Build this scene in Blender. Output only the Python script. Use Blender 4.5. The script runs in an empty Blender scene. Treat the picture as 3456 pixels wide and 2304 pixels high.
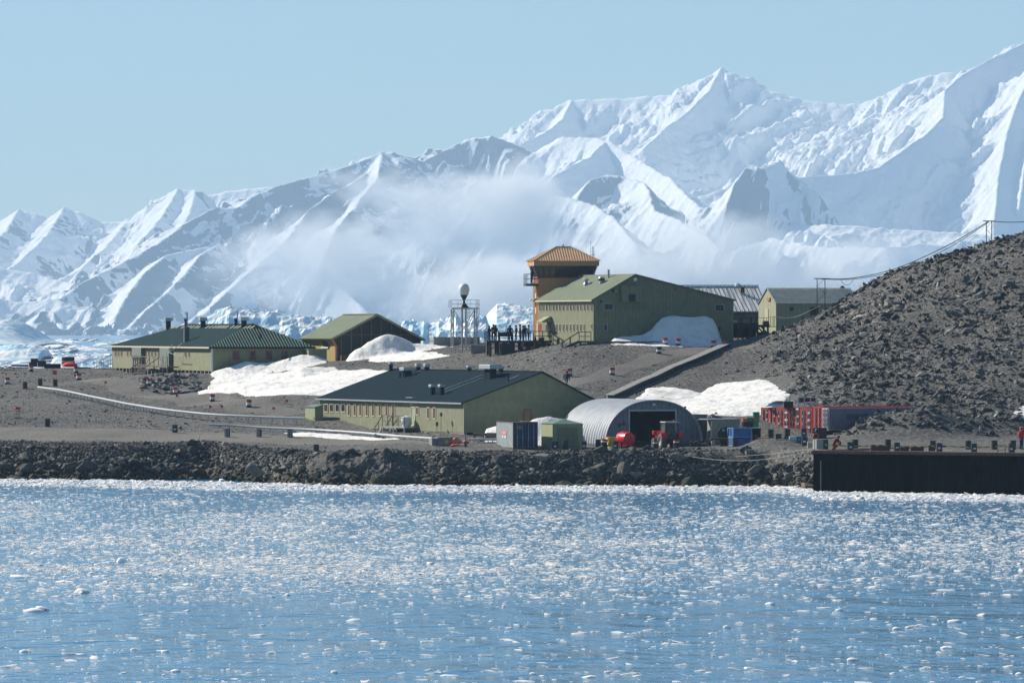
import bpy, bmesh, math, random
import numpy as np
from mathutils import Vector, Matrix
R = math.radians
random.seed(7)
rng = np.random.default_rng(11)
SC = bpy.context.scene
COL = SC.collection
F, H0, HY = 20000.0, 15.0, 1110.0      # focal length in photo pixels, eye height above water, horizon row

# ------------------------------------------------------------------ camera
cam_d = bpy.data.cameras.new('camera'); cam = bpy.data.objects.new('camera', cam_d); COL.objects.link(cam)
cam.location = (0, 0, H0); cam.rotation_euler = (R(90), 0, 0)
cam_d.sensor_width = 36; cam_d.lens = 36 * F / 3456
cam_d.shift_y = -(1152 - HY) / 3456
cam_d.clip_start = 1; cam_d.clip_end = 60000
SC.camera = cam

# ------------------------------------------------------------------ sky, sun, exposure
SUN_EL, SUN_AZ = 34.0, -58.0           # azimuth measured from +Y (view direction), negative = left
w = bpy.data.worlds.new('World'); SC.world = w; w.use_nodes = True
nt = w.node_tree; nt.nodes.clear()
sky = nt.nodes.new('ShaderNodeTexSky'); sky.sky_type = 'NISHITA'; sky.sun_disc = False
sky.sun_elevation = R(SUN_EL); sky.sun_rotation = R(SUN_AZ)
sky.altitude = 0; sky.air_density = 1.0; sky.dust_density = 0.0; sky.ozone_density = 5.0
bg = nt.nodes.new('ShaderNodeBackground'); bg.inputs['Strength'].default_value = 0.071
out = nt.nodes.new('ShaderNodeOutputWorld')
tint = nt.nodes.new('ShaderNodeMix'); tint.data_type = 'RGBA'; tint.blend_type = 'MULTIPLY'; tint.inputs[0].default_value = 1.0
tint.inputs[7].default_value = (0.74, 0.865, 0.865, 1); nt.links.new(sky.outputs[0], tint.inputs[6]); nt.links.new(tint.outputs[2], bg.inputs[0]); nt.links.new(bg.outputs[0], out.inputs[0])
sd = bpy.data.lights.new('sun', 'SUN'); sd.energy = 5.0; sd.angle = R(0.53); sd.color = (1.0, 0.915, 0.775)
sun = bpy.data.objects.new('sun', sd); COL.objects.link(sun)
_el, _az = R(SUN_EL), R(SUN_AZ)
SUNV = Vector((math.sin(_az) * math.cos(_el), math.cos(_az) * math.cos(_el), math.sin(_el)))
sun.rotation_euler = SUNV.to_track_quat('Z', 'Y').to_euler()
SC.view_settings.view_transform = 'Standard'; SC.view_settings.look = 'None'
SC.view_settings.exposure = 0.50; SC.view_settings.gamma = 1.0
SC.cycles.max_bounces = 8; SC.cycles.transparent_max_bounces = 12; SC.cycles.volume_bounces = 5
SC.cycles.caustics_reflective = False; SC.cycles.caustics_refractive = False
SC.cycles.volume_step_rate = 0.35; SC.cycles.volume_max_steps = 200

# ------------------------------------------------------------------ numeric helpers
def W(px, py, Y): return Vector(((px - 1728) * Y / F, Y, H0 - (py - HY) * Y / F))
def X(px, Y): return (px - 1728) * Y / F
def Z(py, Y): return H0 - (py - HY) * Y / F
_tabs = {}
def vnoise(x, y, seed=0):
    if seed not in _tabs: _tabs[seed] = np.random.default_rng(1000 + seed).random((256, 256))
    t = _tabs[seed]
    xi = np.floor(x).astype(int); yi = np.floor(y).astype(int); fx = x - xi; fy = y - yi
    fx = fx * fx * fx * (fx * (fx * 6 - 15) + 10); fy = fy * fy * fy * (fy * (fy * 6 - 15) + 10)
    a = t[xi & 255, yi & 255]; b = t[(xi + 1) & 255, yi & 255]; c = t[xi & 255, (yi + 1) & 255]; d = t[(xi + 1) & 255, (yi + 1) & 255]
    return (a * (1 - fx) + b * fx) * (1 - fy) + (c * (1 - fx) + d * fx) * fy
def fbm(x, y, seed=0, oct=4, ridge=False):
    s = 0; a = 1; tot = 0
    for o in range(oct):
        n = vnoise(x * 2 ** o + 17.3 * o, y * 2 ** o - 9.1 * o, seed + o) * 2 - 1
        if ridge: n = 1 - 2 * np.abs(n)
        s = s + a * n; tot += a; a *= 0.5
    return s / tot
def sstep(a, b, x):
    t = np.clip((x - a) / (b - a), 0, 1); return t * t * (3 - 2 * t)

# ------------------------------------------------------------------ object helpers
def tag(o, label=None, cat=None, group=None, kind=None):
    if label: o['label'] = label
    if cat: o['category'] = cat
    if group: o['group'] = group
    if kind: o['kind'] = kind
    return o
def thing(name, label, cat, loc=(0, 0, 0), yaw=0, group=None):
    o = bpy.data.objects.new(name, None); COL.objects.link(o); o.empty_display_size = 0.3
    o.location = loc; o.rotation_euler = (0, 0, yaw)
    return tag(o, label, cat, group)
def np_mesh(name, V, Fc, mats, parent=None, smooth=False, attr=None, n=None):
    """V (N,3) array, Fc (M,n) array"""
    me = bpy.data.meshes.new(name); V = np.asarray(V, dtype=np.float32); Fc = np.asarray(Fc, dtype=np.int32); n = Fc.shape[1]
    me.vertices.add(len(V)); me.vertices.foreach_set('co', V.ravel())
    me.loops.add(Fc.size); me.loops.foreach_set('vertex_index', Fc.ravel())
    me.polygons.add(len(Fc)); me.polygons.foreach_set('loop_start', np.arange(0, Fc.size, n, dtype=np.int32))
    me.polygons.foreach_set('loop_total', np.full(len(Fc), n, dtype=np.int32))
    me.polygons.foreach_set('use_smooth', np.full(len(Fc), smooth, dtype=bool))
    if attr:
        for k, v in attr.items():
            a = me.attributes.new(k, 'FLOAT', 'POINT'); a.data.foreach_set('value', np.asarray(v, dtype=np.float32).ravel())
    me.update(calc_edges=True); me.validate()
    me.materials.append(mats)
    o = bpy.data.objects.new(name, me); COL.objects.link(o)
    if parent: o.parent = parent
    return o
def grid_faces(nx, ny, keep=None):
    i = np.arange(nx * ny).reshape(nx, ny)
    f = np.stack([i[:-1, :-1], i[1:, :-1], i[1:, 1:], i[:-1, 1:]], -1).reshape(-1, 4)
    if keep is not None: f = f[keep.ravel()[f].any(1)]
    return f
def compact(V, Fc, attrs=None):
    u, inv = np.unique(Fc, return_inverse=True)
    return V[u], inv.reshape(Fc.shape), u

class MB:
    def __init__(s): s.v = []; s.f = []
    def add(s, vs, fs, M=None):
        b = len(s.v)
        for p in vs:
            p = Vector(p); s.v.append(M @ p if M else p)
        s.f += [tuple(b + i for i in f) for f in fs]
        return s
    def box(s, x0, x1, y0, y1, z0, z1, M=None, bev=0):
        if bev:
            b = min(bev, abs(x1 - x0) / 2.2, abs(y1 - y0) / 2.2, abs(z1 - z0) / 2.2)
            vs = []
            for X_ in (x0, x1):
                for Y_ in (y0, y1):
                    for Z_ in (z0, z1):
                        sx = 1 if X_ == x0 else -1; sy = 1 if Y_ == y0 else -1; sz = 1 if Z_ == z0 else -1
                        vs += [(X_, Y_ + sy * b, Z_ + sz * b), (X_ + sx * b, Y_, Z_ + sz * b), (X_ + sx * b, Y_ + sy * b, Z_)]
            bm = bmesh.new()
            for p in vs: bm.verts.new(p)
            bmesh.ops.convex_hull(bm, input=bm.verts); bm.verts.index_update()
            s.add([v.co.copy() for v in bm.verts], [[v.index for v in f.verts] for f in bm.faces], M); bm.free(); return s
        return s.add([(x0, y0, z0), (x1, y0, z0), (x1, y1, z0), (x0, y1, z0), (x0, y0, z1), (x1, y0, z1), (x1, y1, z1), (x0, y1, z1)],
              [(0, 3, 2, 1), (4, 5, 6, 7), (0, 1, 5, 4), (1, 2, 6, 5), (2, 3, 7, 6), (3, 0, 4, 7)], M)
    def cyl(s, p0, p1, r0, r1=None, n=10, caps=True, M=None):
        p0 = Vector(p0); p1 = Vector(p1); r1 = r0 if r1 is None else r1
        q = (p1 - p0).to_track_quat('Z', 'Y'); vs = []
        for p, r in ((p0, r0), (p1, r1)):
            for k in range(n):
                a = 2 * math.pi * k / n; vs.append(p + q @ Vector((r * math.cos(a), r * math.sin(a), 0)))
        fs = [(k, (k + 1) % n, n + (k + 1) % n, n + k) for k in range(n)]
        if caps: fs += [tuple(range(n - 1, -1, -1)), tuple(range(n, 2 * n))]
        return s.add(vs, fs, M)
    def bar(s, p0, p1, w, h=None, M=None):
        p0 = Vector(p0); p1 = Vector(p1); h = h or w; d = p1 - p0; L = d.length
        if L < 1e-6: return s
        q = d.to_track_quat('Y', 'Z').to_matrix().to_4x4(); q.translation = p0
        return s.box(-w / 2, w / 2, 0, L, -h / 2, h / 2, (M @ q) if M else q)
    def tube(s, pts, r, n=6, M=None):
        pts = [Vector(p) for p in pts]; vs = []
        for i, p in enumerate(pts):
            d = pts[min(i + 1, len(pts) - 1)] - pts[max(i - 1, 0)]; q = d.to_track_quat('Z', 'Y')
            for k in range(n):
                a = 2 * math.pi * k / n; vs.append(p + q @ Vector((r * math.cos(a), r * math.sin(a), 0)))
        fs = []
        for i in range(len(pts) - 1):
            for k in range(n): fs.append((i * n + k, i * n + (k + 1) % n, (i + 1) * n + (k + 1) % n, (i + 1) * n + k))
        fs += [tuple(range(n - 1, -1, -1)), tuple((len(pts) - 1) * n + k for k in range(n))]
        return s.add(vs, fs, M)
    def lathe(s, prof, n=16, M=None, c=(0, 0, 0)):
        vs = []; m = len(prof)
        for k in range(n):
            a = 2 * math.pi * k / n
            for r, z in prof: vs.append((c[0] + r * math.cos(a), c[1] + r * math.sin(a), c[2] + z))
        fs = [(k * m + i, ((k + 1) % n) * m + i, ((k + 1) % n) * m + i + 1, k * m + i + 1) for k in range(n) for i in range(m - 1)]
        return s.add(vs, fs, M)
    def prism(s, poly, y0, y1, M=None):
        """poly: (x,z) list counter-clockwise seen from -y, extruded along y"""
        n = len(poly); vs = [(x, y0, z) for x, z in poly] + [(x, y1, z) for x, z in poly]
        fs = [tuple(range(n)), tuple(range(2 * n - 1, n - 1, -1))] + [(i, n + i, n + (i + 1) % n, (i + 1) % n) for i in range(n)]
        return s.add(vs, fs, M)
    def slab(s, pts, t, M=None):
        """closed plate: polygon pts (3D, planar), thickness t along its normal (downwards)"""
        pts = [Vector(p) for p in pts]; nrm = (pts[1] - pts[0]).cross(pts[-1] - pts[0]).normalized(); n = len(pts)
        vs = pts + [p - nrm * t for p in pts]
        fs = [tuple(range(n)), tuple(range(2 * n - 1, n - 1, -1))] + [(i, n + i, n + (i + 1) % n, (i + 1) % n) for i in range(n)]
        return s.add(vs, fs, M)
    def mesh(s, name, mat, smooth=False):
        me = bpy.data.meshes.new(name); me.from_pydata([tuple(p) for p in s.v], [], s.f); me.materials.append(mat)
        bm = bmesh.new(); bm.from_mesh(me); bmesh.ops.recalc_face_normals(bm, faces=bm.faces); bm.to_mesh(me); bm.free()
        if smooth:
            me.polygons.foreach_set('use_smooth', [True] * len(me.polygons))
            me.set_sharp_from_angle(angle=R(40))
        return me
    def build(s, name, mat, parent=None, smooth=False):
        o = bpy.data.objects.new(name, s.mesh(name, mat, smooth)); COL.objects.link(o)
        if parent: o.parent = parent
        return o
KIDS = {}
def copy_tree(o, parent=None):
    c = o.copy(); COL.objects.link(c)
    if parent: c.parent = parent
    for ch in [k for k in COL.objects if k.parent == o]: copy_tree(ch, c)
    return c

# ------------------------------------------------------------------ materials
def newmat(name):
    m = bpy.data.materials.new(name); m.use_nodes = True; n = m.node_tree
    return m, n, n.nodes['Principled BSDF'], n.nodes['Material Output']
def N(n, t, **kw):
    x = n.nodes.new(t)
    for k, v in kw.items():
        if k in x.inputs.keys() if isinstance(k, str) else False: x.inputs[k].default_value = v
        else: setattr(x, k, v)
    return x
def ramp(n, stops, fac):
    r = n.nodes.new('ShaderNodeValToRGB'); e = r.color_ramp.elements
    while len(e) < len(stops): e.new(0.5)
    for i, (p, c) in enumerate(stops):
        e[i].position = p; e[i].color = (*c, 1) if len(c) == 3 else c
    n.links.new(fac, r.inputs[0]); return r
def pmat(name, col, rough=0.6, var=0.18, scale=1.5, metal=0.0, bump=0.0, bscale=20, streak=0.0, spec=0.5):
    """painted / weathered surface: base colour with blotches, optional vertical streaks and bump"""
    m, n, b, o = newmat(name); L = n.links.new
    tc = N(n, 'ShaderNodeTexCoord'); no = N(n, 'ShaderNodeTexNoise'); no.inputs['Scale'].default_value = scale; no.inputs['Detail'].default_value = 6
    L(tc.outputs['Object'], no.inputs['Vector'])
    c0 = tuple(max(0, x * (1 - var)) for x in col); c1 = tuple(min(1, x * (1 + var)) for x in col)
    r = ramp(n, [(0.3, c0), (0.7, c1)], no.outputs['Fac']); colout = r.outputs[0]
    if streak:
        mp = N(n, 'ShaderNodeMapping'); mp.inputs['Scale'].default_value = (3, 3, 0.25); L(tc.outputs['Object'], mp.inputs[0])
        n2 = N(n, 'ShaderNodeTexNoise'); n2.inputs['Scale'].default_value = 2; n2.inputs['Detail'].default_value = 5; L(mp.outputs[0], n2.inputs['Vector'])
        r2 = ramp(n, [(0.45, (1, 1, 1)), (0.75, (1 - streak,) * 3)], n2.outputs['Fac'])
        mx = N(n, 'ShaderNodeMix', data_type='RGBA', blend_type='MULTIPLY'); mx.inputs[0].default_value = 1
        L(colout, mx.inputs[6]); L(r2.outputs[0], mx.inputs[7]); colout = mx.outputs[2]
    L(colout, b.inputs['Base Color']); b.inputs['Roughness'].default_value = rough; b.inputs['Metallic'].default_value = metal
    b.inputs['Specular IOR Level'].default_value = spec
    if bump:
        n3 = N(n, 'ShaderNodeTexNoise'); n3.inputs['Scale'].default_value = bscale; n3.inputs['Detail'].default_value = 4; L(tc.outputs['Object'], n3.inputs['Vector'])
        bp = N(n, 'ShaderNodeBump'); bp.inputs['Distance'].default_value = bump; L(n3.outputs['Fac'], bp.inputs['Height']); L(bp.outputs[0], b.inputs['Normal'])
    return m
def stone_mat(name, stops, rough=0.85, bump=0.05, lichen=0):
    """stones: every loose piece gets its own tone, with finer mottling"""
    m, n, b, o = newmat(name); L = n.links.new
    g = N(n, 'ShaderNodeNewGeometry'); tc = N(n, 'ShaderNodeTexCoord')
    r = ramp(n, stops, g.outputs['Random Per Island'])
    no = N(n, 'ShaderNodeTexNoise'); no.inputs['Scale'].default_value = 3; no.inputs['Detail'].default_value = 8; L(tc.outputs['Object'], no.inputs['Vector'])
    r2 = ramp(n, [(0.3, (0.55,) * 3), (0.7, (1.3,) * 3)], no.outputs['Fac'])
    mx = N(n, 'ShaderNodeMix', data_type='RGBA', blend_type='MULTIPLY'); mx.inputs[0].default_value = 1
    L(r.outputs[0], mx.inputs[6]); L(r2.outputs[0], mx.inputs[7]); c = mx.outputs[2]
    nl = N(n, 'ShaderNodeTexNoise'); nl.inputs['Scale'].default_value = .16; nl.inputs['Detail'].default_value = 4; L(g.outputs['Position'], nl.inputs['Vector']); rl = ramp(n, [(.35, (.72, .74, .78)), (.65, (1.32, 1.31, 1.28))], nl.outputs['Fac']); ml = N(n, 'ShaderNodeMix', data_type='RGBA', blend_type='MULTIPLY'); ml.inputs[0].default_value = 1; L(c, ml.inputs[6]); L(rl.outputs[0], ml.inputs[7]); c = ml.outputs[2]
    if lichen:     # wet, weedy belt near the waterline
        sp = N(n, 'ShaderNodeSeparateXYZ'); L(g.outputs['Position'], sp.inputs[0])
        mr = N(n, 'ShaderNodeMapRange'); mr.inputs[1].default_value = 0.3; mr.inputs[2].default_value = 1.3; mr.inputs[3].default_value = 1; mr.inputs[4].default_value = 0; L(sp.outputs[2], mr.inputs[0])
        n4 = N(n, 'ShaderNodeTexNoise'); n4.inputs['Scale'].default_value = 0.6; L(tc.outputs['Object'], n4.inputs['Vector'])
        r4 = ramp(n, [(0.4, (0.016, 0.017, 0.014)), (0.62, (0.05, 0.045, 0.018))], n4.outputs['Fac'])
        m2 = N(n, 'ShaderNodeMix', data_type='RGBA'); L(mr.outputs[0], m2.inputs[0]); L(c, m2.inputs[6]); L(r4.outputs[0], m2.inputs[7]); c = m2.outputs[2]
    L(c, b.inputs['Base Color']); b.inputs['Roughness'].default_value = rough
    bp = N(n, 'ShaderNodeBump'); bp.inputs['Distance'].default_value = bump; n5 = N(n, 'ShaderNodeTexNoise'); n5.inputs['Scale'].default_value = 6; n5.inputs['Detail'].default_value = 6
    L(tc.outputs['Object'], n5.inputs['Vector']); L(n5.outputs['Fac'], bp.inputs['Height']); L(bp.outputs[0], b.inputs['Normal'])
    return m
def snow_mat(name, c=(0.86, 0.87, 0.88), dirt=0.0, bump=0.12, bs=0.8, near=True):
    m, n, b, o = newmat(name); L = n.links.new; tc = N(n, 'ShaderNodeTexCoord')
    no = N(n, 'ShaderNodeTexNoise'); no.inputs['Scale'].default_value = bs; no.inputs['Detail'].default_value = 8; no.inputs['Roughness'].default_value = 0.65; L(tc.outputs['Object'], no.inputs['Vector'])
    n2 = N(n, 'ShaderNodeTexNoise'); n2.inputs['Scale'].default_value = bs * 0.5; n2.inputs['Detail'].default_value = 7; L(tc.outputs['Object'], n2.inputs['Vector'])
    r = ramp(n, [(0.5, c), (0.72, tuple(x * (1 - dirt) for x in (c[0], c[1] * 0.98, c[2] * 0.95)))], n2.outputs['Fac'])
    L(r.outputs[0], b.inputs['Base Color']); b.inputs['Roughness'].default_value = 0.75; b.inputs['Specular IOR Level'].default_value = 0.25
    bp = N(n, 'ShaderNodeBump'); bp.inputs['Distance'].default_value = bump; L(no.outputs['Fac'], bp.inputs['Height']); L(bp.outputs[0], b.inputs['Normal'])
    return m

#@@MOUNTAINS
# ------------------------------------------------------------------ mountain range
RIDGES = [
 # (rockiness, slope toward far/left, slope toward near/right, points (px, py, distance))
 (0.25, .75, .8, [(-500, 790, 10600), (-200, 745, 10600), (0, 747, 10600), (60, 710, 10600), (110, 718, 10600), (165, 738, 10600), (215, 706, 10600), (265, 715, 10600), (340, 752, 10600), (400, 748, 10600), (455, 752, 10600), (520, 680, 10600), (560, 662, 10600), (600, 642, 10600), (660, 642, 10600), (700, 655, 10600), (800, 645, 10600), (860, 638, 10600), (945, 632, 10600), (1100, 640, 10600)]),
 (0.25, .8, .9, [(215, 706, 10600), (160, 790, 10300), (80, 870, 10050), (0, 930, 9850)]),
 (0.25, .8, .9, [(60, 710, 10600), (20, 780, 10350), (-80, 860, 10000)]),
 (0.3, .8, .9, [(430, 745, 10600), (360, 830, 10300), (280, 900, 10050), (180, 960, 9800), (120, 990, 9650)]),
 (0.3, .8, .9, [(600, 642, 10600), (540, 740, 10300), (450, 840, 10000), (380, 900, 9800), (290, 960, 9600)]),
 (0.2, .8, .9, [(660, 642, 10600), (640, 720, 10350), (600, 790, 10100)]),
 (0.6, .7, .95, [(40, 1125, 8500), (100, 1090, 8550), (170, 1030, 8700), (270, 960, 8850), (375, 905, 9000), (470, 860, 9100), (560, 805, 9200), (625, 755, 9300), (680, 722, 9350), (740, 698, 9400), (800, 702, 9420), (880, 650, 9500), (960, 620, 9600), (1070, 590, 9700), (1170, 560, 9800), (1230, 540, 9850), (1290, 511, 9900), (1330, 512, 9900), (1385, 530, 9950), (1420, 545, 9980), (1480, 520, 10000), (1510, 500, 10050), (1560, 480, 10100), (1600, 462, 10100), (1625, 470, 10100), (1660, 462, 10100), (1720, 480, 10150), (1800, 515, 10150)]),
 (0.5, .75, 1.1, [(740, 822, 9150), (690, 850, 9050), (640, 905, 8950), (590, 960, 8850), (520, 1025, 8700), (440, 1095, 8550)]),
 (0.5, .75, 1.1, [(700, 830, 9100), (560, 860, 9050), (480, 930, 8850), (420, 1010, 8700), (380, 1090, 8550)]),
 (0.5, .75, 1.0, [(1000, 770, 9300), (960, 815, 9150), (900, 870, 9000), (800, 955, 8850), (700, 1045, 8700), (600, 1110, 8550)]),
 (0.9, .8, 1.0, [(1280, 560, 9850), (1200, 610, 9650), (1110, 660, 9500), (1040, 715, 9400), (990, 770, 9300)]),
 (0.8, .9, 1.0, [(1290, 511, 9900), (1275, 600, 9650), (1210, 680, 9400), (1130, 780, 9150), (1080, 900, 8900)]),
 (0.7, .9, 1.0, [(1100, 940, 8950), (1160, 980, 8850), (1230, 1040, 8700)]),
 (0.05, .55, .5, [(1650, 520, 10900), (1715, 470, 10900), (1760, 440, 10900), (1850, 380, 10950), (1920, 335, 11000), (2000, 335, 11000), (2100, 330, 11000), (2200, 322, 11000), (2300, 316, 11000), (2340, 302, 11000), (2400, 256, 11000), (2435, 230, 11000), (2470, 252, 11000), (2540, 285, 11000), (2620, 310, 11000), (2720, 338, 11000), (2860, 350, 11000), (2960, 335, 11000), (3040, 288, 11000), (3120, 255, 11000), (3200, 243, 11000), (3260, 252, 11000), (3400, 300, 11000), (4100, 420, 11000)]),
 (0.05, .75, .9, [(2435, 230, 11000), (2390, 310, 10850), (2330, 370, 10700), (2250, 430, 10550), (2170, 500, 10350)]),
 (0.05, .75, .9, [(1930, 335, 11000), (1900, 400, 10850), (1850, 440, 10700), (1740, 500, 10500)]),
 (0.05, .8, .9, [(2960, 335, 11000), (2900, 410, 10800), (2850, 480, 10600), (2780, 540, 10350), (2680, 590, 10100)]),
 (0.1, .62, 1.25, [(4200, -150, 10600), (3800, 0, 10400), (3520, 110, 10200), (3456, 145, 10150), (3360, 190, 10100), (3300, 225, 10050), (3251, 253, 10000), (3190, 304, 9950), (3184, 396, 9750), (3123, 457, 9650), (3041, 513, 9550), (2970, 565, 9450), (2909, 580, 9400), (2800, 588, 9350), (2690, 598, 9300)]),
 (0.05, .7, 1.0, [(3520, 190, 10000), (3440, 330, 9850), (3400, 450, 9700), (3370, 600, 9500), (3360, 700, 9350), (3345, 850, 9150)]),
 (0.05, .7, 1.0, [(3620, 190, 10000), (3540, 330, 9850), (3460, 550, 9600), (3440, 700, 9400)]),
 (0.05, .25, .3, [(2200, 720, 9500), (2400, 650, 9650), (2560, 615, 9750), (2750, 600, 9700)]),
 (0.15, .25, .3, [(1600, 660, 9700), (1800, 620, 9750), (2050, 600, 9800), (2300, 640, 9700)]),
 (0.1, .25, .3, [(2500, 760, 9100), (2800, 760, 9000), (3100, 780, 9000), (3400, 800, 9000)]),
 (0.5, 1.1, 1.3, [(2455, 690, 9000), (2480, 620, 9050), (2520, 565, 9100), (2560, 572, 9100), (2595, 560, 9120), (2630, 538, 9130), (2660, 582, 9130), (2710, 612, 9130), (2760, 650, 9100)]),
 (0.15, .8, 1.0, [(1800, 515, 10150), (1870, 475, 10100), (1900, 461, 10050), (2010, 465, 10000), (2060, 478, 9950), (2110, 512, 9900), (2180, 555, 9800), (2260, 600, 9650), (2330, 670, 9450), (2400, 730, 9300)]),
 (0.15, .8, 1.0, [(2040, 480, 9950), (1990, 530, 9800), (1930, 560, 9650), (1860, 600, 9500)]),
 (0.6, .8, 1.0, [(1950, 660, 9300), (1990, 610, 9350), (2040, 592, 9400), (2110, 600, 9400), (2170, 612, 9350), (2190, 640, 9250), (2210, 710, 9150), (2290, 740, 9050), (2390, 800, 8900), (2480, 890, 8750), (2545, 965, 8600)]),
 (0.5, .8, .9, [(1650, 665, 9150), (1720, 655, 9150), (1780, 640, 9150), (1830, 650, 9150), (1920, 668, 9100), (2000, 690, 9050), (2080, 740, 8950), (2150, 830, 8800)]),
 (0.1, .5, .6, [(-300, 890, 9200), (0, 905, 9200), (130, 925, 9200), (230, 950, 9150), (270, 960, 9100)]),
 (0.1, .4, .5, [(-300, 960, 8600), (0, 1010, 8700), (90, 1020, 8700), (190, 1010, 8700)]),
 (0.9, .35, .5, [(60, 1110, 8250), (120, 1090, 8250), (160, 1092, 8250), (200, 1115, 8250), (290, 1125, 8250), (360, 1113, 8250), (420, 1120, 8250), (480, 1135, 8250)]),
 (0.2, .5, .8, [(2600, 800, 8700), (2740, 830, 8600), (2990, 835, 8500), (3100, 820, 8600), (3300, 850, 8700)]),
]
KM = 1.7     # the range is drawn up at map scale 1 : KM and stands 15 to 19 km away
def build_mountains():
    xs = np.arange(-1150, 1330, 2.7); ys = np.concatenate([np.arange(8150, 10700, 5.0), np.arange(10700, 11500, 9.0)])
    Xg, Yg = np.meshgrid(xs, ys, indexing='ij')
    # domain warp so that the ribs wander
    wx = Xg + 30 * fbm(Xg / 260, Yg / 330, 40, 3); wy = Yg + 45 * fbm(Xg / 260 + 9, Yg / 330, 44, 3)
    best = np.full(Xg.shape, -60.0); rock = np.zeros(Xg.shape); dmin = np.full(Xg.shape, 1e9)
    for ri, (rk, sl, sr, pts) in enumerate(RIDGES):
        P = np.array([(X(a, d), d, Z(b, d)) for a, b, d in pts])
        hb = np.full(Xg.shape, -1e9); db = np.full(Xg.shape, 1e9)
        for i in range(len(P) - 1):
            a, b = P[i], P[i + 1]; ab = b[:2] - a[:2]; L2 = (ab ** 2).sum(); L = math.sqrt(L2)
            for (gx, gy) in ((Xg, Yg),):
                t = np.clip(((gx - a[0]) * ab[0] + (gy - a[1]) * ab[1]) / L2, 0, 1)
                dx = gx - (a[0] + t * ab[0]); dy = gy - (a[1] + t * ab[1]); d = np.hypot(dx, dy)
                side = (ab[0] * dy - ab[1] * dx) / L
                # the near / right-hand side of a crest is the steeper one
                nx = -dy * 0.75 + dx * 0.65
                s = np.where(nx > 0, sr, sl)
                h = a[2] + t * (b[2] - a[2]) - ((s * 235 * (1 - np.exp(-d / 235)) + 0.2 * d + 0.5 * np.maximum(d - 380, 0)) if pts[len(pts) // 2][0] > 1700 else s * d * (1 - 0.22 * sstep(60, 420, d)))
                m = h > hb; hb = np.where(m, h, hb); db = np.where(m, d, db)
        m = hb > best; rock = np.where(m, rk, rock); dmin = np.where(m, db, dmin)
        k = 7.0; best = np.maximum(best, hb) + k * 0.25 * np.maximum(1 - np.abs(best - hb) / k, 0) ** 2
    for _k in range(3):
        for ax, r_ in ((0, 7), (1, 5)):
            c_ = np.cumsum(np.concatenate([np.repeat(np.take(rock, [0], ax), r_ + 1, ax), rock, np.repeat(np.take(rock, [-1], ax), r_, ax)], ax), ax); n_ = rock.shape[ax]; rock = (np.take(c_, range(2 * r_ + 1, 2 * r_ + 1 + n_), ax) - np.take(c_, range(0, n_), ax)) / (2 * r_ + 1)
    amp = sstep(2, 85, dmin)
    # ribs running down toward the lower left, buttresses, seracs
    u = wx * 0.90 - wy * 0.42
    v_ = wy * 0.90 + wx * 0.42; ribs = fbm(u / 70, v_ / 300, 3, 6, True)
    flut = fbm(u / 19, v_ / 150, 9, 4, True)
    lump = fbm(wx / 34, wy / 44, 14, 5)
    kk = 0.55 + 0.55 * np.clip(rock, 0, 1); h = best + amp * kk * (ribs * 40 + 20 * lump) + (0.3 + amp) * (flut * 9.0) + 3.6 * fbm(Xg / 12, Yg / 16, 21, 4) * (0.4 + amp)
    env = (Yg - 8230 - 110 * fbm(Xg / 300, Yg * 0, 47, 3)) * 0.42 + 14 * fbm(Xg / 50, Yg / 60, 49, 4) + 8; h = np.where(h > env, env + (h - env) * 0.12, h); h = np.where(Yg < 8240, h - (8240 - Yg) * .4, h)
    h = np.maximum(h, -40)
    gx = np.gradient(h, xs, axis=0); gy = np.gradient(h, ys, axis=1); steep = np.hypot(gx, gy)
    facing = (gx * 0.75 - gy * -0.55) / (steep + 0.2)           # >0: falls away from the sun
    nz = fbm(Xg / 60, Yg / 90, 30, 5); n2 = fbm(Xg / 14, Yg / 22, 35, 4)
    right = (-gx * 0.9 + gy * 0.45)                              # right/near-facing steepness
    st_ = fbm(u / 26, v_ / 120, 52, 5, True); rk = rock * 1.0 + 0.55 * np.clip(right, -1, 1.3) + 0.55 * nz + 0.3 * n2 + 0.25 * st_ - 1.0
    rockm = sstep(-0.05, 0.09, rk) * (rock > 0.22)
    keep = h > -30
    f = grid_faces(len(xs), len(ys), keep); V = np.stack([Xg, Yg, h], -1).reshape(-1, 3)
    V, f, u_ = compact(V, f); V = V * KM; V[:, 2] -= H0 * (KM - 1)
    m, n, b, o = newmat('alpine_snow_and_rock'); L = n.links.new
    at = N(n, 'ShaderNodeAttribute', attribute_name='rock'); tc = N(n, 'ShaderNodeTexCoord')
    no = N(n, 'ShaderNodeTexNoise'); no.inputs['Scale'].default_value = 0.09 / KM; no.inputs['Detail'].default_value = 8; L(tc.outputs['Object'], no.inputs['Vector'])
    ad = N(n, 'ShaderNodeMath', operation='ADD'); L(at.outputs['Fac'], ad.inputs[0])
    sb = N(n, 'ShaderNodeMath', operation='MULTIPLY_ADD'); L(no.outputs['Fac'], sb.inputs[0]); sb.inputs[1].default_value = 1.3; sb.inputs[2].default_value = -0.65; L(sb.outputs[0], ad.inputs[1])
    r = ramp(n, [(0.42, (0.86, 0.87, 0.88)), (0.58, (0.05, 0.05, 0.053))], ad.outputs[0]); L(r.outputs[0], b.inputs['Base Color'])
    b.inputs['Roughness'].default_value = 0.8; b.inputs['Specular IOR Level'].default_value = 0.2
    bp = N(n, 'ShaderNodeBump'); bp.inputs['Distance'].default_value = 5 * KM; bp.inputs['Strength'].default_value = 0.7; L(no.outputs['Fac'], bp.inputs['Height']); L(bp.outputs[0], b.inputs['Normal'])
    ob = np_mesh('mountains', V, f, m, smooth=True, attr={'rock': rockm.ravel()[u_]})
    tag(ob, kind='structure')
build_mountains()

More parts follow.
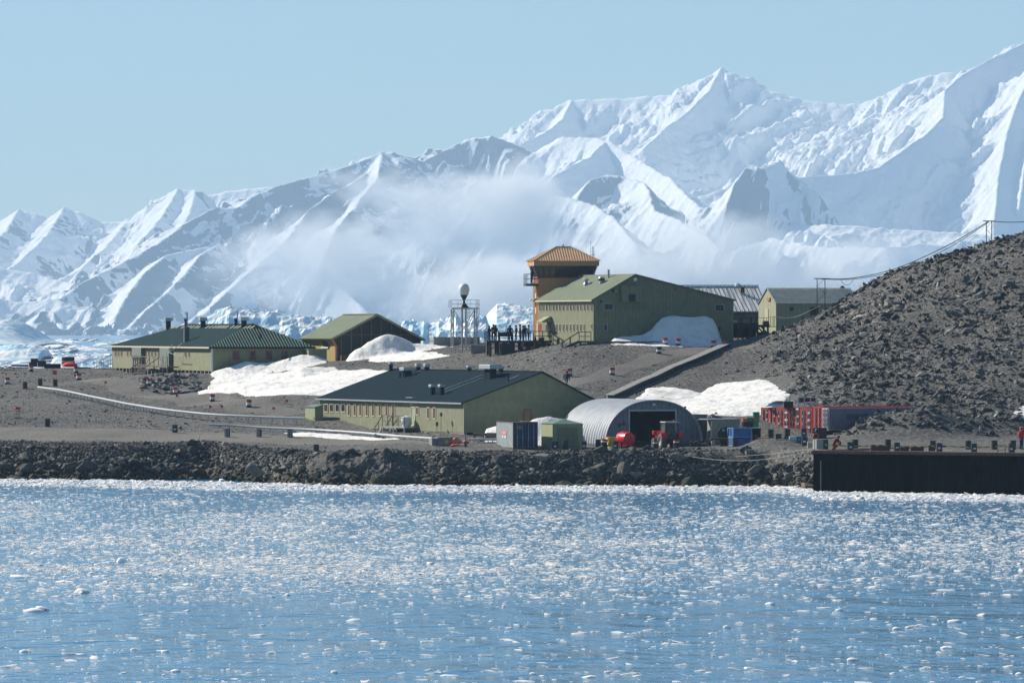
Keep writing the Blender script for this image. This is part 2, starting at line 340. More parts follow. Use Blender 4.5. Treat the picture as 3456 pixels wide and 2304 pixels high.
# fog banks drifting in front of the range (real volumes with a soft, broken edge)
def fog_bank(name, label, c, rad, dens, seed, scale):
    c = W(c[0], c[1], c[2] * KM); scale /= KM; dens /= KM; rad = tuple(r * KM for r in rad)
    mb = MB(); mb.box(-1, 1, -1, 1, -1, 1); m = bpy.data.materials.new(name + '_vapour'); m.use_nodes = True; n = m.node_tree; n.nodes.clear(); L = n.links.new
    o = N(n, 'ShaderNodeOutputMaterial'); pv = N(n, 'ShaderNodeVolumePrincipled'); L(pv.outputs[0], o.inputs['Volume'])
    pv.inputs['Color'].default_value = (1.0, 1.0, 1.0, 1); pv.inputs['Anisotropy'].default_value = 0.35
    tc = N(n, 'ShaderNodeTexCoord'); ln = N(n, 'ShaderNodeVectorMath', operation='LENGTH'); L(tc.outputs['Object'], ln.inputs[0])
    mp = N(n, 'ShaderNodeMapping'); mp.inputs['Scale'].default_value = (scale * rad[0] / 190, scale * rad[1] / 190, scale * rad[2] / 120); mp.inputs['Location'].default_value = (seed, seed * 2, 0); L(tc.outputs['Object'], mp.inputs[0])
    no = N(n, 'ShaderNodeTexNoise'); no.inputs['Scale'].default_value = 1; no.inputs['Detail'].default_value = 6; no.inputs['Roughness'].default_value = 0.6; L(mp.outputs[0], no.inputs['Vector'])
    a = N(n, 'ShaderNodeMath', operation='MULTIPLY_ADD'); L(no.outputs['Fac'], a.inputs[0]); a.inputs[1].default_value = 5.6; a.inputs[2].default_value = -2.1      # ~[-.2,1.2]
    s = N(n, 'ShaderNodeMath', operation='SUBTRACT'); L(a.outputs[0], s.inputs[0])
    pw = N(n, 'ShaderNodeMath', operation='POWER'); L(ln.outputs['Value'], pw.inputs[0]); pw.inputs[1].default_value = 2.4; p2 = N(n, 'ShaderNodeMath', operation='MULTIPLY'); p2.inputs[1].default_value = 2.0; L(pw.outputs[0], p2.inputs[0]); L(p2.outputs[0], s.inputs[1])
    mr = N(n, 'ShaderNodeMapRange', interpolation_type='SMOOTHSTEP'); mr.inputs[1].default_value = -0.25; mr.inputs[2].default_value = 1.15; mr.inputs[3].default_value = 0; mr.inputs[4].default_value = dens; L(s.outputs[0], mr.inputs[0])
    L(mr.outputs[0], pv.inputs['Density'])
    ob = mb.build(name, m); ob.location = c; ob.scale = rad
    return tag(ob, label, 'fog bank', 'fog banks below the peaks', 'stuff')
fog_bank('fog_bank', 'broad pale fog bank lying along the foot of the mountains behind the tower', (1950, 1000, 8080) , (640, 130, 92), 0.036, 3.1, 1.0)
fog_bank('fog_bank', 'tall drifting fog plume rising from the bank to the saddle left of the tower', (1570, 760, 8350), (300, 130, 128), 0.036, 7.7, 1.1)
fog_bank('fog_bank', 'thin fog wisp trailing left across the rocky spurs', (1080, 930, 8200), (290, 100, 105), 0.022, 12.4, 1.2)
fog_bank('fog_bank', 'low fog bank reaching right to the scree slope', (2800, 1010, 8080), (440, 110, 105), 0.034, 21.9, 1.0)

fog_bank('fog_bank', 'faint fog veil between the main building and the scree crest', (2450, 900, 8100), (380, 100, 90), 0.016, 33.1, 1.0)
#@@SEA
# ------------------------------------------------------------------ sea
def build_sea():
    m, n, b, o = newmat('sea_water'); L = n.links.new; tc = N(n, 'ShaderNodeTexCoord')
    def wav(sx, sy, det, seed):
        mp = N(n, 'ShaderNodeMapping'); mp.inputs['Scale'].default_value = (sx, sy, 1); mp.inputs['Location'].default_value = (seed, seed, 0); L(tc.outputs['Object'], mp.inputs[0])
        t = N(n, 'ShaderNodeTexNoise'); t.inputs['Scale'].default_value = 1; t.inputs['Detail'].default_value = det; t.inputs['Roughness'].default_value = 0.55; L(mp.outputs[0], t.inputs['Vector']); return t
    w1 = wav(0.16, 0.11, 2, 3); w2 = wav(0.9, 0.6, 3, 8)
    a = N(n, 'ShaderNodeMath', operation='MULTIPLY_ADD'); L(w1.outputs['Fac'], a.inputs[0]); a.inputs[1].default_value = 4.5; L(w2.outputs['Fac'], a.inputs[2])
    bp = N(n, 'ShaderNodeBump'); bp.inputs['Distance'].default_value = 0.24; L(a.outputs[0], bp.inputs['Height']); L(bp.outputs[0], b.inputs['Normal'])
    b.inputs['Base Color'].default_value = (0.06, 0.20, 0.36, 1); b.inputs['Roughness'].default_value = 0.12; b.inputs['IOR'].default_value = 1.333
    mb = MB(); mb.add([(-16000, -300, 0), (16000, -300, 0), (16000, 24000, 0), (-16000, 24000, 0)], [(0, 1, 2, 3)])
    tag(mb.build('sea', m), kind='structure')
build_sea()

#@@TERRAIN
# ------------------------------------------------------------------ land
CP = []
for px in (-500, -150, 150, 400, 650):
    CP += [(px, 1490, 604), (px, 1462, 613), (px, 1440, 624), (px, 1415, 641), (px, 1378, 662), (px, 1331, 688), (px, 1292, 716), (px, 1257, 752)]
    CP += [(px, 1250, 785)]
CP += [(520, 1340, 690), (600, 1337, 691), (690, 1337, 690), (620, 1262, 702), (716, 1259, 704), (500, 1262, 712), (400, 1246, 762), (900, 1252, 706), (1080, 1240, 712)]
for px in (850, 1050, 1250):
    CP += [(px, 1500, 598), (px, 1478, 606), (px, 1462, 614), (px, 1450, 625), (px, 1340, 652), (px, 1300, 672)]
CP += [(1060, 1241, 712), (1250, 1212, 706), (1130, 1212, 705), (1420, 1190, 705), (1540, 1174, 700), (1540, 1215, 685), (1400, 1240, 682), (1640, 1180, 690), (1800, 1190, 672), (1880, 1184, 669), (1300, 1250, 690)]
for px in (1450, 1565, 1700):
    CP += [(px, 1512, 584), (px, 1490, 592), (px, 1470, 600), (px, 1400, 628), (px, 1300, 654), (px, 1250, 670)]
for px in (1850, 2050, 2250):
    CP += [(px, 1515, 582), (px, 1500, 592), (px, 1440, 607), (px, 1385, 620), (px, 1330, 632), (px, 1268, 645), (px, 1210, 656), (px, 1178, 663), (px, 1156, 671 + (px - 1850) * .005)]
for px in (2400, 2550):
    CP += [(px, 1505, 582), (px, 1495, 592), (px, 1455, 606), (px, 1400, 614), (px, 1340, 630), (px, 1280, 642), (px, 1220, 656), (px, 1165, 670)]
CP += [(2003, 1150, 678), (2476, 1153, 680), (2560, 1146, 690), (2200, 1148, 690), (1850, 1165, 690)]
CP += [(2700, 1500, 584), (2700, 1470, 602), (2700, 1400, 613), (2700, 1250, 638), (2700, 1150, 660), (2617, 1138, 682), (2667, 1096, 678), (2740, 1074, 675), (2793, 1056, 674), (2831, 1027, 672), (2900, 970, 670), (2945, 948, 668), (2985, 944, 667), (3046, 908, 665), (3168, 882, 662), (3283, 850, 659), (3340, 824, 658), (3455, 812, 655), (3700, 775, 652), (4000, 740, 650)]
for px in (2850, 3050, 3250, 3450, 3700, 4000):
    f = (px - 2850) / 600
    CP += [(px, 1513, 560), (px, 1486, 592), (px, 1470, 602), (px, 1400 - 10 * f, 611 - 1 * f), (px, 1280 - 60 * f, 628 - 4 * f), (px, 1120 - 110 * f, 650 - 8 * f)]
CP += [(2850, 1110, 656), (2900, 1060, 660)]
CPW = [(X(a, d), d, Z(b, d)) for a, b, d in CP]
for yb, zb in ((800, 8.5), (840, 6)):
    for x in range(-90, -10, 16): CPW.append((x, yb, zb))
for x in (-8, 4, 14): CPW += [(x, 715, 13.2), (x, 745, 12.5)]
for x in (24, 34, 46, 58, 72): CPW += [(x, 700, 14.5), (x, 730, 12.5)]
CPW = np.array(CPW)
_c = 5.0
def _phi(d2): return np.sqrt(d2 + _c * _c)
_A = _phi(((CPW[:, None, :2] - CPW[None, :, :2]) ** 2).sum(-1)); _n = len(CPW)
_S = np.zeros((_n + 3, _n + 3)); _S[:_n, :_n] = _A - np.eye(_n) * 0.9; _S[:_n, _n] = 1; _S[:_n, _n + 1:] = CPW[:, :2] / 100; _S[_n:, :_n] = _S[:_n, _n:].T
_wts = np.linalg.solve(_S, np.concatenate([CPW[:, 2], [0, 0, 0]]))
def rbf(x, y):
    sh = x.shape; x = x.ravel(); y = y.ravel(); o = np.empty(len(x))
    for i in range(0, len(x), 20000):
        a = x[i:i + 20000]; b = y[i:i + 20000]
        o[i:i + 20000] = _phi((a[:, None] - CPW[None, :, 0]) ** 2 + (b[:, None] - CPW[None, :, 1]) ** 2) @ _wts[:_n] + _wts[_n] + (_wts[_n + 1] * a + _wts[_n + 2] * b) / 100
    return o.reshape(sh)
# waterline distance along x, from the row where rock meets ice in the photograph
_SH = [(-500, 1606), (0, 1616), (300, 1618), (700, 1616), (900, 1628), (1100, 1636), (1400, 1637), (1500, 1638), (1700, 1639), (2000, 1639), (2400, 1640), (2600, 1641), (2745, 1646), (2760, 1650)]
SHX = np.array([X(a, H0 * F / (b - HY)) for a, b in _SH]); SHY = np.array([H0 * F / (b - HY) for a, b in _SH])
WX0 = X(2745, 545.5)
GX = np.arange(-86, 92, 0.4); GY = np.arange(524, 862, 0.4)
def land(x, y):
    z = rbf(x, y)
    ys = np.interp(x, SHX, SHY) + 1.3 * (vnoise(x / 4, x * 0, 60) - 0.5) + 2.5 * (vnoise(x / 13, x * 0, 61) - .5)
    d = y - ys
    bank = np.where(d < 0, d * 0.5, 0) + np.where((d >= 0), (0.62 + .5 * sstep(-9, -4, x)) * d ** 0.93, 0) + 0.35 * (fbm(x / 3, y / 3, 64, 3))
    z = np.minimum(z, bank)
    # made ground of the wharf
    wf = 545.5 + (x - WX0) * (527.5 - 545.5) / (X(3900, 527.5) - WX0); wh = sstep(WX0 + 1.0, WX0 + 1.4, x) * (1 - sstep(590, 600, y)) * sstep(1.5, 2.2, y - wf)
    z = np.where((x > WX0 - .3) & (y - wf < 1.6), -3, z)
    z = np.where(wh > 0, z * (1 - wh) + 3.72 * wh, z)
    # spoil heap in front of the scree, and a worn earth bank beside the wharf
    def bump(px, Y, rx, ry, h): return h * np.exp(-((x - X(px, Y)) / rx) ** 2 - ((y - Y) / ry) ** 2)
    z = z + bump(3050, 600, 4.6, 5.5, 2.0) + bump(3200, 601, 4.5, 5, 1.7) + bump(2930, 601, 2.2, 4, .8) + bump(3400, 604, 4, 5, 1.2)
    z = z + bump(2640, 577, 2.6, 2.2, 0.75) + bump(2560, 578, 1.3, 1.5, .5)
    # fall away behind the station
    yb = np.interp(x, [-90, -45, -10, 10, 30, 60], [790, 780, 725, 735, 735, 700])
    z = z - np.maximum(y - yb, 0) * 0.42 - .25 * sstep(.2, .8, fbm(x / 5 + y / 9, y / 16, 79, 3, True)) * sstep(36, 42, x) * sstep(606, 616, y)
    rough = 0.10 + 0.16 * sstep(34, 44, x) * sstep(600, 615, y)
    return z + rough * fbm(x / 2.6, y / 2.6, 70, 4) + 0.18 * fbm(x / 11, y / 11, 77, 3)
LX, LY = np.meshgrid(GX, GY, indexing='ij'); LZ = land(LX, LY)
def tz(x, y):
    """terrain height by bilinear look-up"""
    x = np.asarray(x, float); y = np.asarray(y, float)
    fx = np.clip((x - GX[0]) / 0.4, 0, len(GX) - 1.001); fy = np.clip((y - GY[0]) / 0.4, 0, len(GY) - 1.001)
    i = fx.astype(int); j = fy.astype(int); fx = fx - i; fy = fy - j
    return (LZ[i, j] * (1 - fx) + LZ[i + 1, j] * fx) * (1 - fy) + (LZ[i, j + 1] * (1 - fx) + LZ[i + 1, j + 1] * fx) * fy
_YS = np.arange(535, 800, 0.5)
def hit(px, py, ymin=535, ymax=800):
    """first terrain point behind photo pixel (px, py)"""
    ys = _YS[(_YS >= ymin) & (_YS <= ymax)]
    z = tz((px - 1728) * ys / F, ys); rowp = HY + (H0 - z) * F / ys
    k = np.argmax(rowp <= py) if (rowp <= py).any() else len(ys) - 1
    if k > 0:
        a, b = rowp[k - 1], rowp[k]; t = 0 if a == b else np.clip((a - py) / (a - b), 0, 1); Y = ys[k - 1] + t * 0.5
    else: Y = ys[0]
    x = (px - 1728) * Y / F
    return Vector((x, Y, float(tz(x, Y))))
def ground(px, Y): x = X(px, Y); return Vector((x, Y, float(tz(x, Y))))

def gravel_mat(name, c0, c1, cell=4.5, bump=0.06, warm=0.0):
    m, n, b, o = newmat(name); L = n.links.new; tc = N(n, 'ShaderNodeTexCoord')
    v = N(n, 'ShaderNodeTexVoronoi'); v.inputs['Scale'].default_value = cell; L(tc.outputs['Object'], v.inputs['Vector'])
    hs = N(n, 'ShaderNodeSeparateColor'); L(v.outputs['Color'], hs.inputs[0])
    r = ramp(n, [(0.0, c0), (0.75, c1), (1.0, tuple(x * 1.9 for x in c1))], hs.outputs[0])
    no = N(n, 'ShaderNodeTexNoise'); no.inputs['Scale'].default_value = 0.12; no.inputs['Detail'].default_value = 8; L(tc.outputs['Object'], no.inputs['Vector'])
    r2 = ramp(n, [(0.3, (0.72, 0.725, 0.74)), (0.7, (1.24, 1.23, 1.21))], no.outputs['Fac'])
    mx = N(n, 'ShaderNodeMix', data_type='RGBA', blend_type='MULTIPLY'); mx.inputs[0].default_value = 1
    L(r.outputs[0], mx.inputs[6]); L(r2.outputs[0], mx.inputs[7]); L(mx.outputs[2], b.inputs['Base Color']); b.inputs['Roughness'].default_value = 0.9
    n3 = N(n, 'ShaderNodeTexNoise'); n3.inputs['Scale'].default_value = cell * 0.8; n3.inputs['Detail'].default_value = 6; L(tc.outputs['Object'], n3.inputs['Vector'])
    bp = N(n, 'ShaderNodeBump'); bp.inputs['Distance'].default_value = bump; L(n3.outputs['Fac'], bp.inputs['Height']); L(bp.outputs[0], b.inputs['Normal'])
    return m
M_GRAVEL = gravel_mat('gravel', (0.036, 0.036, 0.035), (0.100, 0.098, 0.093))
M_ROAD = gravel_mat('packed_gravel', (0.096, 0.091, 0.083), (0.128, 0.121, 0.111), 9, 0.015)
gr = np_mesh('ground', np.stack([LX, LY, LZ], -1).reshape(-1, 3), grid_faces(len(GX), len(GY), LZ > -1.5), M_GRAVEL, smooth=True); tag(gr, kind='structure')

# packed roads, draped just above the gravel
def drape(name, pts, mat, lift=0.03, step=0.5):
    """pts: (x, y, half-width) centre line"""
    P = [Vector(p) for p in pts]; C_ = []
    for i in range(len(P) - 1):
        k = max(2, int((P[i + 1] - P[i]).length / step))
        for j in range(k): C_.append(P[i].lerp(P[i + 1], j / k))
    C_.append(P[-1]); nn = 13; V = []
    for i, c in enumerate(C_):
        d = (C_[min(i + 3, len(C_) - 1)] - C_[max(i - 3, 0)]); d = Vector((d.x, d.y)).normalized(); q = Vector((-d.y, d.x))
        for k in range(nn):
            s = (k / (nn - 1) * 2 - 1); hw = c.z * (1 + 0.16 * math.sin(i * 0.31 + (3 if s > 0 else 0)) * (abs(s) > .8)); x = c.x + q.x * hw * s; y = c.y + q.y * hw * s
            e = (0.09 if abs(s) > 0.98 else 0.0)
            V.append((x, y, float(tz(x, y)) + lift - e))
    return tag(np_mesh(name, V, grid_faces(len(C_), nn), mat, smooth=True), kind='structure')
ROADS = []
def road(pts, hw, name='road'):
    w3 = [(p.x, p.y, h) for p, h in zip(pts, hw)]; ROADS.append(w3); return drape(name, w3, M_ROAD)
road([Vector((X(px, Y), Y)) for px, Y in ((-500, 615), (0, 614), (400, 612), (800, 608), (1150, 602), (1400, 594), (1560, 588))], [8.5, 8, 7.2, 6.2, 5.0, 3.6, 2.4])
_p = [hit(1790, 1330, 625), hit(1900, 1300, 625), hit(2050, 1262, 625), hit(2200, 1215, 640), hit(2330, 1185, 650), hit(2450, 1172, 655), hit(2560, 1165, 660)]
road([Vector((p.x, p.y)) for p in _p], [2.0, 2.0, 2.0, 2.0, 2.2, 2.0, 1.5])
_p = [hit(1000, 1400, 635), hit(850, 1372, 640), hit(700, 1352, 650), hit(560, 1335, 655), hit(430, 1305, 665), hit(300, 1280, 690)]
road([Vector((p.x, p.y)) for p in _p], [2.2, 3.0, 3.4, 3.2, 2.6, 2.0], 'track')
def on_road(x, y, extra=0.0):
    m = np.zeros(x.shape, bool)
    for w3 in ROADS:
        for a, b in zip(w3[:-1], w3[1:]):
            dx, dy = b[0] - a[0], b[1] - a[1]; t = np.clip(((x - a[0]) * dx + (y - a[1]) * dy) / (dx * dx + dy * dy), 0, 1)
            m |= np.hypot(x - a[0] - t * dx, y - a[1] - t * dy) < (a[2] + t * (b[2] - a[2])) * 0.95 + extra
    return m

# ------------------------------------------------------------------ loose stone
def hull_templates(k, npts, squash=(1, 0.8, 0.6), seed=1):
    T = []; rr = random.Random(seed)
    for _ in range(k):
        bm = bmesh.new()
        for _ in range(npts):
            v = Vector((rr.gauss(0, 1), rr.gauss(0, 1), rr.gauss(0, 1))).normalized() * rr.uniform(0.75, 1.0)
            bm.verts.new((v.x * squash[0], v.y * squash[1], v.z * squash[2]))
        r_ = bmesh.ops.convex_hull(bm, input=bm.verts)
        bmesh.ops.delete(bm, geom=[g for g in r_['geom_interior'] if isinstance(g, bmesh.types.BMVert)], context='VERTS')
        bmesh.ops.triangulate(bm, faces=bm.faces); bm.verts.index_update()
        T.append((np.array([v.co[:] for v in bm.verts]), np.array([[v.index for v in f.verts] for f in bm.faces]))); bm.free()
    return T
def rand_rot(n, tilt=3.14):
    a = rng.uniform(0, 2 * np.pi, n); b = rng.uniform(-tilt, tilt, n); c = rng.uniform(-tilt, tilt, n)
    ca, sa, cb, sb, cc, s_ = np.cos(a), np.sin(a), np.cos(b), np.sin(b), np.cos(c), np.sin(c); o = np.zeros(n); e = np.ones(n)
    Rz = np.stack([ca, -sa, o, sa, ca, o, o, o, e], -1).reshape(-1, 3, 3); Ry = np.stack([cb, o, sb, o, e, o, -sb, o, cb], -1).reshape(-1, 3, 3); Rx = np.stack([e, o, o, o, cc, -s_, o, s_, cc], -1).reshape(-1, 3, 3)
    return Rz @ Ry @ Rx
def scatter(name, T, P, S, Rm, mat, label, cat, kind='stuff'):
    """one merged mesh of many loose pieces; P positions, S (n,3) scales"""
    ti = rng.integers(0, len(T), len(P)); Vs = []; Fs = []; base = 0
    for k, (tv, tf) in enumerate(T):
        idx = np.nonzero(ti == k)[0]
        if not len(idx): continue
        v = np.einsum('nij,nvj->nvi', Rm[idx], tv[None] * S[idx][:, None, :]) + P[idx][:, None, :]
        Vs.append(v.reshape(-1, 3)); Fs.append((tf[None] + (np.arange(len(idx)) * len(tv))[:, None, None] + base).reshape(-1, 3)); base += len(idx) * len(tv)
    return tag(np_mesh(name, np.concatenate(Vs), np.concatenate(Fs), mat), label, cat, None, kind)
T_ROCK = hull_templates(14, 13, (1, 0.8, 0.55), 2); T_SLAB = hull_templates(14, 9, (1.15, 0.75, 0.36), 8)
M_RUBBLE = stone_mat('scree_stone', [(0.0, (0.028, 0.030, 0.034)), (0.5, (0.076, 0.079, 0.082)), (0.85, (0.155, 0.157, 0.155)), (1.0, (0.33, 0.325, 0.31))])
M_PEBBLE = stone_mat('pale_pebble', [(0.0, (0.035, 0.036, 0.038)), (0.5, (0.09, 0.09, 0.088)), (0.8, (0.18, 0.176, 0.168)), (1.0, (0.34, 0.33, 0.31))])
M_BOULDER = stone_mat('shore_stone', [(0.0, (0.028, 0.029, 0.031)), (0.5, (0.070, 0.070, 0.067)), (0.85, (0.15, 0.145, 0.13)), (1.0, (0.27, 0.25, 0.21))], lichen=1)
def in_frame(x, y, z, m=120):
    px = 1728 + x * F / y; py = HY + (H0 - z) * F / y
    return (px > -m) & (px < 3456 + m), px, py
def stones():
    # scree hill
    n = 150000; x = rng.uniform(24, 82, n); y = rng.uniform(596, 676, n); z = tz(x, y); ok, px, py = in_frame(x, y, z, 560)
    dens = sstep(2480, 2800, px) * (0.35 + 0.65 * vnoise(x / 3, y / 3, 90))
    hill = ok & (rng.random(n) < dens) & ((y > 604) | (z > 4.3)) & ~((px < 2655 + (py - 1270) * .45 + 90 * (vnoise(x / 2.5, y / 2.5, 97) - .5)) & (py > 1225 + 60 * vnoise(x / 2, y / 2, 98)))
    x, y, z = x[hill], y[hill], z[hill]; n = len(x); s = 0.045 + 0.075 * rng.random(n) ** 1.5 + 0.55 * rng.random(n) ** 14
    S = np.stack([s * rng.uniform(.8, 1.5, n), s, s * rng.uniform(.5, 1, n)], -1)
    scatter('scree', T_SLAB, np.stack([x, y, z + s * 0.12], -1), S, rand_rot(n, 0.9), M_RUBBLE, 'dark grey broken scree covering the hill at the right', 'scree')
    # gravel field stones
    n = 150000; x = rng.uniform(-70, 45, n); y = rng.uniform(590, 770, n); z = tz(x, y); ok, px, py = in_frame(x, y, z)
    ok &= ~on_road(x, y, -.3) & (rng.random(n) < 0.25 + 0.6 * sstep(.35, .75, vnoise(x / 5, y / 9, 95)) + .5 * sstep(1450, 1900, px)); ok &= ~((px > 2480) & (py > 1270) & (py < 1420)) & (px < 2760) & (z < 14.2)
    x, y, z = x[ok], y[ok], z[ok]; n = len(x); s = 0.035 + 0.07 * rng.random(n) ** 2 + 0.22 * rng.random(n) ** 40
    S = np.stack([s * rng.uniform(.8, 1.4, n), s, s * rng.uniform(.5, 1, n)], -1)
    scatter('loose_stones', T_ROCK[:6], np.stack([x, y, z + s * 0.1], -1), S, rand_rot(n, 0.7), M_PEBBLE, 'small loose stones strewn over the grey gravel slope', 'stones')
    # shore bank: base fill of mid stones
    n = 34000; x = rng.uniform(-60, 29, n); ysh = np.interp(x, SHX, SHY); y = ysh + rng.uniform(-1.5, 11, n); z = tz(x, y); ok, px, py = in_frame(x, y, z)
    lim = np.interp(px, [-200, 600, 900, 1500, 1700, 2300, 2500, 2745], [1478, 1492, 1515, 1520, 1522, 1528, 1560, 1560])
    lim = lim + 26 * fbm(x / 2.2, y * 0, 140, 4) - 34 * (rng.random(n) < .12); ok &= (py > lim) & (py < 1660) & ~((px > 905) & (px < 1440) & (py > 1556 + 12 * np.sin(px / 40)) & (rng.random(n) < .55))
    x, y, z = x[ok], y[ok], z[ok]; n = len(x); low = sstep(3.4, 0.5, z); s = 0.09 + 0.12 * rng.random(n) + (0.10 + 0.42 * low) * rng.random(n) ** 4
    S = np.stack([s * rng.uniform(.9, 1.6, n), s, s * rng.uniform(.6, 1, n)], -1)
    scatter('shore_rubble', T_ROCK, np.stack([x, y, z + s * 0.25], -1), S, rand_rot(n, 0.8), M_BOULDER, 'dark broken rock filling the bank between road and sea', 'rubble')
stones()

# the largest boulders of the bank, one object each
T_BIG = hull_templates(10, 13, (1, 0.85, 0.72), 5)
BIGM = []
for tv, tf in T_BIG:
    me = bpy.data.meshes.new('boulder'); me.from_pydata(tv.tolist(), [], tf.tolist()); bm = bmesh.new(); bm.from_mesh(me)
    bmesh.ops.dissolve_limit(bm, angle_limit=0.25, verts=bm.verts, edges=bm.edges)
    bmesh.ops.bevel(bm, geom=list(bm.edges), offset=0.05, segments=1, affect='EDGES', profile=0.5)
    bmesh.ops.triangulate(bm, faces=bm.faces); bm.to_mesh(me); bm.free(); me.materials.append(M_BOULDER); BIGM.append(me)
def boulder(x, y, z, s, label, group, sc=(1, 1, 1), rz=None):
    o = bpy.data.objects.new('boulder', random.choice(BIGM)); COL.objects.link(o); o.location = (x, y, z)
    o.rotation_euler = (random.uniform(-.35, .35), random.uniform(-.35, .35), random.uniform(0, 6.28) if rz is None else rz); o.scale = (s * sc[0], s * sc[1], s * sc[2])
    return tag(o, label, 'boulder', group)
def boulders():
    # (px, py centre, width px, height px, label)
    for px, py, wd, hg, lab in ((235, 1545, 75, 40, 'largest tan-grey boulder with flat face in the left rock bank'),
                                (185, 1600, 105, 36, 'long low grey slab at the waterline under the large tan boulder'),
                                (345, 1608, 90, 30, 'sloping greenish slab at the waterline right of the long low slab'),
                                (860, 1588, 86, 66, 'massive square grey block standing at the left end of the bedrock ledge'),
                                (1715, 1600, 74, 58, 'tall rounded dark boulder at the waterline below the blue container'),
                                (1790, 1607, 70, 34, 'broad dark slab right of the tall rounded shore boulder'),
                                (2415, 1618, 42, 58, 'tall grey pointed boulder at the waterline below the blue cage'),
                                (2520, 1605, 60, 34, 'flat-topped grey boulder near the right end of the rock bank'),
                                (2160, 1615, 46, 28, 'mossy yellow-brown boulder at the waterline below the tractor'),
                                (2090, 1612, 44, 26, 'mossy yellow-brown boulder at the waterline below the red tank')):
        d = H0 * F / (1634 - HY) if px > 800 else H0 * F / (1616 - HY); y = d + 1.5 + (1612 - py) * 0.05; sc = F / y; z = Z(py, y)
        boulder(X(px, y), y, z, 1, lab, None, (wd / 1.85 / sc, wd / 2.2 / sc, hg / 1.35 / sc), rz=random.uniform(-.3, .3))
    n = 0
    while n < 285:
        px = random.uniform(-30, 2720); d = float(np.interp(X(px, 575), SHX, SHY)); t = random.random() ** 1.6 - .06
        y = d + t * 7.5; x = X(px, y); z = float(tz(x, y))
        if 905 < px < 1440 and t < .3: continue
        s = (0.42 + 1.05 * random.random() ** 2.4) * (1 - 0.5 * t)
        if px > 2560: s *= 0.6
        boulder(x, y, z + s * 0.22, s, 'grey angular boulder in the rock bank along the waterline', 'boulders of the shore bank', (random.uniform(.9, 1.4), 1, random.uniform(.7, 1.0))); n += 1
boulders()
def bedrock():
    """layered ledge between the two boulder banks"""
    pts = []; me_v = []; xs = np.arange(X(880, 575), X(1500, 575), 0.14); ts = np.linspace(0, 1, 60); G, Tt = np.meshgrid(xs, ts, indexing='ij')
    px = 1728 + G * F / 573; env = sstep(870, 930, px) * (1 - sstep(1410, 1500, px))
    top = (1.3 + 1.5 * sstep(900, 1150, px) * (1 - sstep(1330, 1480, px)) + 0.7 * fbm(G / 2.2, G * 0, 101, 4)) * env
    y0 = np.interp(G, SHX, SHY) - 1.2; yy = y0 + Tt * 6.5 + 0.9 * fbm(G / 2.5, Tt * 4, 103, 3)
    z = -0.5 + (top + 0.5) * np.clip(np.sin(np.clip(Tt * 1.9, 0, 1.57)), 0, 1) + 0.25 * fbm(G / 1.6, Tt * 7, 108, 4) * env
    st = 0.34; dip = G * 0.09 + yy * 0.05; q = (z - dip) / st; z = (np.floor(q) + sstep(0.15, 0.85, q - np.floor(q)) ) * st + dip + 0.09 * fbm(G / .5, Tt * 18, 110, 3)
    z += .22 * fbm(G / .8, Tt * 9, 117, 4, True) * env; cr = fbm(G / 1.1 + 40, Tt * 3, 115, 3, True); z -= 0.7 * sstep(0.62, 0.85, cr) * env
    z = np.where(env < 0.02, -1, z)
    o = np_mesh('bedrock_ledge', np.stack([G, yy, z], -1).reshape(-1, 3), grid_faces(*G.shape), stone_mat('ledge_stone', [(0, (0.075, 0.073, 0.068)), (1, (0.075, 0.073, 0.068))], lichen=1, bump=0.12), smooth=False)
    tag(o, 'dark layered bedrock ledge dipping into the ice below the green container hut', 'rock ledge')
bedrock()

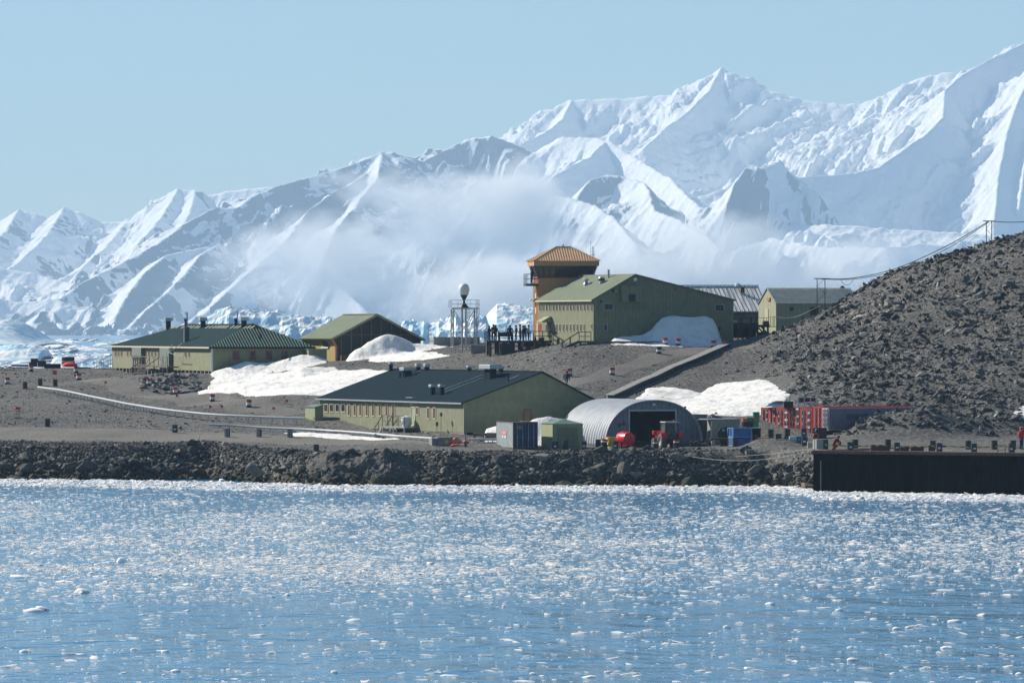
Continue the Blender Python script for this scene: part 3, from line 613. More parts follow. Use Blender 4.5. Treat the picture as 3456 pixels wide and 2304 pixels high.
#@@SNOW
# ------------------------------------------------------------------ snow patches and drifts
M_SNOW = snow_mat('old_snow', (0.88, 0.875, 0.855), 0.22, 0.18, 1.8)
M_DIRTY = snow_mat('dirty_snow', (0.80, 0.79, 0.77), 0.42, 0.06, 0.6)
def poly_sd(x, y, P):
    d = np.full(x.shape, 1e9); ins = np.zeros(x.shape, bool); n = len(P)
    for i in range(n):
        ax, ay = P[i]; bx, by = P[(i + 1) % n]; ex, ey = bx - ax, by - ay; t = np.clip(((x - ax) * ex + (y - ay) * ey) / (ex * ex + ey * ey + 1e-9), 0, 1)
        d = np.minimum(d, np.hypot(x - ax - t * ex, y - ay - t * ey))
        c = ((ay > y) != (by > y)) & (x < (bx - ax) * (y - ay) / (by - ay + 1e-12) + ax); ins ^= c
    return np.where(ins, d, -d)
def snow(label, screen=None, world=None, tmax=0.35, profs=(), mat=None, ymin=560, step=0.18, seed=0, edge=0.5, skew=0.0, nearp=1.5):
    """profs: list of (centre Y, near width, far width, [(px, height)...]) wind-drift cross sections"""
    P = [tuple(hit(a, b, ymin)[:2]) for a, b in screen] if screen else list(world) if world else []
    xs_, ys_ = [p[0] for p in P], [p[1] for p in P]
    for Yc, wn, wf, pr in profs:
        xs_ += [X(pr[0][0], Yc) - .5, X(pr[-1][0], Yc) + .5]; ys_ += [Yc - 2.4 * wn, Yc + 2.4 * wf]
    gx = np.arange(min(xs_) - .6, max(xs_) + .6, step); gy = np.arange(min(ys_) - .8, max(ys_) + .8, step * 1.6); G, Q = np.meshgrid(gx, gy, indexing='ij')
    t = np.full(G.shape, -0.4)
    if P:
        sd_ = poly_sd(G, Q, P) + 0.5 * fbm(G / 1.6, Q / 3, 120 + seed, 4); t = np.where(sd_ > 0, np.minimum(tmax, 0.13 * np.maximum(sd_, 0) ** edge), sd_ * 0.5)
    for Yc, wn, wf, pr in profs:
        p_ = 1728 + G * F / Yc; hh = np.interp(p_, [a for a, _ in pr], [b for _, b in pr], left=0, right=0); dy = Q - Yc - skew * (G - X(0.5 * (pr[0][0] + pr[-1][0]), Yc)) - 0.5 * fbm(G / 3, G * 0, 133, 3)
        sh = np.where(dy < 0, np.exp(-np.abs(dy / wn) ** nearp), np.exp(-np.abs(dy / wf) ** 2.6)); t = np.maximum(t, hh * sh * (1 + .06 * fbm(G / 1.5, Q / 1.5, 137, 3)) - 0.06)
    ter = tz(G, Q); z = ter + t + (0.09 * fbm(G / .9, Q / 1.4, 125, 4) + 0.16 * fbm(G / 3.2, Q / 3.2, 128, 3) * np.clip(t, 0, 1)) * (t > 0)
    f = grid_faces(*G.shape, keep=t > 0); V, f, _ = compact(np.stack([G, Q, z], -1).reshape(-1, 3), f)
    return tag(np_mesh('snow_drift', V, f, mat or M_SNOW, smooth=True), label, 'snow drift')
snow('wide bright snow field on the slope below the green hipped building', [(665, 1332), (700, 1305), (745, 1262), (840, 1262), (1000, 1255), (1100, 1250), (1250, 1246), (1335, 1249), (1320, 1262), (1150, 1340), (960, 1332), (800, 1325)],
     tmax=0.3, skew=.27, profs=[(704.9, 2.3, 4, [(712, 0), (724, .3), (762, .65), (830, 1.25), (900, 1.0), (965, 1.15), (1018, 1.4), (1064, 1.2), (1080, .8), (1098, .5), (1110, 0)]),
                      (695, 6, 1.6, [(690, 0), (740, .2), (800, .6), (850, .5), (950, .55), (1018, .85), (1090, .4), (1130, .1), (1150, 0)])], seed=1)
snow('tall peaked snow drift banked against the black-framed open shed', [(1240, 1218), (1300, 1222), (1400, 1215), (1480, 1208), (1520, 1200), (1470, 1190), (1390, 1186), (1300, 1190)],
     tmax=0.25, skew=.38, nearp=2.0, profs=[(708.6, 2.5, 2.4, [(1170, 0), (1180, .6), (1200, 1.2), (1240, 1.9), (1280, 2.45), (1305, 2.65), (1330, 2.3), (1372, 1.5), (1395, .9), (1440, .5), (1500, .2), (1525, 0)])], ymin=690, seed=2)
snow('big wind-scooped snow drift against the end wall of the two-storey building', skew=.32, profs=[(672.9, 2.5, 3.0, [(2052, 0), (2072, .6), (2125, .8), (2170, .85), (2195, 1.3), (2215, 2.1), (2235, 2.85), (2290, 3.1), (2380, 3.15), (2408, 2.9), (2420, 2.2), (2432, .9), (2442, 0)])], seed=3)
snow('smooth white snow patch on the slope above the red containers', [(2300, 1402), (2230, 1372), (2360, 1330), (2390, 1312), (2440, 1290), (2560, 1280), (2610, 1292), (2640, 1318), (2668, 1332), (2650, 1352), (2600, 1372), (2600, 1395), (2550, 1402)], tmax=0.3, seed=4, edge=.6)
snow('grey dirty snow tongue above the arched metal hangar', [(2140, 1345), (2180, 1312), (2240, 1306), (2300, 1310), (2380, 1330), (2330, 1348), (2290, 1370), (2200, 1362)], tmax=0.14, mat=M_DIRTY, seed=5)
snow('blue shaded snow heap behind the weathered shipping container', profs=[(594.5, 2, 2, [(1630, 0), (1640, 1.0), (1700, 1.5), (1760, 1.6), (1800, 2.2), (1860, 2.5), (1910, 2.2), (1935, 1.2), (1945, 0)])], seed=6)
snow('small bright snow patch at the foot of the scree on the right edge', [(3395, 1412), (3430, 1385), (3470, 1355), (3560, 1330), (3540, 1418)], tmax=.3, seed=7)
snow('thin white snow strip along the front of the long green building', [(960, 1462), (1100, 1464), (1240, 1474), (1345, 1482), (1250, 1485), (1100, 1480), (1000, 1472)], tmax=.12, seed=8)
#@@BUILT
# ------------------------------------------------------------------ materials of the station
G_LIT = (0.27, 0.30, 0.165)
M_OLIVE = pmat('olive_cladding', (0.215, 0.225, 0.138), 0.8, 0.13, 1.2, streak=.14, bump=0.02, bscale=30)
M_OLIVE_SEAM = pmat('olive_trim', (0.28, 0.31, 0.18), 0.7, 0.08)
M_TEAL = pmat('dark_teal_sheet_roof', (0.010, 0.024, 0.034), 0.9, 0.16, 0.8, streak=.2, spec=.04)
M_GREENROOF = pmat('dark_green_sheet_roof', (0.015, 0.038, 0.042), 0.9, 0.18, 0.8, streak=.15, spec=.05)
M_RIB = pmat('pale_roof_and_sunlit_rib', (0.13, 0.20, 0.155), 0.6)
M_SAGE = pmat('sage_sheet_roof', (0.155, 0.185, 0.13), 0.8, 0.10, 0.7, spec=.2)
M_ORANGE = pmat('tan_orange_cladding', (0.50, 0.275, 0.12), 0.65, 0.10, 1.5)
M_ORANGER = pmat('tan_orange_roof', (0.70, 0.47, 0.27), 0.5, 0.08, 1.5)
M_DKWOOD = pmat('dark_stained_timber', (0.022, 0.022, 0.026), 0.8, 0.25, 4)
M_WOOD = pmat('grey_timber', (0.14, 0.125, 0.105), 0.85, 0.3, 3, streak=.3)
M_STEEL = pmat('galvanised_steel', (0.42, 0.44, 0.46), 0.45, 0.12, 2, metal=0.5)
M_DKSTEEL = pmat('dark_steel', (0.05, 0.055, 0.06), 0.55, 0.2, 3, metal=0.3)
M_WHITE = pmat('white_paint', (0.74, 0.75, 0.76), 0.5, 0.05, 2)
M_CREAM = pmat('cream_trim', (0.55, 0.50, 0.36), 0.6, 0.08, 2)
M_REDTRIM = pmat('red_window_frame', (0.30, 0.045, 0.035), 0.55, 0.1, 2)
M_REDBROWN = pmat('dark_red_reveal', (0.10, 0.028, 0.02), 0.5, 0.2, 2)
M_BLACK = pmat('black_paint', (0.012, 0.013, 0.016), 0.5, 0.3, 3)
M_VOID = pmat('near_black_and_shade', (0.006, 0.006, 0.007), 0.9, 0.2, 3)  # near-black; also paints in shade under floors and inside the hangar
M_CONC = pmat('concrete', (0.24, 0.24, 0.235), 0.85, 0.18, 2.5, bump=.01)
M_RED = pmat('red_paint', (0.42, 0.025, 0.022), 0.45, 0.12, 2)
M_BRED = pmat('bright_red_paint', (0.62, 0.018, 0.028), 0.32, 0.08, 2)
M_RUST = pmat('rusty_steel', (0.10, 0.045, 0.028), 0.85, 0.35, 4)
M_RUSTRED = pmat('rusted_red_container', (0.40, 0.06, 0.05), 0.7, 0.35, 2.5, streak=.35)
M_CONTRED = pmat('red_container_paint', (0.62, 0.045, 0.04), 0.55, 0.2, 2, streak=.2)
M_BLUE = pmat('blue_paint', (0.04, 0.13, 0.36), 0.5, 0.15, 2, streak=.2)
M_LBLUE = pmat('pale_blue_paint', (0.16, 0.33, 0.56), 0.5, 0.15, 2)
M_NAVY = pmat('navy_weathered_paint', (0.018, 0.045, 0.12), 0.6, 0.3, 2, streak=.25)
M_YELLOW = pmat('yellow_paint', (0.62, 0.46, 0.03), 0.5, 0.12, 2)
M_GREEN = pmat('green_paint', (0.02, 0.22, 0.11), 0.5, 0.12, 2)
M_ORNG = pmat('orange_paint', (0.55, 0.16, 0.04), 0.55, 0.15, 2)
M_TARP = pmat('orange_tarpaulin', (0.75, 0.16, 0.08), 0.55, 0.15, 3, bump=.05, bscale=5)
M_TYRE = pmat('tyre_rubber', (0.022, 0.022, 0.024), 0.9, 0.2, 5)
M_BEIGE = pmat('beige_ply', (0.40, 0.36, 0.26), 0.7, 0.12, 2, streak=.15)
M_SIGN = pmat('grey_door_paint', (0.36, 0.35, 0.30), 0.6, 0.1, 2)
M_FLAG = pmat('signal_red_cloth', (0.75, 0.04, 0.03), 0.7, 0.08, 2)
M_CABLE = pmat('cable_sheath', (0.06, 0.065, 0.07), 0.6)
M_ROPE = pmat('rope', (0.35, 0.33, 0.27), 0.9)
def glass(name, col, rough=0.08):
    m, n, b, o = newmat(name); b.inputs['Base Color'].default_value = (*col, 1); b.inputs['Roughness'].default_value = rough; b.inputs['Metallic'].default_value = 0.0; b.inputs['Specular IOR Level'].default_value = 0.9
    return m
M_GLASS = glass('window_glass', (0.018, 0.022, 0.03), .25); M_GLASS.node_tree.nodes['Principled BSDF'].inputs['Specular IOR Level'].default_value = .35; M_CABGLASS = glass('tower_glass', (0.045, 0.055, 0.05))
def clear_glass():
    m, n, b, o = newmat('cab_glass'); b.inputs['Base Color'].default_value = (0.75, 0.85, 0.9, 1); b.inputs['Roughness'].default_value = 0.03; b.inputs['Transmission Weight'].default_value = 0.9; b.inputs['IOR'].default_value = 1.1; return m
M_CLEAR = clear_glass()

# ------------------------------------------------------------------ frames fixed to a corner of a thing
YAW = math.atan2(.378, .926)
class Fr:
    def __init__(s, loc, yaw): s.M = Matrix.Translation(loc) @ Matrix.Rotation(yaw, 4, 'Z'); s.I = s.M.inverted(); s.loc = Vector(loc); s.yaw = yaw
    def on(s, px, py, p=(0, 0, 0), n=(0, 1, 0)):
        """local point where the sight line of photo pixel (px, py) meets a local plane"""
        O = s.I @ Vector((0, 0, H0)); D = s.I.to_3x3() @ Vector(((px - 1728) / F, 1, -(py - HY) / F)); n = Vector(n)
        t = (Vector(p) - O).dot(n) / D.dot(n); return O + D * t
    def L(s, px, py): return s.on(px, py, n=(1, 0, 0))
    def Fn(s, px, py): return s.on(px, py, n=(0, 1, 0))
def window(par, fr, face, rect, mf, mp, t=0.07, name='window', cross=False, sub='pane'):
    """rect in photo pixels (x0, y0, x1, y1) on the left ('L', x=0) or front ('F', y=0) wall"""
    f = fr.L if face == 'L' else fr.Fn
    a = f(rect[0], rect[1]); b = f(rect[2], rect[3]); z0, z1 = min(a.z, b.z), max(a.z, b.z); fb = MB(); pb = MB()
    if face == 'L': u0, u1 = min(a.y, b.y), max(a.y, b.y)
    else: u0, u1 = min(a.x, b.x), max(a.x, b.x)
    def bx(m, p, q, r0, r1, d0, d1):
        if face == 'L': m.box(-d1, -d0, p, q, r0, r1)
        else: m.box(p, q, -d1, -d0, r0, r1)
    bx(fb, u0, u1, z0, z0 + t, -.02, .06); bx(fb, u0, u1, z1 - t, z1, -.02, .06); bx(fb, u0, u0 + t, z0 + t, z1 - t, -.02, .06); bx(fb, u1 - t, u1, z0 + t, z1 - t, -.02, .06)
    if cross: bx(fb, (u0 + u1) / 2 - .02, (u0 + u1) / 2 + .02, z0 + t, z1 - t, -.02, .05)
    fo = fb.build(name, mf, par); bx(pb, u0 + t, u1 - t, z0 + t, z1 - t, -.02, .012); pb.build(sub, mp, fo); return fo
def seams(mb, x0, x1, z0f, z1f, pitch, face='F', d=.025, w=.03):
    """standing seams of board cladding; z0f/z1f functions of the coordinate"""
    k = x0 + pitch / 2
    while k < x1:
        if face == 'F': mb.box(k - w / 2, k + w / 2, -d, .01, z0f(k), z1f(k))
        else: mb.box(-d, .01, k - w / 2, k + w / 2, z0f(k), z1f(k))
        k += pitch
    return mb
def vent_box(par, fr, p, w, d, h, cw=None, ch=None, mat=None, cap=None, name='roof_vent'):
    """square roof vent: shaft standing on point p (local) with a wider cap"""
    m = MB(); m.box(p[0] - w / 2, p[0] + w / 2, p[1] - d / 2, p[1] + d / 2, p[2] - .4, p[2] + h); o = m.build(name, mat or M_TEAL, par)
    cw = cw or w * 1.5; c = MB(); c.box(p[0] - cw / 2, p[0] + cw / 2, p[1] - cw / 2 * d / w, p[1] + cw / 2 * d / w, p[2] + h, p[2] + h + (ch or .35), bev=.03); c.build('vent_cap', cap or M_STEEL, o); return o

# ------------------------------------------------------------------ B: long low building with teal roof
def long_building():
    c = W(1565, 1467, 600); fr = Fr(c, YAW); t = thing('long_building', 'long single-storey olive building with dark teal roof in the foreground', 'building', c, YAW)
    HW, RX, RZ, RW, RZ2, LN = 3.32, 8.6, 6.33, 15.0, 3.2, 42.0
    m = MB(); m.prism([(0, .22), (RW, .22), (RW, RZ2), (RX, RZ - .12), (0, HW)], 0, LN); m.build('wall', M_OLIVE, t)
    m = MB(); m.box(.35, RW - .3, .3, LN - .3, -.9, .22); m.build('crawl_space_shade', M_VOID, t)  # near-black block painting in the shade under the floor
    m = MB()
    for k in range(1, 22): m.box(.06, .32, LN * k / 22 - .12, LN * k / 22 + .12, -.9, .22)
    m.build('foundation_pier', M_CONC, t)
    m = MB(); m.box(.04, .34, .0, 12.5, -.9, .218); m.build('foundation_wall', M_CONC, t)
    def rs(x): return HW + (RZ - HW) * x / RX
    o = .35; nl = Vector((-(RZ - HW), 0, RX)).normalized()
    m = MB(); m.slab([(-o, -.25, rs(-o) + .06), (RX, -.25, RZ + .06), (RX, LN + .3, RZ + .06), (-o, LN + .3, rs(-o) + .06)], .12)
    m.slab([(RX, -.25, RZ + .06), (RW + o, -.25, RZ2 - .12), (RW + o, LN + .3, RZ2 - .12), (RX, LN + .3, RZ + .06)], .12); rf = m.build('roof', M_TEAL, t)
    m = MB(); m.box(-o - .07, -o - .002, -.25, LN + .3, rs(-o) - .1, rs(-o) + .05); m.build('gutter', M_STEEL, rf)
    m = MB(); m.box(RX - .15, RX + .15, -.26, LN + .3, RZ + .05, RZ + .1); m.build('ridge_cap', M_TEAL, rf)
    m = MB(); m.box(-.03, .03, -.03, .03, .2, HW - .12); m.build('corner_trim', M_CREAM, t)
    d = 2.613
    for x in (657, 707, 757, 808): window(t, fr, 'L', (850 + (x - 18) / d, 1361.5, 850 + (x + 18) / d, 1391), M_CREAM, M_REDTRIM if 0 else M_GLASS, .09)
    for x in (860, 911, 961, 1017, 1073, 1132, 1192, 1251): window(t, fr, 'L', (850 + (x - 12) / d, 1363, 850 + (x + 12) / d, 1404 + (x - 860) / 200), M_CREAM, M_REDBROWN, .09)
    window(t, fr, 'L', (850 + 1450 / d, 1372, 850 + 1474 / d, 1401), M_CREAM, M_REDBROWN, .09)
    for x in (1559, 1612): window(t, fr, 'L', (850 + (x - 12) / d, 1373, 850 + (x + 12) / d, 1414), M_CREAM, M_REDBROWN, .09)
    window(t, fr, 'L', (1388.5, 1371, 1403, 1437), M_CREAM, pmat('pale_green_door', (.30, .34, .24)), .09, 'door', sub='door_leaf')
    window(t, fr, 'F', (1766, 1380, 1794, 1440), M_REDTRIM, M_OLIVE, .12, 'side_door', sub='door_leaf')
    m = MB(); p = fr.L(1392, 1363); m.lathe([(0, .1), (.1, .05), (.13, -.05), (0, -.1)], 8, c=(-.12, p.y, p.z)); m.build('wall_lamp', M_WHITE, t)
    p = fr.Fn(1815, 1292); m = MB(); m.lathe([(0, .1), (.16, 0), (0, -.1)], 8, c=(p.x, -.08, p.z)); m.build('gable_lamp', M_STEEL, t)
    # landing with stairs in front of the door
    yc = fr.L(1396, 1440).y; zl = fr.L(1396, 1437).z - .08
    st = MB(); st.box(-1.5, -.05, yc - 1.2, yc + 5.2, zl - .12, zl)
    for k in range(6): st.box(-1.5, -.3, yc + 5.2 + k * .34, yc + 5.5 + k * .34, zl - .14 - k * .2, zl - .09 - k * .2)
    for x in (-1.5, -.35): st.bar((x, yc + 5.2, zl - .1), (x, yc + 7.5, zl - 1.45), .08, .2)
    for y in (yc - 1.1, yc + 2, yc + 5): st.box(-1.5, -1.4, y - .05, y + .05, -1, zl)
    so = st.build('landing', M_STEEL, t); r = MB()
    for y in (yc - 1.15, yc + .5, yc + 2.1, yc + 3.7, yc + 5.2): r.bar((-1.46, y, zl), (-1.46, y, zl + 1.1), .05)
    for h in (.55, 1.1): r.bar((-1.46, yc - 1.15, zl + h), (-1.46, yc + 5.2, zl + h), .06)
    for x in (-1.46, -.35):
        r.bar((x, yc + 5.2, zl + 1.1), (x, yc + 7.5, zl - .2), .07); r.bar((x, yc + 7.4, zl - 1.3), (x, yc + 7.4, zl - .2), .05); r.bar((x, yc + 6.3, zl - .7), (x, yc + 6.3, zl + .45), .05)
    r.bar((-.35, yc + 5.2, zl), (-.35, yc + 5.2, zl + 1.35), .07); r.build('handrail', M_DKSTEEL, so)
    # roof fittings
    def rp(px, py): return fr.on(px, py, (0, 0, HW + .06), (-(RZ - HW), 0, RX))
    for a, b, w_, h, cw, ch, dd in ((1319, 1251, .34, .7, .42, .22, .34), (1374, 1268, .75, .55, 1.3, .35, .75), (1411, 1249, .42, .35, .58, .35, .42), (1440, 1249, .42, .35, .58, .35, .42), (1584, 1251, .35, .3, .55, .2, .35), (1655, 1276, .7, .95, 1.35, .45, 1.6), (1690, 1254, .4, .3, .6, .3, .4), (1460, 1331, .4, .75, .66, .28, .45), (1491, 1331, .4, .75, .66, .28, .45)):
        p = rp(a, b); vent_box(t, fr, p, w_, dd, h, cw, ch)
    for a, b, h in ((1716, 1285, .6), (1350, 1275, .65)): p = rp(a, b); m = MB(); m.cyl(p, p + Vector((0, 0, h)), .08); m.build('vent_pipe', M_TEAL, t)
    for a, b, c_, e in ((1501, 1315, 1628, 1267), (1501, 1325, 1630, 1277), (1393, 1266, 1420, 1252), (1718, 1283, 1752, 1268)):
        p, q = rp(a, b), rp(c_, e); m = MB(); m.bar(p + Vector((0, 0, .05)), q + Vector((0, 0, .05)), .09); m.build('cable_tray', M_STEEL, t)
    p = rp(1388, 1342); m = MB(); m.box(p.x - .25, p.x + .25, p.y - 1, p.y + 1, p.z, p.z + .06); m.build('roof_hatch', M_STEEL, t)
    # windsock-like satellite whips on the wall
    for px, y0, y1, yb in ((1513, 1392, 1404, 1460), (1499, 1423, 1437, 1465)):
        p = fr.L(px, yb); q = fr.L(px, y0); m = MB(); m.bar((-.8, p.y, p.z - .3), (-.8, p.y, q.z), .035); m.box(-.9, -.7, p.y - .12, p.y + .12, fr.L(px, y1).z, q.z); m.build('marker_pole', M_DKSTEEL, t)
    # lean-to box at the far end
    c2 = W(1063, 1447, 634); t2 = thing('annex_hut', 'small pale green box hut at the left end of the long building', 'hut', c2, YAW); f2 = Fr(c2, YAW)
    w_ = f2.Fn(1091, 1447).x; l_ = f2.L(1030, 1447).y; h_ = f2.Fn(1063, 1374).z
    m = MB(); m.prism([(0, -.5), (w_, -.5), (w_, h_ + .25), (0, h_)], 0, l_); m.build('wall', M_OLIVE_SEAM, t2)
    m = MB(); m.slab([(-.08, -.08, h_ + .03), (w_, -.08, h_ + .3), (w_, l_, h_ + .3), (-.08, l_, h_ + .03)], .08); m.build('roof', M_RIB, t2)
    m = MB(); m.box(-.05, 0, .25, .3, 1.0, 1.25); m.build('handle', M_DKSTEEL, t2)
    tk = MB(); tk.lathe([(0, 0), (.42, 0), (.5, .3), (.55, .75), (.5, 1.0), (.3, 1.12), (0, 1.15)], 14)
    q = fr.M @ Vector((-.8, fr.L(1394, 1440).y - .2, zl)); o = tk.build('water_tank', M_WHITE, smooth=True); o.location = q; tag(o, 'round white plastic tank on the steel landing of the long building', 'tank')
    return t, fr
BLD_B, FR_B = long_building()

# ------------------------------------------------------------------ C: two-storey building with off-centre gable
def big_building():
    c = W(2003, 1149, 672); fr = Fr(c, YAW); t = thing('two_storey_building', 'tall olive two-storey building with broad uneven gable on the hill', 'building', c, YAW)
    HW, RX, RZ, RW, LN = 4.72, 5.09, 7.5, 17.42, 16.35
    m = MB(); m.prism([(0, -2.2), (RW, -2.2), (RW, 4.66), (RX, RZ - .1), (0, HW)], 0, LN); m.build('wall', M_OLIVE, t)
    m = MB()
    seams(m, 0, RW, lambda x: -1.2, lambda x: (HW + (RZ - HW) * x / RX if x < RX else RZ + (4.66 - RZ) * (x - RX) / (RW - RX)) - .22, .42); m.build('cladding_seams', M_OLIVE, t)
    sl = (RZ - HW) / RX; o = .3
    m = MB(); m.slab([(-o, -.2, HW - o * sl + .08), (RX, -.2, RZ + .08), (RX, LN - 3.2, RZ + .08), (RX * .55, LN - 1.2, HW + sl * RX * .55 + .08), (RX * .5, LN + .15, HW + sl * RX * .5 + .08), (-o, LN + .15, HW - o * sl + .08)], .16)
    m.slab([(RX, -.2, RZ + .08), (RW + o, -.2, 4.66 - o * .23 + .08), (RW + o, LN + .2, 4.66 - o * .23 + .08), (RX, LN + .2, RZ + .08)], .16); rf = m.build('roof', M_SAGE, t)
    m = MB(); m.box(-o - .06, -o, -.2, LN + .15, HW - o * sl - .12, HW - o * sl + .05); m.build('gutter', M_CREAM, rf)
    d = 2.613
    for x in (323, 350, 380, 410, 440, 468, 498, 528, 562, 592, 622, 652, 683, 714, 745, 775): window(t, fr, 'L', (1700 + (x - 7.5) / d, 1024.5, 1700 + (x + 7.5) / d, 1049), M_CREAM, M_GLASS, .05)
    for x in (436, 467, 497, 528, 559, 590, 620, 651, 682, 712): window(t, fr, 'L', (1700 + (x - 6) / d, 1093, 1700 + (x + 6) / d, 1117.5), M_CREAM, M_GLASS, .05)
    window(t, fr, 'L', (1700 + 768 / d, 1092, 1700 + 782 / d, 1110), M_CREAM, M_GLASS, .06)
    window(t, fr, 'L', (1842, 1093, 1848, 1118), M_CREAM, M_GLASS, .06)
    mw = pmat('lilac_window_frame', (.30, .32, .36))
    for r in ((1700 + 878 / d, 1022.5, 1700 + 967 / d, 1048), (1700 + 876 / d, 1092.5, 1700 + 916 / d, 1116.5), (1700 + 1861 / d, 1026, 1700 + 1944 / d, 1051.5)): window(t, fr, 'F', r, mw, M_GLASS, .1)
    window(t, fr, 'F', (1700 + 1884 / d, 1098, 1700 + 1922 / d, 1120), M_OLIVE_SEAM, M_GLASS, .08)
    # projecting plant box
    a = fr.Fn(1700 + 1025 / d, 964); b = fr.Fn(1700 + 1205 / d, 1020); m = MB(); m.box(a.x, b.x, -.55, -.03, b.z, a.z); pb = m.build('wall_box', M_OLIVE, t)
    a2 = fr.Fn(1700 + 1085 / d, 992); b2 = fr.Fn(1700 + 1146 / d, 1018); m = MB(); m.box(a2.x, b2.x, -.57, -.551, b2.z, a2.z); m.build('louvre', M_BLACK, pb)
    p = fr.Fn(2141.5, 943); m = MB(); m.box(p.x - .2, p.x + .2, -.25, -.03, p.z - .2, p.z + .2, bev=.04); m.build('floodlight', M_WHITE, t)
    p = fr.Fn(2280, 976); m = MB(); m.cyl((p.x, -.1, p.z), (p.x, -.02, p.z), .16); m.build('alarm_bell', M_RED, t)
    for px, py, s_, mm in ((2068, 981, .14, M_BLACK), (2078.5, 982, .08, M_CREAM), (2028, 1017, .12, M_BLACK)): p = fr.Fn(px, py); m = MB(); m.box(p.x - s_, p.x + s_, -.09, -.03, p.z - s_ * 1.1, p.z + s_ * 1.1); m.build('wall_vent', mm, t)
    # side door under a canopy
    y0, y1 = fr.L(1859, 1110).y, fr.L(1848, 1110).y; zc = fr.L(1860, 1077).z; zt = fr.L(1860, 1071).z
    m = MB(); m.box(-.02, .05, y0, y1, zt - 2.3, zt - .25); m.build('door', M_BLACK, t)
    m = MB(); m.prism([(-1.25, zc - .35), (-.02, zc - .35), (-.02, zt + .1), (-.25, zt + .1), (-1.25, zc - .25)], y0 - .3, y1 + .4); m.build('canopy', M_OLIVE_SEAM, t)
    p = fr.L(1852, 1104); m = MB(); m.box(-1.5, -1.42, p.y - 1.2, p.y - .4, p.z - .4, p.z + .35); m.bar((-1.46, p.y - .8, p.z - 1.2), (-1.46, p.y - .8, p.z - .4), .05); m.build('notice_board', M_RED, t)
    def rp(px, py): return fr.on(px, py, (0, 0, HW + .08), (-(RZ - HW), 0, RX))
    p = rp(2054, 937); m = MB(); m.cyl(p, p + Vector((0, 0, .85)), .13, n=12); m.lathe([(0, .12), (.16, .1), (.16, 0), (0, 0)], 12, c=tuple(p + Vector((0, 0, .82)))); m.build('flue', M_STEEL, t, True)
    p = rp(1978, 962); m = MB(); m.box(p.x - .25, p.x + .25, p.y - .25, p.y + .25, p.z - .2, p.z + .18); m.lathe([(.34, .1), (.2, .3), (.19, .55), (.42, .62), (.1, .82), (0, .84)], 14, c=tuple(p)); m.build('cowl_vent', M_STEEL, t, True)
    p = rp(2030, 955); m = MB(); m.lathe([(.3, .0), (.26, .2), (.38, .3), (.40, .5), (.28, .68), (0, .74)], 14, c=tuple(p)); v = m.build('turbine_vent', M_STEEL, t, True); m = MB(); m.lathe([(.39, .3), (.415, .32), (.415, .48), (.39, .5)], 14, c=tuple(p)); m.build('vent_band', M_BLACK, v)
    return t, fr
BLD_C, FR_C = big_building()

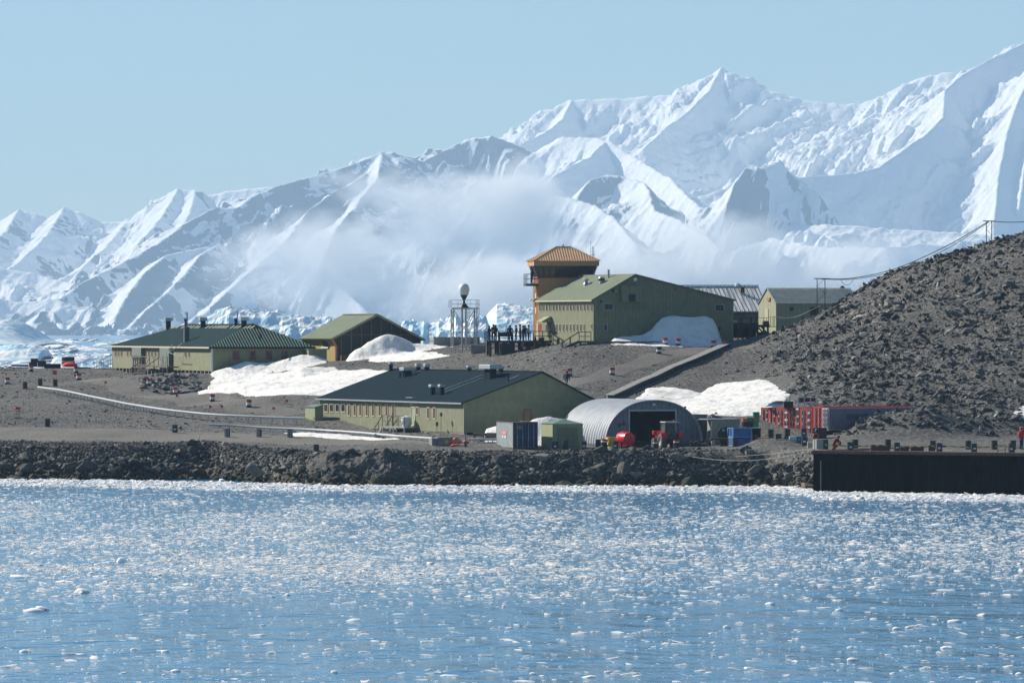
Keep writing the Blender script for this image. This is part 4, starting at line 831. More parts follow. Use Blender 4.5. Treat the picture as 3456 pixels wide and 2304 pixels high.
# ------------------------------------------------------------------ control tower
def tower():
    yaw = math.atan2(.12, .993); c = W(1818, 1167, 689.5); fr = Fr(c, yaw); t = thing('control_tower', 'orange-tan control tower with slanted glass cab and hipped roof', 'tower', c, yaw)
    w_, d_ = 6.4, 5.0; zf = fr.Fn(1850, 935).z; zg = fr.Fn(1850, 897).z; ze = fr.Fn(1850, 881).z; za = zf + (fr.on(1895, 834, (3.2, 2.5, 0)).z - zf)
    m = MB(); m.box(0, w_, 0, d_, -2, zf); m.build('shaft', M_ORANGE, t)
    m = MB(); seams(m, 0, w_, lambda x: -1.5, lambda x: zf - .02, .3, d=.02); seams(m, 0, d_, lambda x: -1.5, lambda x: zf - .02, .3, face='L', d=.02); m.build('cladding_seams', M_ORANGE, t)
    f = .42
    def ring(z): k = (z - zf) / (zg - zf) * f; return [(-k, -k * .9, z), (w_ + k, -k * .9, z), (w_ + k, d_ + k, z), (-k, d_ + k, z)]
    e = 0.06; a, b = ring(zf + .1), ring(zg); ins = lambda P: [(P[0][0] + e, P[0][1] + e, P[0][2]), (P[1][0] - e, P[1][1] + e, P[1][2]), (P[2][0] - e, P[2][1] - e, P[2][2]), (P[3][0] + e, P[3][1] - e, P[3][2])]
    gm = MB(); A, B = ins(a), ins(b); gm.add(A + B, [(0, 1, 5, 4), (1, 2, 6, 5), (2, 3, 7, 6), (3, 0, 4, 7)]); cab = gm.build('cab_glazing', M_CABGLASS, t)
    fm = MB(); P0, P1 = ring(zf), ring(zg)
    for s in range(4):
        p, q, r, u = Vector(P0[s]), Vector(P0[(s + 1) % 4]), Vector(P1[s]), Vector(P1[(s + 1) % 4]); nn = 9 if s in (0, 2) else 5
        for k in range(nn): fm.bar(p.lerp(q, k / nn), r.lerp(u, k / nn), .075)
        fm.bar(p, q, .12)
    fm.build('mullions', M_RUST, cab)
    fl = MB(); fl.box(-.1, w_ + .1, -.1, d_ + .1, zf - .12, zf + .04); fl.build('cab_sill', M_REDTRIM, t)
    o1 = .62; m = MB(); m.box(-o1, w_ + o1, -o1, d_ + o1, zg + .003, ze); m.build('fascia', M_ORANGE, t)
    o2 = .72; cx, cy, rl = w_ / 2, d_ / 2, .85; E = [(-o2, -o2, ze), (w_ + o2, -o2, ze), (w_ + o2, d_ + o2, ze), (-o2, d_ + o2, ze)]; T0, T1 = (cx - rl, cy, za), (cx + rl, cy, za)
    m = MB(); m.add(E + [T0, T1], [(0, 1, 5, 4), (1, 2, 5), (2, 3, 4, 5), (3, 0, 4), (3, 2, 1, 0)]); rf = m.build('roof', M_ORANGER, t)
    rb = MB(); n = 26
    for k in range(n + 1):
        x = -o2 + (w_ + 2 * o2) * k / n; tt = min(1, (x + o2) / (cx - rl + o2), (w_ + o2 - x) / (w_ + o2 - cx - rl))
        for yy, s in ((-o2, 1), (d_ + o2, -1)):
            if tt > .05: rb.bar((x, yy, ze + .04), (x, yy + s * (cy + o2) * tt, ze + (za - ze) * tt + .04), .07)
    for k in range(1, 16):
        y = -o2 + (d_ + 2 * o2) * k / 16; tt = min(1, (y + o2) / (cy + o2), (d_ + o2 - y) / (cy + o2))
        for xx, s in ((-o2, 1), (w_ + o2, -1)): rb.bar((xx, y, ze + .03), (xx + s * (cx - rl + o2) * tt, y, ze + (za - ze) * tt + .03), .05)
    rb.build('roof_ribs', M_ORANGER, rf); hp = MB()
    for p, q in ((E[0], T0), (E[1], T1), (E[2], T1), (E[3], T0), (T0, T1)): hp.bar(Vector(p) + Vector((0, 0, .05)), Vector(q) + Vector((0, 0, .06)), .14, .1)
    hp.build('hip_cap', M_ORANGER, rf); m = MB(); m.lathe([(0, .35), (.05, .3), (.1, .05), (.12, 0)], 8, c=(cx, cy, za)); m.build('finial', M_DKSTEEL, rf)
    # balcony
    zb = fr.L(1800, 958).z; m = MB(); m.box(-1.45, -.02, -.1, 2.6, zb - .28, zb); bal = m.build('balcony', M_DKSTEEL, t); r = MB()
    for y in (-.05, .8, 1.7, 2.55): r.bar((-1.42, y, zb), (-1.42, y, zb + 1.1), .05)
    for x in (-1.42, -.95, -.5): r.bar((x, -.05, zb), (x, -.05, zb + 1.1), .045); r.bar((x, 2.55, zb), (x, 2.55, zb + 1.1), .045)
    for h in (.55, 1.1): r.bar((-1.42, -.05, zb + h), (-1.42, 2.55, zb + h), .05); r.bar((-1.42, -.05, zb + h), (0, -.05, zb + h), .05); r.bar((-1.42, 2.55, zb + h), (0, 2.55, zb + h), .05)
    r.build('balcony_rail', M_DKSTEEL, bal)
    for y, px in ((.3, 1810), (2.6, 1795)):
        z = fr.L(1808, 1007).z; m = MB(); m.prism([(-.75, z - .3), (-.02, z - .3), (-.02, z), (-.4, z)], y, y + 1.1); m.build('window_canopy', M_OLIVE_SEAM, t)
    a = fr.L(1814, 1090); m = MB(); m.box(-.06, .02, .5, 1.5, a.z - 1.9, a.z); m.build('door', M_CREAM, t)
    for py in (1000, 1048): z = fr.L(1805, py).z; m = MB(); m.box(-.05, .02, 2.0, 3.0, z - .35, z + .35); m.build('small_window', M_CREAM, t)
    # aerial mast behind the cab
    x = w_ + .25; a0 = MB(); z0 = fr.Fn(2014, 925).z; z1 = fr.on(2014, 832, (x, 2, 0)).z; a0.bar((x, 2, z0 - 2), (x, 2, z1), .09)
    for dx, p0, p1 in ((-.27, 812, 872), (.22, 850, 874)): a0.bar((x + dx, 2, fr.on(2014, p1, (x, 2, 0)).z), (x + dx, 2, fr.on(2014, p0, (x, 2, 0)).z), .035)
    zz = fr.on(2014, 860, (x, 2, 0)).z; a0.bar((x - .27, 2, zz), (x + .22, 2, zz), .04); a0.bar((x, 2, fr.Fn(2014, 900).z), (x - .6, 1.6, fr.Fn(2014, 905).z), .05); a0.build('aerial', M_DKSTEEL, t)
    return t, fr, zb
TOWER, FR_T, ZBAL = tower()

# ------------------------------------------------------------------ A: hipped building at the left
def hip_building():
    Yc = 705; yaw = math.atan2(.27, .963); c = W(716, 1259, Yc); fr = Fr(c, yaw); t = thing('hipped_building', 'long olive hut with dark green hipped roof and roof vents at the left', 'building', c, yaw)
    ln = fr.L(378, 1200).y; wd = fr.Fn(1050, 1200).x; HW = fr.L(716, 1172).z; RZ = fr.on(898, 1092, (wd * .53, wd * .5, 0)).z; rx = wd * .53; ry0 = wd * .5; ry1 = ln - 16
    m = MB(); m.box(0, wd, 0, ln, .25, HW); m.build('wall', M_OLIVE, t); m = MB(); seams(m, 0, wd, lambda x: .3, lambda x: HW - .02, .45); m.build('cladding_seams', M_OLIVE, t)
    m = MB(); m.box(.4, wd - .4, .3, ln - .3, -2.2, .25); m.build('crawl_space_shade', M_VOID, t); m = MB()  # underfloor shade put in as a near-black block behind the piers
    for k in range(1, 27): m.box(.05, .35, ln * k / 27 - .16, ln * k / 27 + .16, -2.2, .25)
    for k in range(1, 10): m.box(wd * k / 10 - .15, wd * k / 10 + .15, .05, .28, -2.2, .25)
    m.build('foundation_pier', M_CONC, t)
    o = .45; z0 = HW + .02; E = [(-o, -o, z0), (wd + o, -o, z0), (wd + o, ln + o, z0), (-o, ln + o, z0)]; A, B = (rx, ry0, RZ), (rx, ry1, RZ)
    m = MB(); m.add(E + [A, B], [(0, 1, 4), (1, 2, 5, 4), (2, 3, 5), (3, 0, 4, 5), (3, 2, 1, 0)]); rf = m.build('roof', M_GREENROOF, t)
    rb = MB(); n = 36
    for k in range(n + 1):
        x = -o + (wd + 2 * o) * k / n; tt = min((x + o) / (rx + o), (wd + o - x) / (wd + o - rx))
        if tt > .03: rb.bar((x, -o, z0 + .03), (x, -o + (ry0 + o) * tt, z0 + (RZ - z0) * tt + .03), .11, .09)
    rb.build('roof_ribs', M_RIB, rf)  # pale colour paints in the stripes of glancing sun
    m = MB(); m.box(-o - .06, -o, -o, ln + o, z0 - .16, z0 + .03); m.build('gutter', M_CREAM, rf); m = MB(); m.box(-o, wd + o, -o - .06, -o, z0 - .18, z0 + .02); m.build('front_fascia', M_GREENROOF, rf)
    def rp(px, py): return fr.on(px, py, (-o, 0, z0), (-(RZ - z0), 0, rx + o))
    for px, w2, h in ((568, .55, 1.05), (685, .55, 1.05), (823, .55, 1.05)): p = rp(px, 1104); vent_box(t, fr, p, w2, w2, h * .75, .95, .42, M_GREENROOF)
    for px, h in ((627, .9), (796, .9)): p = rp(px, 1100); vent_box(t, fr, p, .28, .28, h * .7, .38, .3, M_GREENROOF, M_GREENROOF); m = MB(); m.cyl(p + Vector((.15, -.1, 0)), p + Vector((.15, -.1, 1.75)), .07); m.build('flue', M_BLACK, t)
    p = rp(629, 1152); m = MB(); m.box(p.x - .3, p.x + .3, p.y - .3, p.y + .3, p.z - .3, p.z + 1.75); m.cyl(p + Vector((.05, 0, 1.7)), p + Vector((.05, 0, 2.75)), .09); m.build('chimney', pmat('chimney_grey', (.10, .10, .11)), t)
    # light patches along the ridge
    m = MB()
    for px in (548, 556, 582, 590, 600, 618, 630, 640, 650, 662, 672, 700, 712, 724, 734, 742, 750, 758, 766, 784, 796, 806, 828, 840, 852):
        p, q = rp(px - 7, 1109), rp(px + 7, 1100); m.bar(p + Vector((0, 0, .04)), q + Vector((0, 0, .04)), .16, .04)
    m.build('snow_guard', M_CREAM, rf)
    p = fr.on(965, 1122, (wd + o, 0, z0), ((RZ - z0), 0, wd + o - rx)); vent_box(t, fr, Vector((wd * .83, ry0 + 1, z0 + .9)), .5, .5, .5, .9, .15, M_GREENROOF, M_GREENROOF)
    d = 2.613
    for x in (1021, 1046, 1074, 1126, 1155, 1182): window(t, fr, 'L', ((x - 6) / d, 1173.5, (x + 6) / d, 1203), M_CREAM, M_REDBROWN, .05)
    for x in (1290, 1316, 1343, 1372, 1400, 1428, 1455, 1483, 1640, 1670): window(t, fr, 'L', ((x - 6) / d, 1178, (x + 6) / d, 1206), M_CREAM, M_REDBROWN, .05)
    for x in (2080, 2230, 2383 - 11, 2352 + 159): window(t, fr, 'F', ((x - 30) / d, 1183, (x + 30) / d, 1214), M_REDTRIM, M_GLASS, .12)
    for a, b in ((458, 489), (552, 583)):
        p, q = fr.L(a, 1200), fr.L(b, 1200); m = MB(); m.box(-.5, -.01, min(p.y, q.y), max(p.y, q.y), .2, HW - .12); m.build('wall_bay', pmat('shaded_bay_panel', (.15, .18, .16)), t)  # grey paints in the shade of the bay's turned face
    m = MB(); m.box(-.16, .06, -.22, -.03, .1, HW - .05); m.build('downpipe', M_STEEL, t)
    # entrance stair, landing and timber ramp
    p = fr.L(600, 1240); st = MB(); zl = fr.L(600, 1236).z; y0, y1 = fr.L(618, 1236).y, fr.L(527, 1236).y
    st.box(-2.0, -.55, y0, y1, zl - .15, zl)
    for k in range(7): st.box(-2.9 - k * .26, -2.64 - k * .26 + .3, y0 + 4, y0 + 11, zl - .12 - k * .19, zl - .07 - k * .19)
    for y in (y0, (y0 + y1) / 2, y1): st.box(-2, -1.85, y - .08, y + .08, -2, zl)
    so = st.build('landing', M_WOOD, t); r = MB()
    yy = y0
    while yy < y1 + .1: r.bar((-1.95, yy, zl), (-1.95, yy, zl + 1.15), .08); yy += (y1 - y0) / 6
    for h in (.15, 1.15): r.bar((-1.95, y0, zl + h), (-1.95, y1, zl + h), .09)
    r.bar((-1.95, y0, zl + .15), (-1.95, y0 + (y1 - y0) / 3, zl + 1.1), .06); r.bar((-1.95, y0 + 2 * (y1 - y0) / 3, zl + 1.1), (-1.95, y1 - 3, zl + .15), .06)
    for y in (y0 + 4, y0 + 11): r.bar((-2.1, y, zl + 1.1), (-4.6, y, zl - .6), .09); r.bar((-4.4, y, zl - 1.5), (-4.4, y, zl - .5), .08)
    r.build('handrail', M_WOOD, so)
    rk = MB(); ya, yb_ = fr.L(523, 1240).y, fr.L(491, 1240).y
    for k in range(10): y = ya + (yb_ - ya) * k / 9; rk.bar((-1.6, y, zl - .3), (-1.6, y + .8 * (-1) ** k, zl + 1.2), .1)
    for h in (-.2, 1.1): rk.bar((-1.6, ya, zl + h), (-1.6, yb_, zl + h), .12)
    for k in range(4): y = ya + (yb_ - ya) * k / 3; rk.box(-1.75, -1.4, y - .1, y + .1, -2, zl - .2)
    rk.build('ski_rack', M_WOOD, t)
    # small stair at the far left end
    p = fr.L(378, 1230); s2 = MB(); zz = fr.L(378, 1227).z; s2.box(-.2, .8, ln + .05, ln + 1.6, zz - .12, zz)
    for k in range(5): s2.box(-.6 - k * .35, -.2 - k * .35, ln + .1, ln + 1.5, zz - .2 - k * .2, zz - .14 - k * .2)
    for y in (ln + .1, ln + 1.5):
        for x, z in ((.7, zz), (-.2, zz), (-1.1, zz - .5), (-2, zz - 1)): s2.bar((x, y, z - .5), (x, y, z + 1.05), .05)
        for h in (.55, 1.05): s2.bar((.7, y, zz + h), (-.2, y, zz + h), .05); s2.bar((-.2, y, zz + h), (-2, y, zz - 1 + h), .05)
    s2.build('side_stair', M_STEEL, t)
    # aerial dish frame by the door
    p = fr.L(607, 1190); m = MB(); m.lathe([(0, .1), (.14, 0), (0, -.1)], 8, c=(-1.4, p.y, p.z)); m.bar((-1.4, p.y, p.z), (-.3, p.y + 3, p.z + 1), .06); m.bar((-1.4, p.y, p.z), (-.3, p.y - 3, p.z + 1.2), .06); m.bar((-1.4, p.y, p.z), (-1.0, p.y - 6, p.z - .4), .06); m.bar((-1.4, p.y + 2, p.z - 2), (-1.4, p.y + 1, p.z), .05); m.build('aerial_frame', M_STEEL, t)
    # corrugated annex on the right
    c2 = W(1042, 1262, Yc + 1); f2 = Fr(c2, yaw); t2 = thing('corrugated_annex', 'green corrugated annex at the right end of the hipped building', 'annex', c2, yaw); w2 = f2.Fn(1103, 1200).x; h2 = f2.Fn(1060, 1179).z
    m = MB(); m.box(0, w2, 0, 5, -1, h2); m.build('wall', M_GREENROOF if 0 else M_OLIVE, t2); m = MB(); seams(m, 0, w2, lambda x: -.8, lambda x: h2, .16, d=.05, w=.07); m.build('corrugation', M_OLIVE, t2)
    m = MB(); m.box(-.1, w2 + .1, -.12, 5, h2 + .003, h2 + .08); m.build('roof', M_RIB, t2)
    return t, fr
BLD_A, FR_A = hip_building()

# ------------------------------------------------------------------ F: open shed with leaning side walls
def open_shed():
    Y = 710; c = W(1134, 1206, Y); fr = Fr(c, YAW); t = thing('boat_shed', 'open-fronted shed with black framed gable and sage green roof', 'shed', c, YAW)
    zE = fr.Fn(1134, 1142).z; pk = fr.Fn(1273, 1062); xr = fr.Fn(1425, 1142).x; ln = fr.on(1012, 1140, (-.4, 0, 0), (1, 0, 0)).y; sl = (pk.z - zE) / (pk.x + .5)
    gate = [(.25, -.6), (xr - .6, -.6), (xr - .05, zE - .1), (pk.x, pk.z - .25), (-.3, zE - .1), (.25, zE - .95)]
    m = MB(); m.prism(gate, .25, .45); m.build('gable_wall', pmat('black_boards', (.016, .024, .022), .8, .2, 1), t)
    m = MB()
    for px in (1154, 1188, 1221, 1255, 1288.5, 1322, 1355, 1388): x = fr.Fn(px, 1150).x; zt = (zE + (x + .5) * sl if x < pk.x else pk.z - (x - pk.x) * (pk.z - zE) / (xr - pk.x)) - .3; m.box(x - .04, x + .04, .17, .27, -.4, zt)
    z = fr.Fn(1280, 1129).z; x0 = (z - zE) / sl - .2; m.box(x0, xr - .9, .16, .26, z - .03, z + .03); m.build('frame_batten', M_WOOD, t)
    m = MB(); m.slab([(-.55, 0, zE), (pk.x, 0, pk.z + .1), (pk.x, ln, pk.z + .1), (-.55, ln, zE)], .16); m.slab([(pk.x, 0, pk.z + .1), (xr + .35, 0, zE - .15), (xr + .35, ln, zE - .15), (pk.x, ln, pk.z + .1)], .16); rf = m.build('roof', M_SAGE, t)
    m = MB(); m.box(pk.x - .3, pk.x + .12, .0, ln, pk.z + .1, pk.z + .14); m.build('ridge_cap', M_CREAM, rf)
    m = MB(); m.bar((-.55, -.06, zE - .08), (pk.x, -.06, pk.z), .1, .26); m.bar((pk.x, -.06, pk.z), (xr + .35, -.06, zE - .22), .1, .26); m.build('bargeboard', M_OLIVE, rf)
    my = pmat('ochre_wall', (.36, .30, .11), .75, .15, 1.5)
    m = MB(); m.add([(.2, .45, -.6), (.2, ln - .2, -.6), (.2, ln - .2, zE - .95), (.2, .45, zE - .95), (-.3, .45, zE - .12), (-.3, ln - .2, zE - .12), (.5, .45, -.6), (.5, ln - .2, -.6), (.5, ln - .2, zE - .3), (.5, .45, zE - .3)], [(0, 1, 2, 3), (3, 2, 5, 4), (4, 5, 8, 9), (6, 9, 8, 7), (0, 3, 4, 9, 6), (1, 7, 8, 5, 2)]); m.build('side_wall', my, t)
    m = MB(); m.box(xr - .6, xr - .4, .45, ln - .2, -.6, zE - .1); m.box(.5, xr - .6, ln - .3, ln - .2, -.6, zE - .1); m.build('back_wall', my, t)
    m = MB(); m.box(.0, .24, .18, .44, -.4, zE - .95); m.bar((.12, .3, zE - .95), (-.35, .3, zE - .1), .22); m.build('corner_post', pmat('salmon_post', (.42, .16, .08)), t)
    m = MB()
    for k in range(9): y = 3 + k * (ln - 10) / 9; m.bar((.1, y, zE - .95), (-.22, y, zE - .35), .12)
    m.build('window_strip', M_BLACK, t); m = MB(); m.box(.08, .19, 3, ln - 6, zE - 1.2, zE - 1.02); m.build('white_rail', M_WHITE, t)
    b = MB(); p = ground(1195, 705); b.box(-1.6, 4.6, -.3, .3, -.3, .42); o = b.build('timber_baulk', M_RUST); o.location = p + Vector((0, 0, .05)); o.rotation_euler.z = YAW - .15; tag(o, 'rusty brown beam lying before the snow drift at the boat shed', 'beam')
    return fr
FR_F = open_shed()

# ------------------------------------------------------------------ radome tower and store container
def railing(mb, P, zb, h=1.1, mid=(.55,), r=.05, post=1.2):
    for p, q in zip(P[:-1], P[1:]):
        p, q = Vector(p), Vector(q); n = max(1, round((q - p).length / post))
        for k in range(n + 1): a = p.lerp(q, k / n); mb.bar(a, a + Vector((0, 0, h)), r)
        for m_ in list(mid) + [h]: mb.bar(p + Vector((0, 0, m_)), q + Vector((0, 0, m_)), r)
def radome():
    Y = 695; c = W(1566, 1173, Y); t = thing('radome_tower', 'white egg-shaped radome on a galvanised lattice tower with railed platform', 'radome tower', c, .12); fr = Fr(c, .12)
    zp = fr.Fn(1566, 1043).z; hw = 1.4; L = MB()
    for sx in (-1, 1):
        for sy in (-1, 1): L.bar((sx * hw, sy * hw, -.6), (sx * hw * .97, sy * hw, zp), .11)
    for sx, sy, ex, ey in ((-1, -1, 1, -1), (-1, 1, 1, 1), (-1, -1, -1, 1), (1, -1, 1, 1)):
        a, b = Vector((sx * hw, sy * hw, 0)), Vector((ex * hw, ey * hw, 0)); z1 = zp * .40
        L.bar(a + Vector((0, 0, z1)), b + Vector((0, 0, z1)), .08); L.bar(a + Vector((0, 0, .1)), b + Vector((0, 0, .1)), .07)
        mid = (a + b) / 2
        for p in (a, b): L.bar(p + Vector((0, 0, zp)), mid + Vector((0, 0, z1 + .3)), .07); L.bar(p + Vector((0, 0, z1)), mid + Vector((0, 0, .1)), .06); L.bar(mid * .4 + p * .6 + Vector((0, 0, z1)), mid + Vector((0, 0, 1.0)), .05)
    L.build('lattice', M_STEEL, t); m = MB()
    for x in (-.22, .22): m.cyl((x, 0, -.4), (x, 0, zp), .11)
    m.build('central_column', M_STEEL, t); m = MB()
    for x in (.42, .66): m.bar((x, -.3, .3), (x, -.3, zp), .04)
    for k in range(16): m.bar((.42, -.3, .4 + k * zp / 17), (.66, -.3, .4 + k * zp / 17), .035)
    m.build('ladder', M_STEEL, t)
    m = MB(); m.box(-1.62, 1.62, -1.6, 1.6, zp, zp + .16); pf = m.build('platform', M_STEEL, t); m = MB(); railing(m, [(-1.62, -1.6, zp + .16), (1.62, -1.6, zp + .16), (1.62, 1.6, zp + .16), (-1.62, 1.6, zp + .16), (-1.62, -1.6, zp + .16)], 0, .92, (.45,), .04, 1.1); m.build('platform_rail', M_STEEL, pf)
    m = MB()
    for sx in (-1, 1): m.bar((sx * 1.62, -1.6, zp), (sx * 1.42, -1.45, zp * .47), .05)
    m.build('platform_brace', M_STEEL, pf)
    z1 = fr.Fn(1566, 995).z; z2 = fr.Fn(1566, 956).z; zn = fr.Fn(1566, 1014).z
    m = MB(); m.lathe([(.62, zp + .16), (.14, zp + .75), (.13, zn), (.46, z1), (0, z1)], 14); m.build('pedestal', M_BLACK, t, True)
    H = z2 - z1; pr = [(0, z1), (.50, z1 + .01), (.56, z1 + H * .15), (.63, z1 + H * .42), (.62, z1 + H * .62), (.5, z1 + H * .84), (.28, z1 + H * .97), (0, z2)]
    m = MB(); m.lathe(pr, 28); rd = m.build('radome', M_WHITE, t, True); m = MB(); m.box(.44, .60, -.36, -.28, z1 + H * .40, z1 + H * .46, Matrix.Rotation(0, 4, 'Z')); m.build('marking', M_DKSTEEL, rd)
radome()

def container(label, loc, yaw, L, Wd=2.44, H=2.59, side=None, doorm=None, group=None, frame=None, name='shipping_container', pitch=.3, doors=True, roof=None):
    """local: door end at y=0 facing -y, long sides along y; origin at the front left bottom corner"""
    side = side or M_CONTRED; doorm = doorm or side; t = thing(name, label, 'container', loc, yaw, group)
    m = MB(); m.box(.06, Wd - .06, .06, L - .06, .12, H - .08); b = m.build('body', side, t); r = MB(); y = .25
    while y < L - .2: r.box(.01, .07, y, y + pitch * .5, .16, H - .12); r.box(Wd - .07, Wd - .01, y, y + pitch * .5, .16, H - .12); y += pitch
    r.build('side_corrugation', side, b)
    f = MB()
    for x in (0, Wd - .12):
        for y_ in (0, L - .12): f.box(x, x + .12, y_, y_ + .12, 0, H)
        f.box(x, x + .12, .12, L - .12, H - .1, H - .001); f.box(x, x + .12, .12, L - .12, .001, .14)
    for y_ in (0, L - .12): f.box(.12, Wd - .12, y_, y_ + .12, H - .12, H - .002); f.box(.12, Wd - .12, y_, y_ + .12, .002, .14)
    f.build('corner_frame', frame or side, t)
    if roof: m = MB(); m.box(.1, Wd - .1, .1, L - .1, H - .08, H - .03); m.build('roof', roof, t)
    if doors:
        for k in (0, 1):
            x0 = .13 + k * (Wd - .26) / 2; x1 = x0 + (Wd - .26) / 2 - .02; d = MB(); d.box(x0, x1, .0, .05, .16, H - .14)
            for z in (.45, .95, 1.45, 1.95): d.box(x0 + .05, x1 - .05, -.035, 0, z, z + .34)
            do = d.build('door', doorm, t); rr = MB()
            for xx in (x0 + .28, x1 - .28): rr.cyl((xx, -.06, .18), (xx, -.06, H - .16), .025, n=6); rr.box(xx - .05, xx + .05, -.09, -.03, 1.05, 1.15)
            rr.build('locking_rod', M_STEEL, do)
    return t
# weathered container by the long building
_c = W(1732, 1515, 583); _fr = Fr(_c, math.atan2(.27, .963)); _L = _fr.L(1675, 1500).y; _H = _fr.Fn(1733, 1423).z; _Wd = _fr.Fn(1815, 1500).x
M_GREYC = pmat('weathered_grey_paint', (.50, .55, .57), .6, .22, 3, streak=.35)
ct = container('weathered container with grey left side, navy doors and red number panel', _c, _fr.yaw, _L, _Wd, _H, M_GREYC, M_NAVY, frame=M_RUST)
a, b = _fr.L(1695, 1453), _fr.L(1711, 1466); m = MB(); m.box(-.03, .005, min(a.y, b.y), max(a.y, b.y), b.z, a.z); pn = m.build('number_panel', pmat('faded_red_panel', (.70, .16, .16)), ct)
m = MB(); yy0, yy1 = min(a.y, b.y), max(a.y, b.y)
for f_ in (.28, .62): m.box(-.04, -.03, yy0 + (yy1 - yy0) * f_, yy0 + (yy1 - yy0) * (f_ + .12), b.z + .08, a.z - .08)
m.build('numeral', M_WHITE, pn)
def letters(par, txt, P, h, mat, face='L', w=None, name='lettering'):
    """block letters from strokes; P local start (right-hand neighbour further along +y for 'L' is leftwards in view)"""
    G = {'B': ['110', '101', '110', '101', '110'], 'N': ['101', '111', '111', '111', '101'], 'S': ['111', '100', '111', '001', '111'], 'A': ['010', '101', '111', '101', '101'], 'C': ['111', '100', '100', '100', '111'], '3': ['111', '001', '011', '001', '111'], '1': ['010', '110', '010', '010', '111']}
    c = h / 5; w = w or c; m = MB(); x = 0
    for ch in txt:
        for r_, row in enumerate(G[ch]):
            for q, v in enumerate(row):
                if v == '1':
                    if face == 'L': m.box(P[0] - .012, P[0], P[1] - x - (q + 1) * w, P[1] - x - q * w, P[2] - (r_ + 1) * c, P[2] - r_ * c)
                    else: m.box(P[0] + x + q * w, P[0] + x + (q + 1) * w, P[1] - .012, P[1], P[2] - (r_ + 1) * c, P[2] - r_ * c)
        x += 4 * w
    return m.build(name, mat, par)
a = _fr.L(1695.5, 1467.5); letters(ct, 'BN', (-.03, a.y, a.z), .30, M_WHITE, w=.21)
a, b = _fr.Fn(1742, 1435), _fr.Fn(1760, 1448); m = MB(); m.box(a.x, b.x, -.085, -.037, b.z, a.z); m.build('notice', pmat('ochre_notice', (.20, .18, .09)), ct)

# ------------------------------------------------------------------ small green twin-door store
def green_store():
    c = W(1865, 1514, 584); yaw = math.atan2(.27, .963); fr = Fr(c, yaw); t = thing('green_store_hut', 'small pale green store hut with shallow pitched roof and double doors', 'hut', c, yaw); w_ = fr.Fn(1967, 1500).x; l_ = fr.L(1827, 1500).y; h = fr.Fn(1865, 1430).z
    m = MB(); m.box(0, w_, 0, l_, 0, h); m.build('wall', M_OLIVE_SEAM, t); pk = fr.Fn(1918, 1415).z
    m = MB(); m.add([(-.08, -.08, h + .003), (w_ + .08, -.08, h + .003), (w_ + .08, l_ + .08, h + .003), (-.08, l_ + .08, h + .003), (w_ * .5, l_ * .35, pk + .05), (w_ * .5, l_ * .65, pk + .05)], [(0, 1, 4), (1, 2, 5, 4), (2, 3, 5), (3, 0, 4, 5), (3, 2, 1, 0)]); m.build('roof', M_RIB, t)
    for k in (0, 1):
        x0 = .5 + k * (w_ - 1.0) / 2; m = MB(); m.box(x0, x0 + (w_ - 1.04) / 2, -.04, .0, .12, h - .35); d = m.build('door', M_OLIVE, t); m = MB(); m.box(x0 + .6 - k * .35, x0 + .75 - k * .35, -.07, -.04, 1.0, 1.06); m.build('handle', M_STEEL, d)
    m = MB(); m.box(-.5, -.1, -.5, 1.2, -.4, .35); m.build('plinth', M_CONC, t)
green_store()

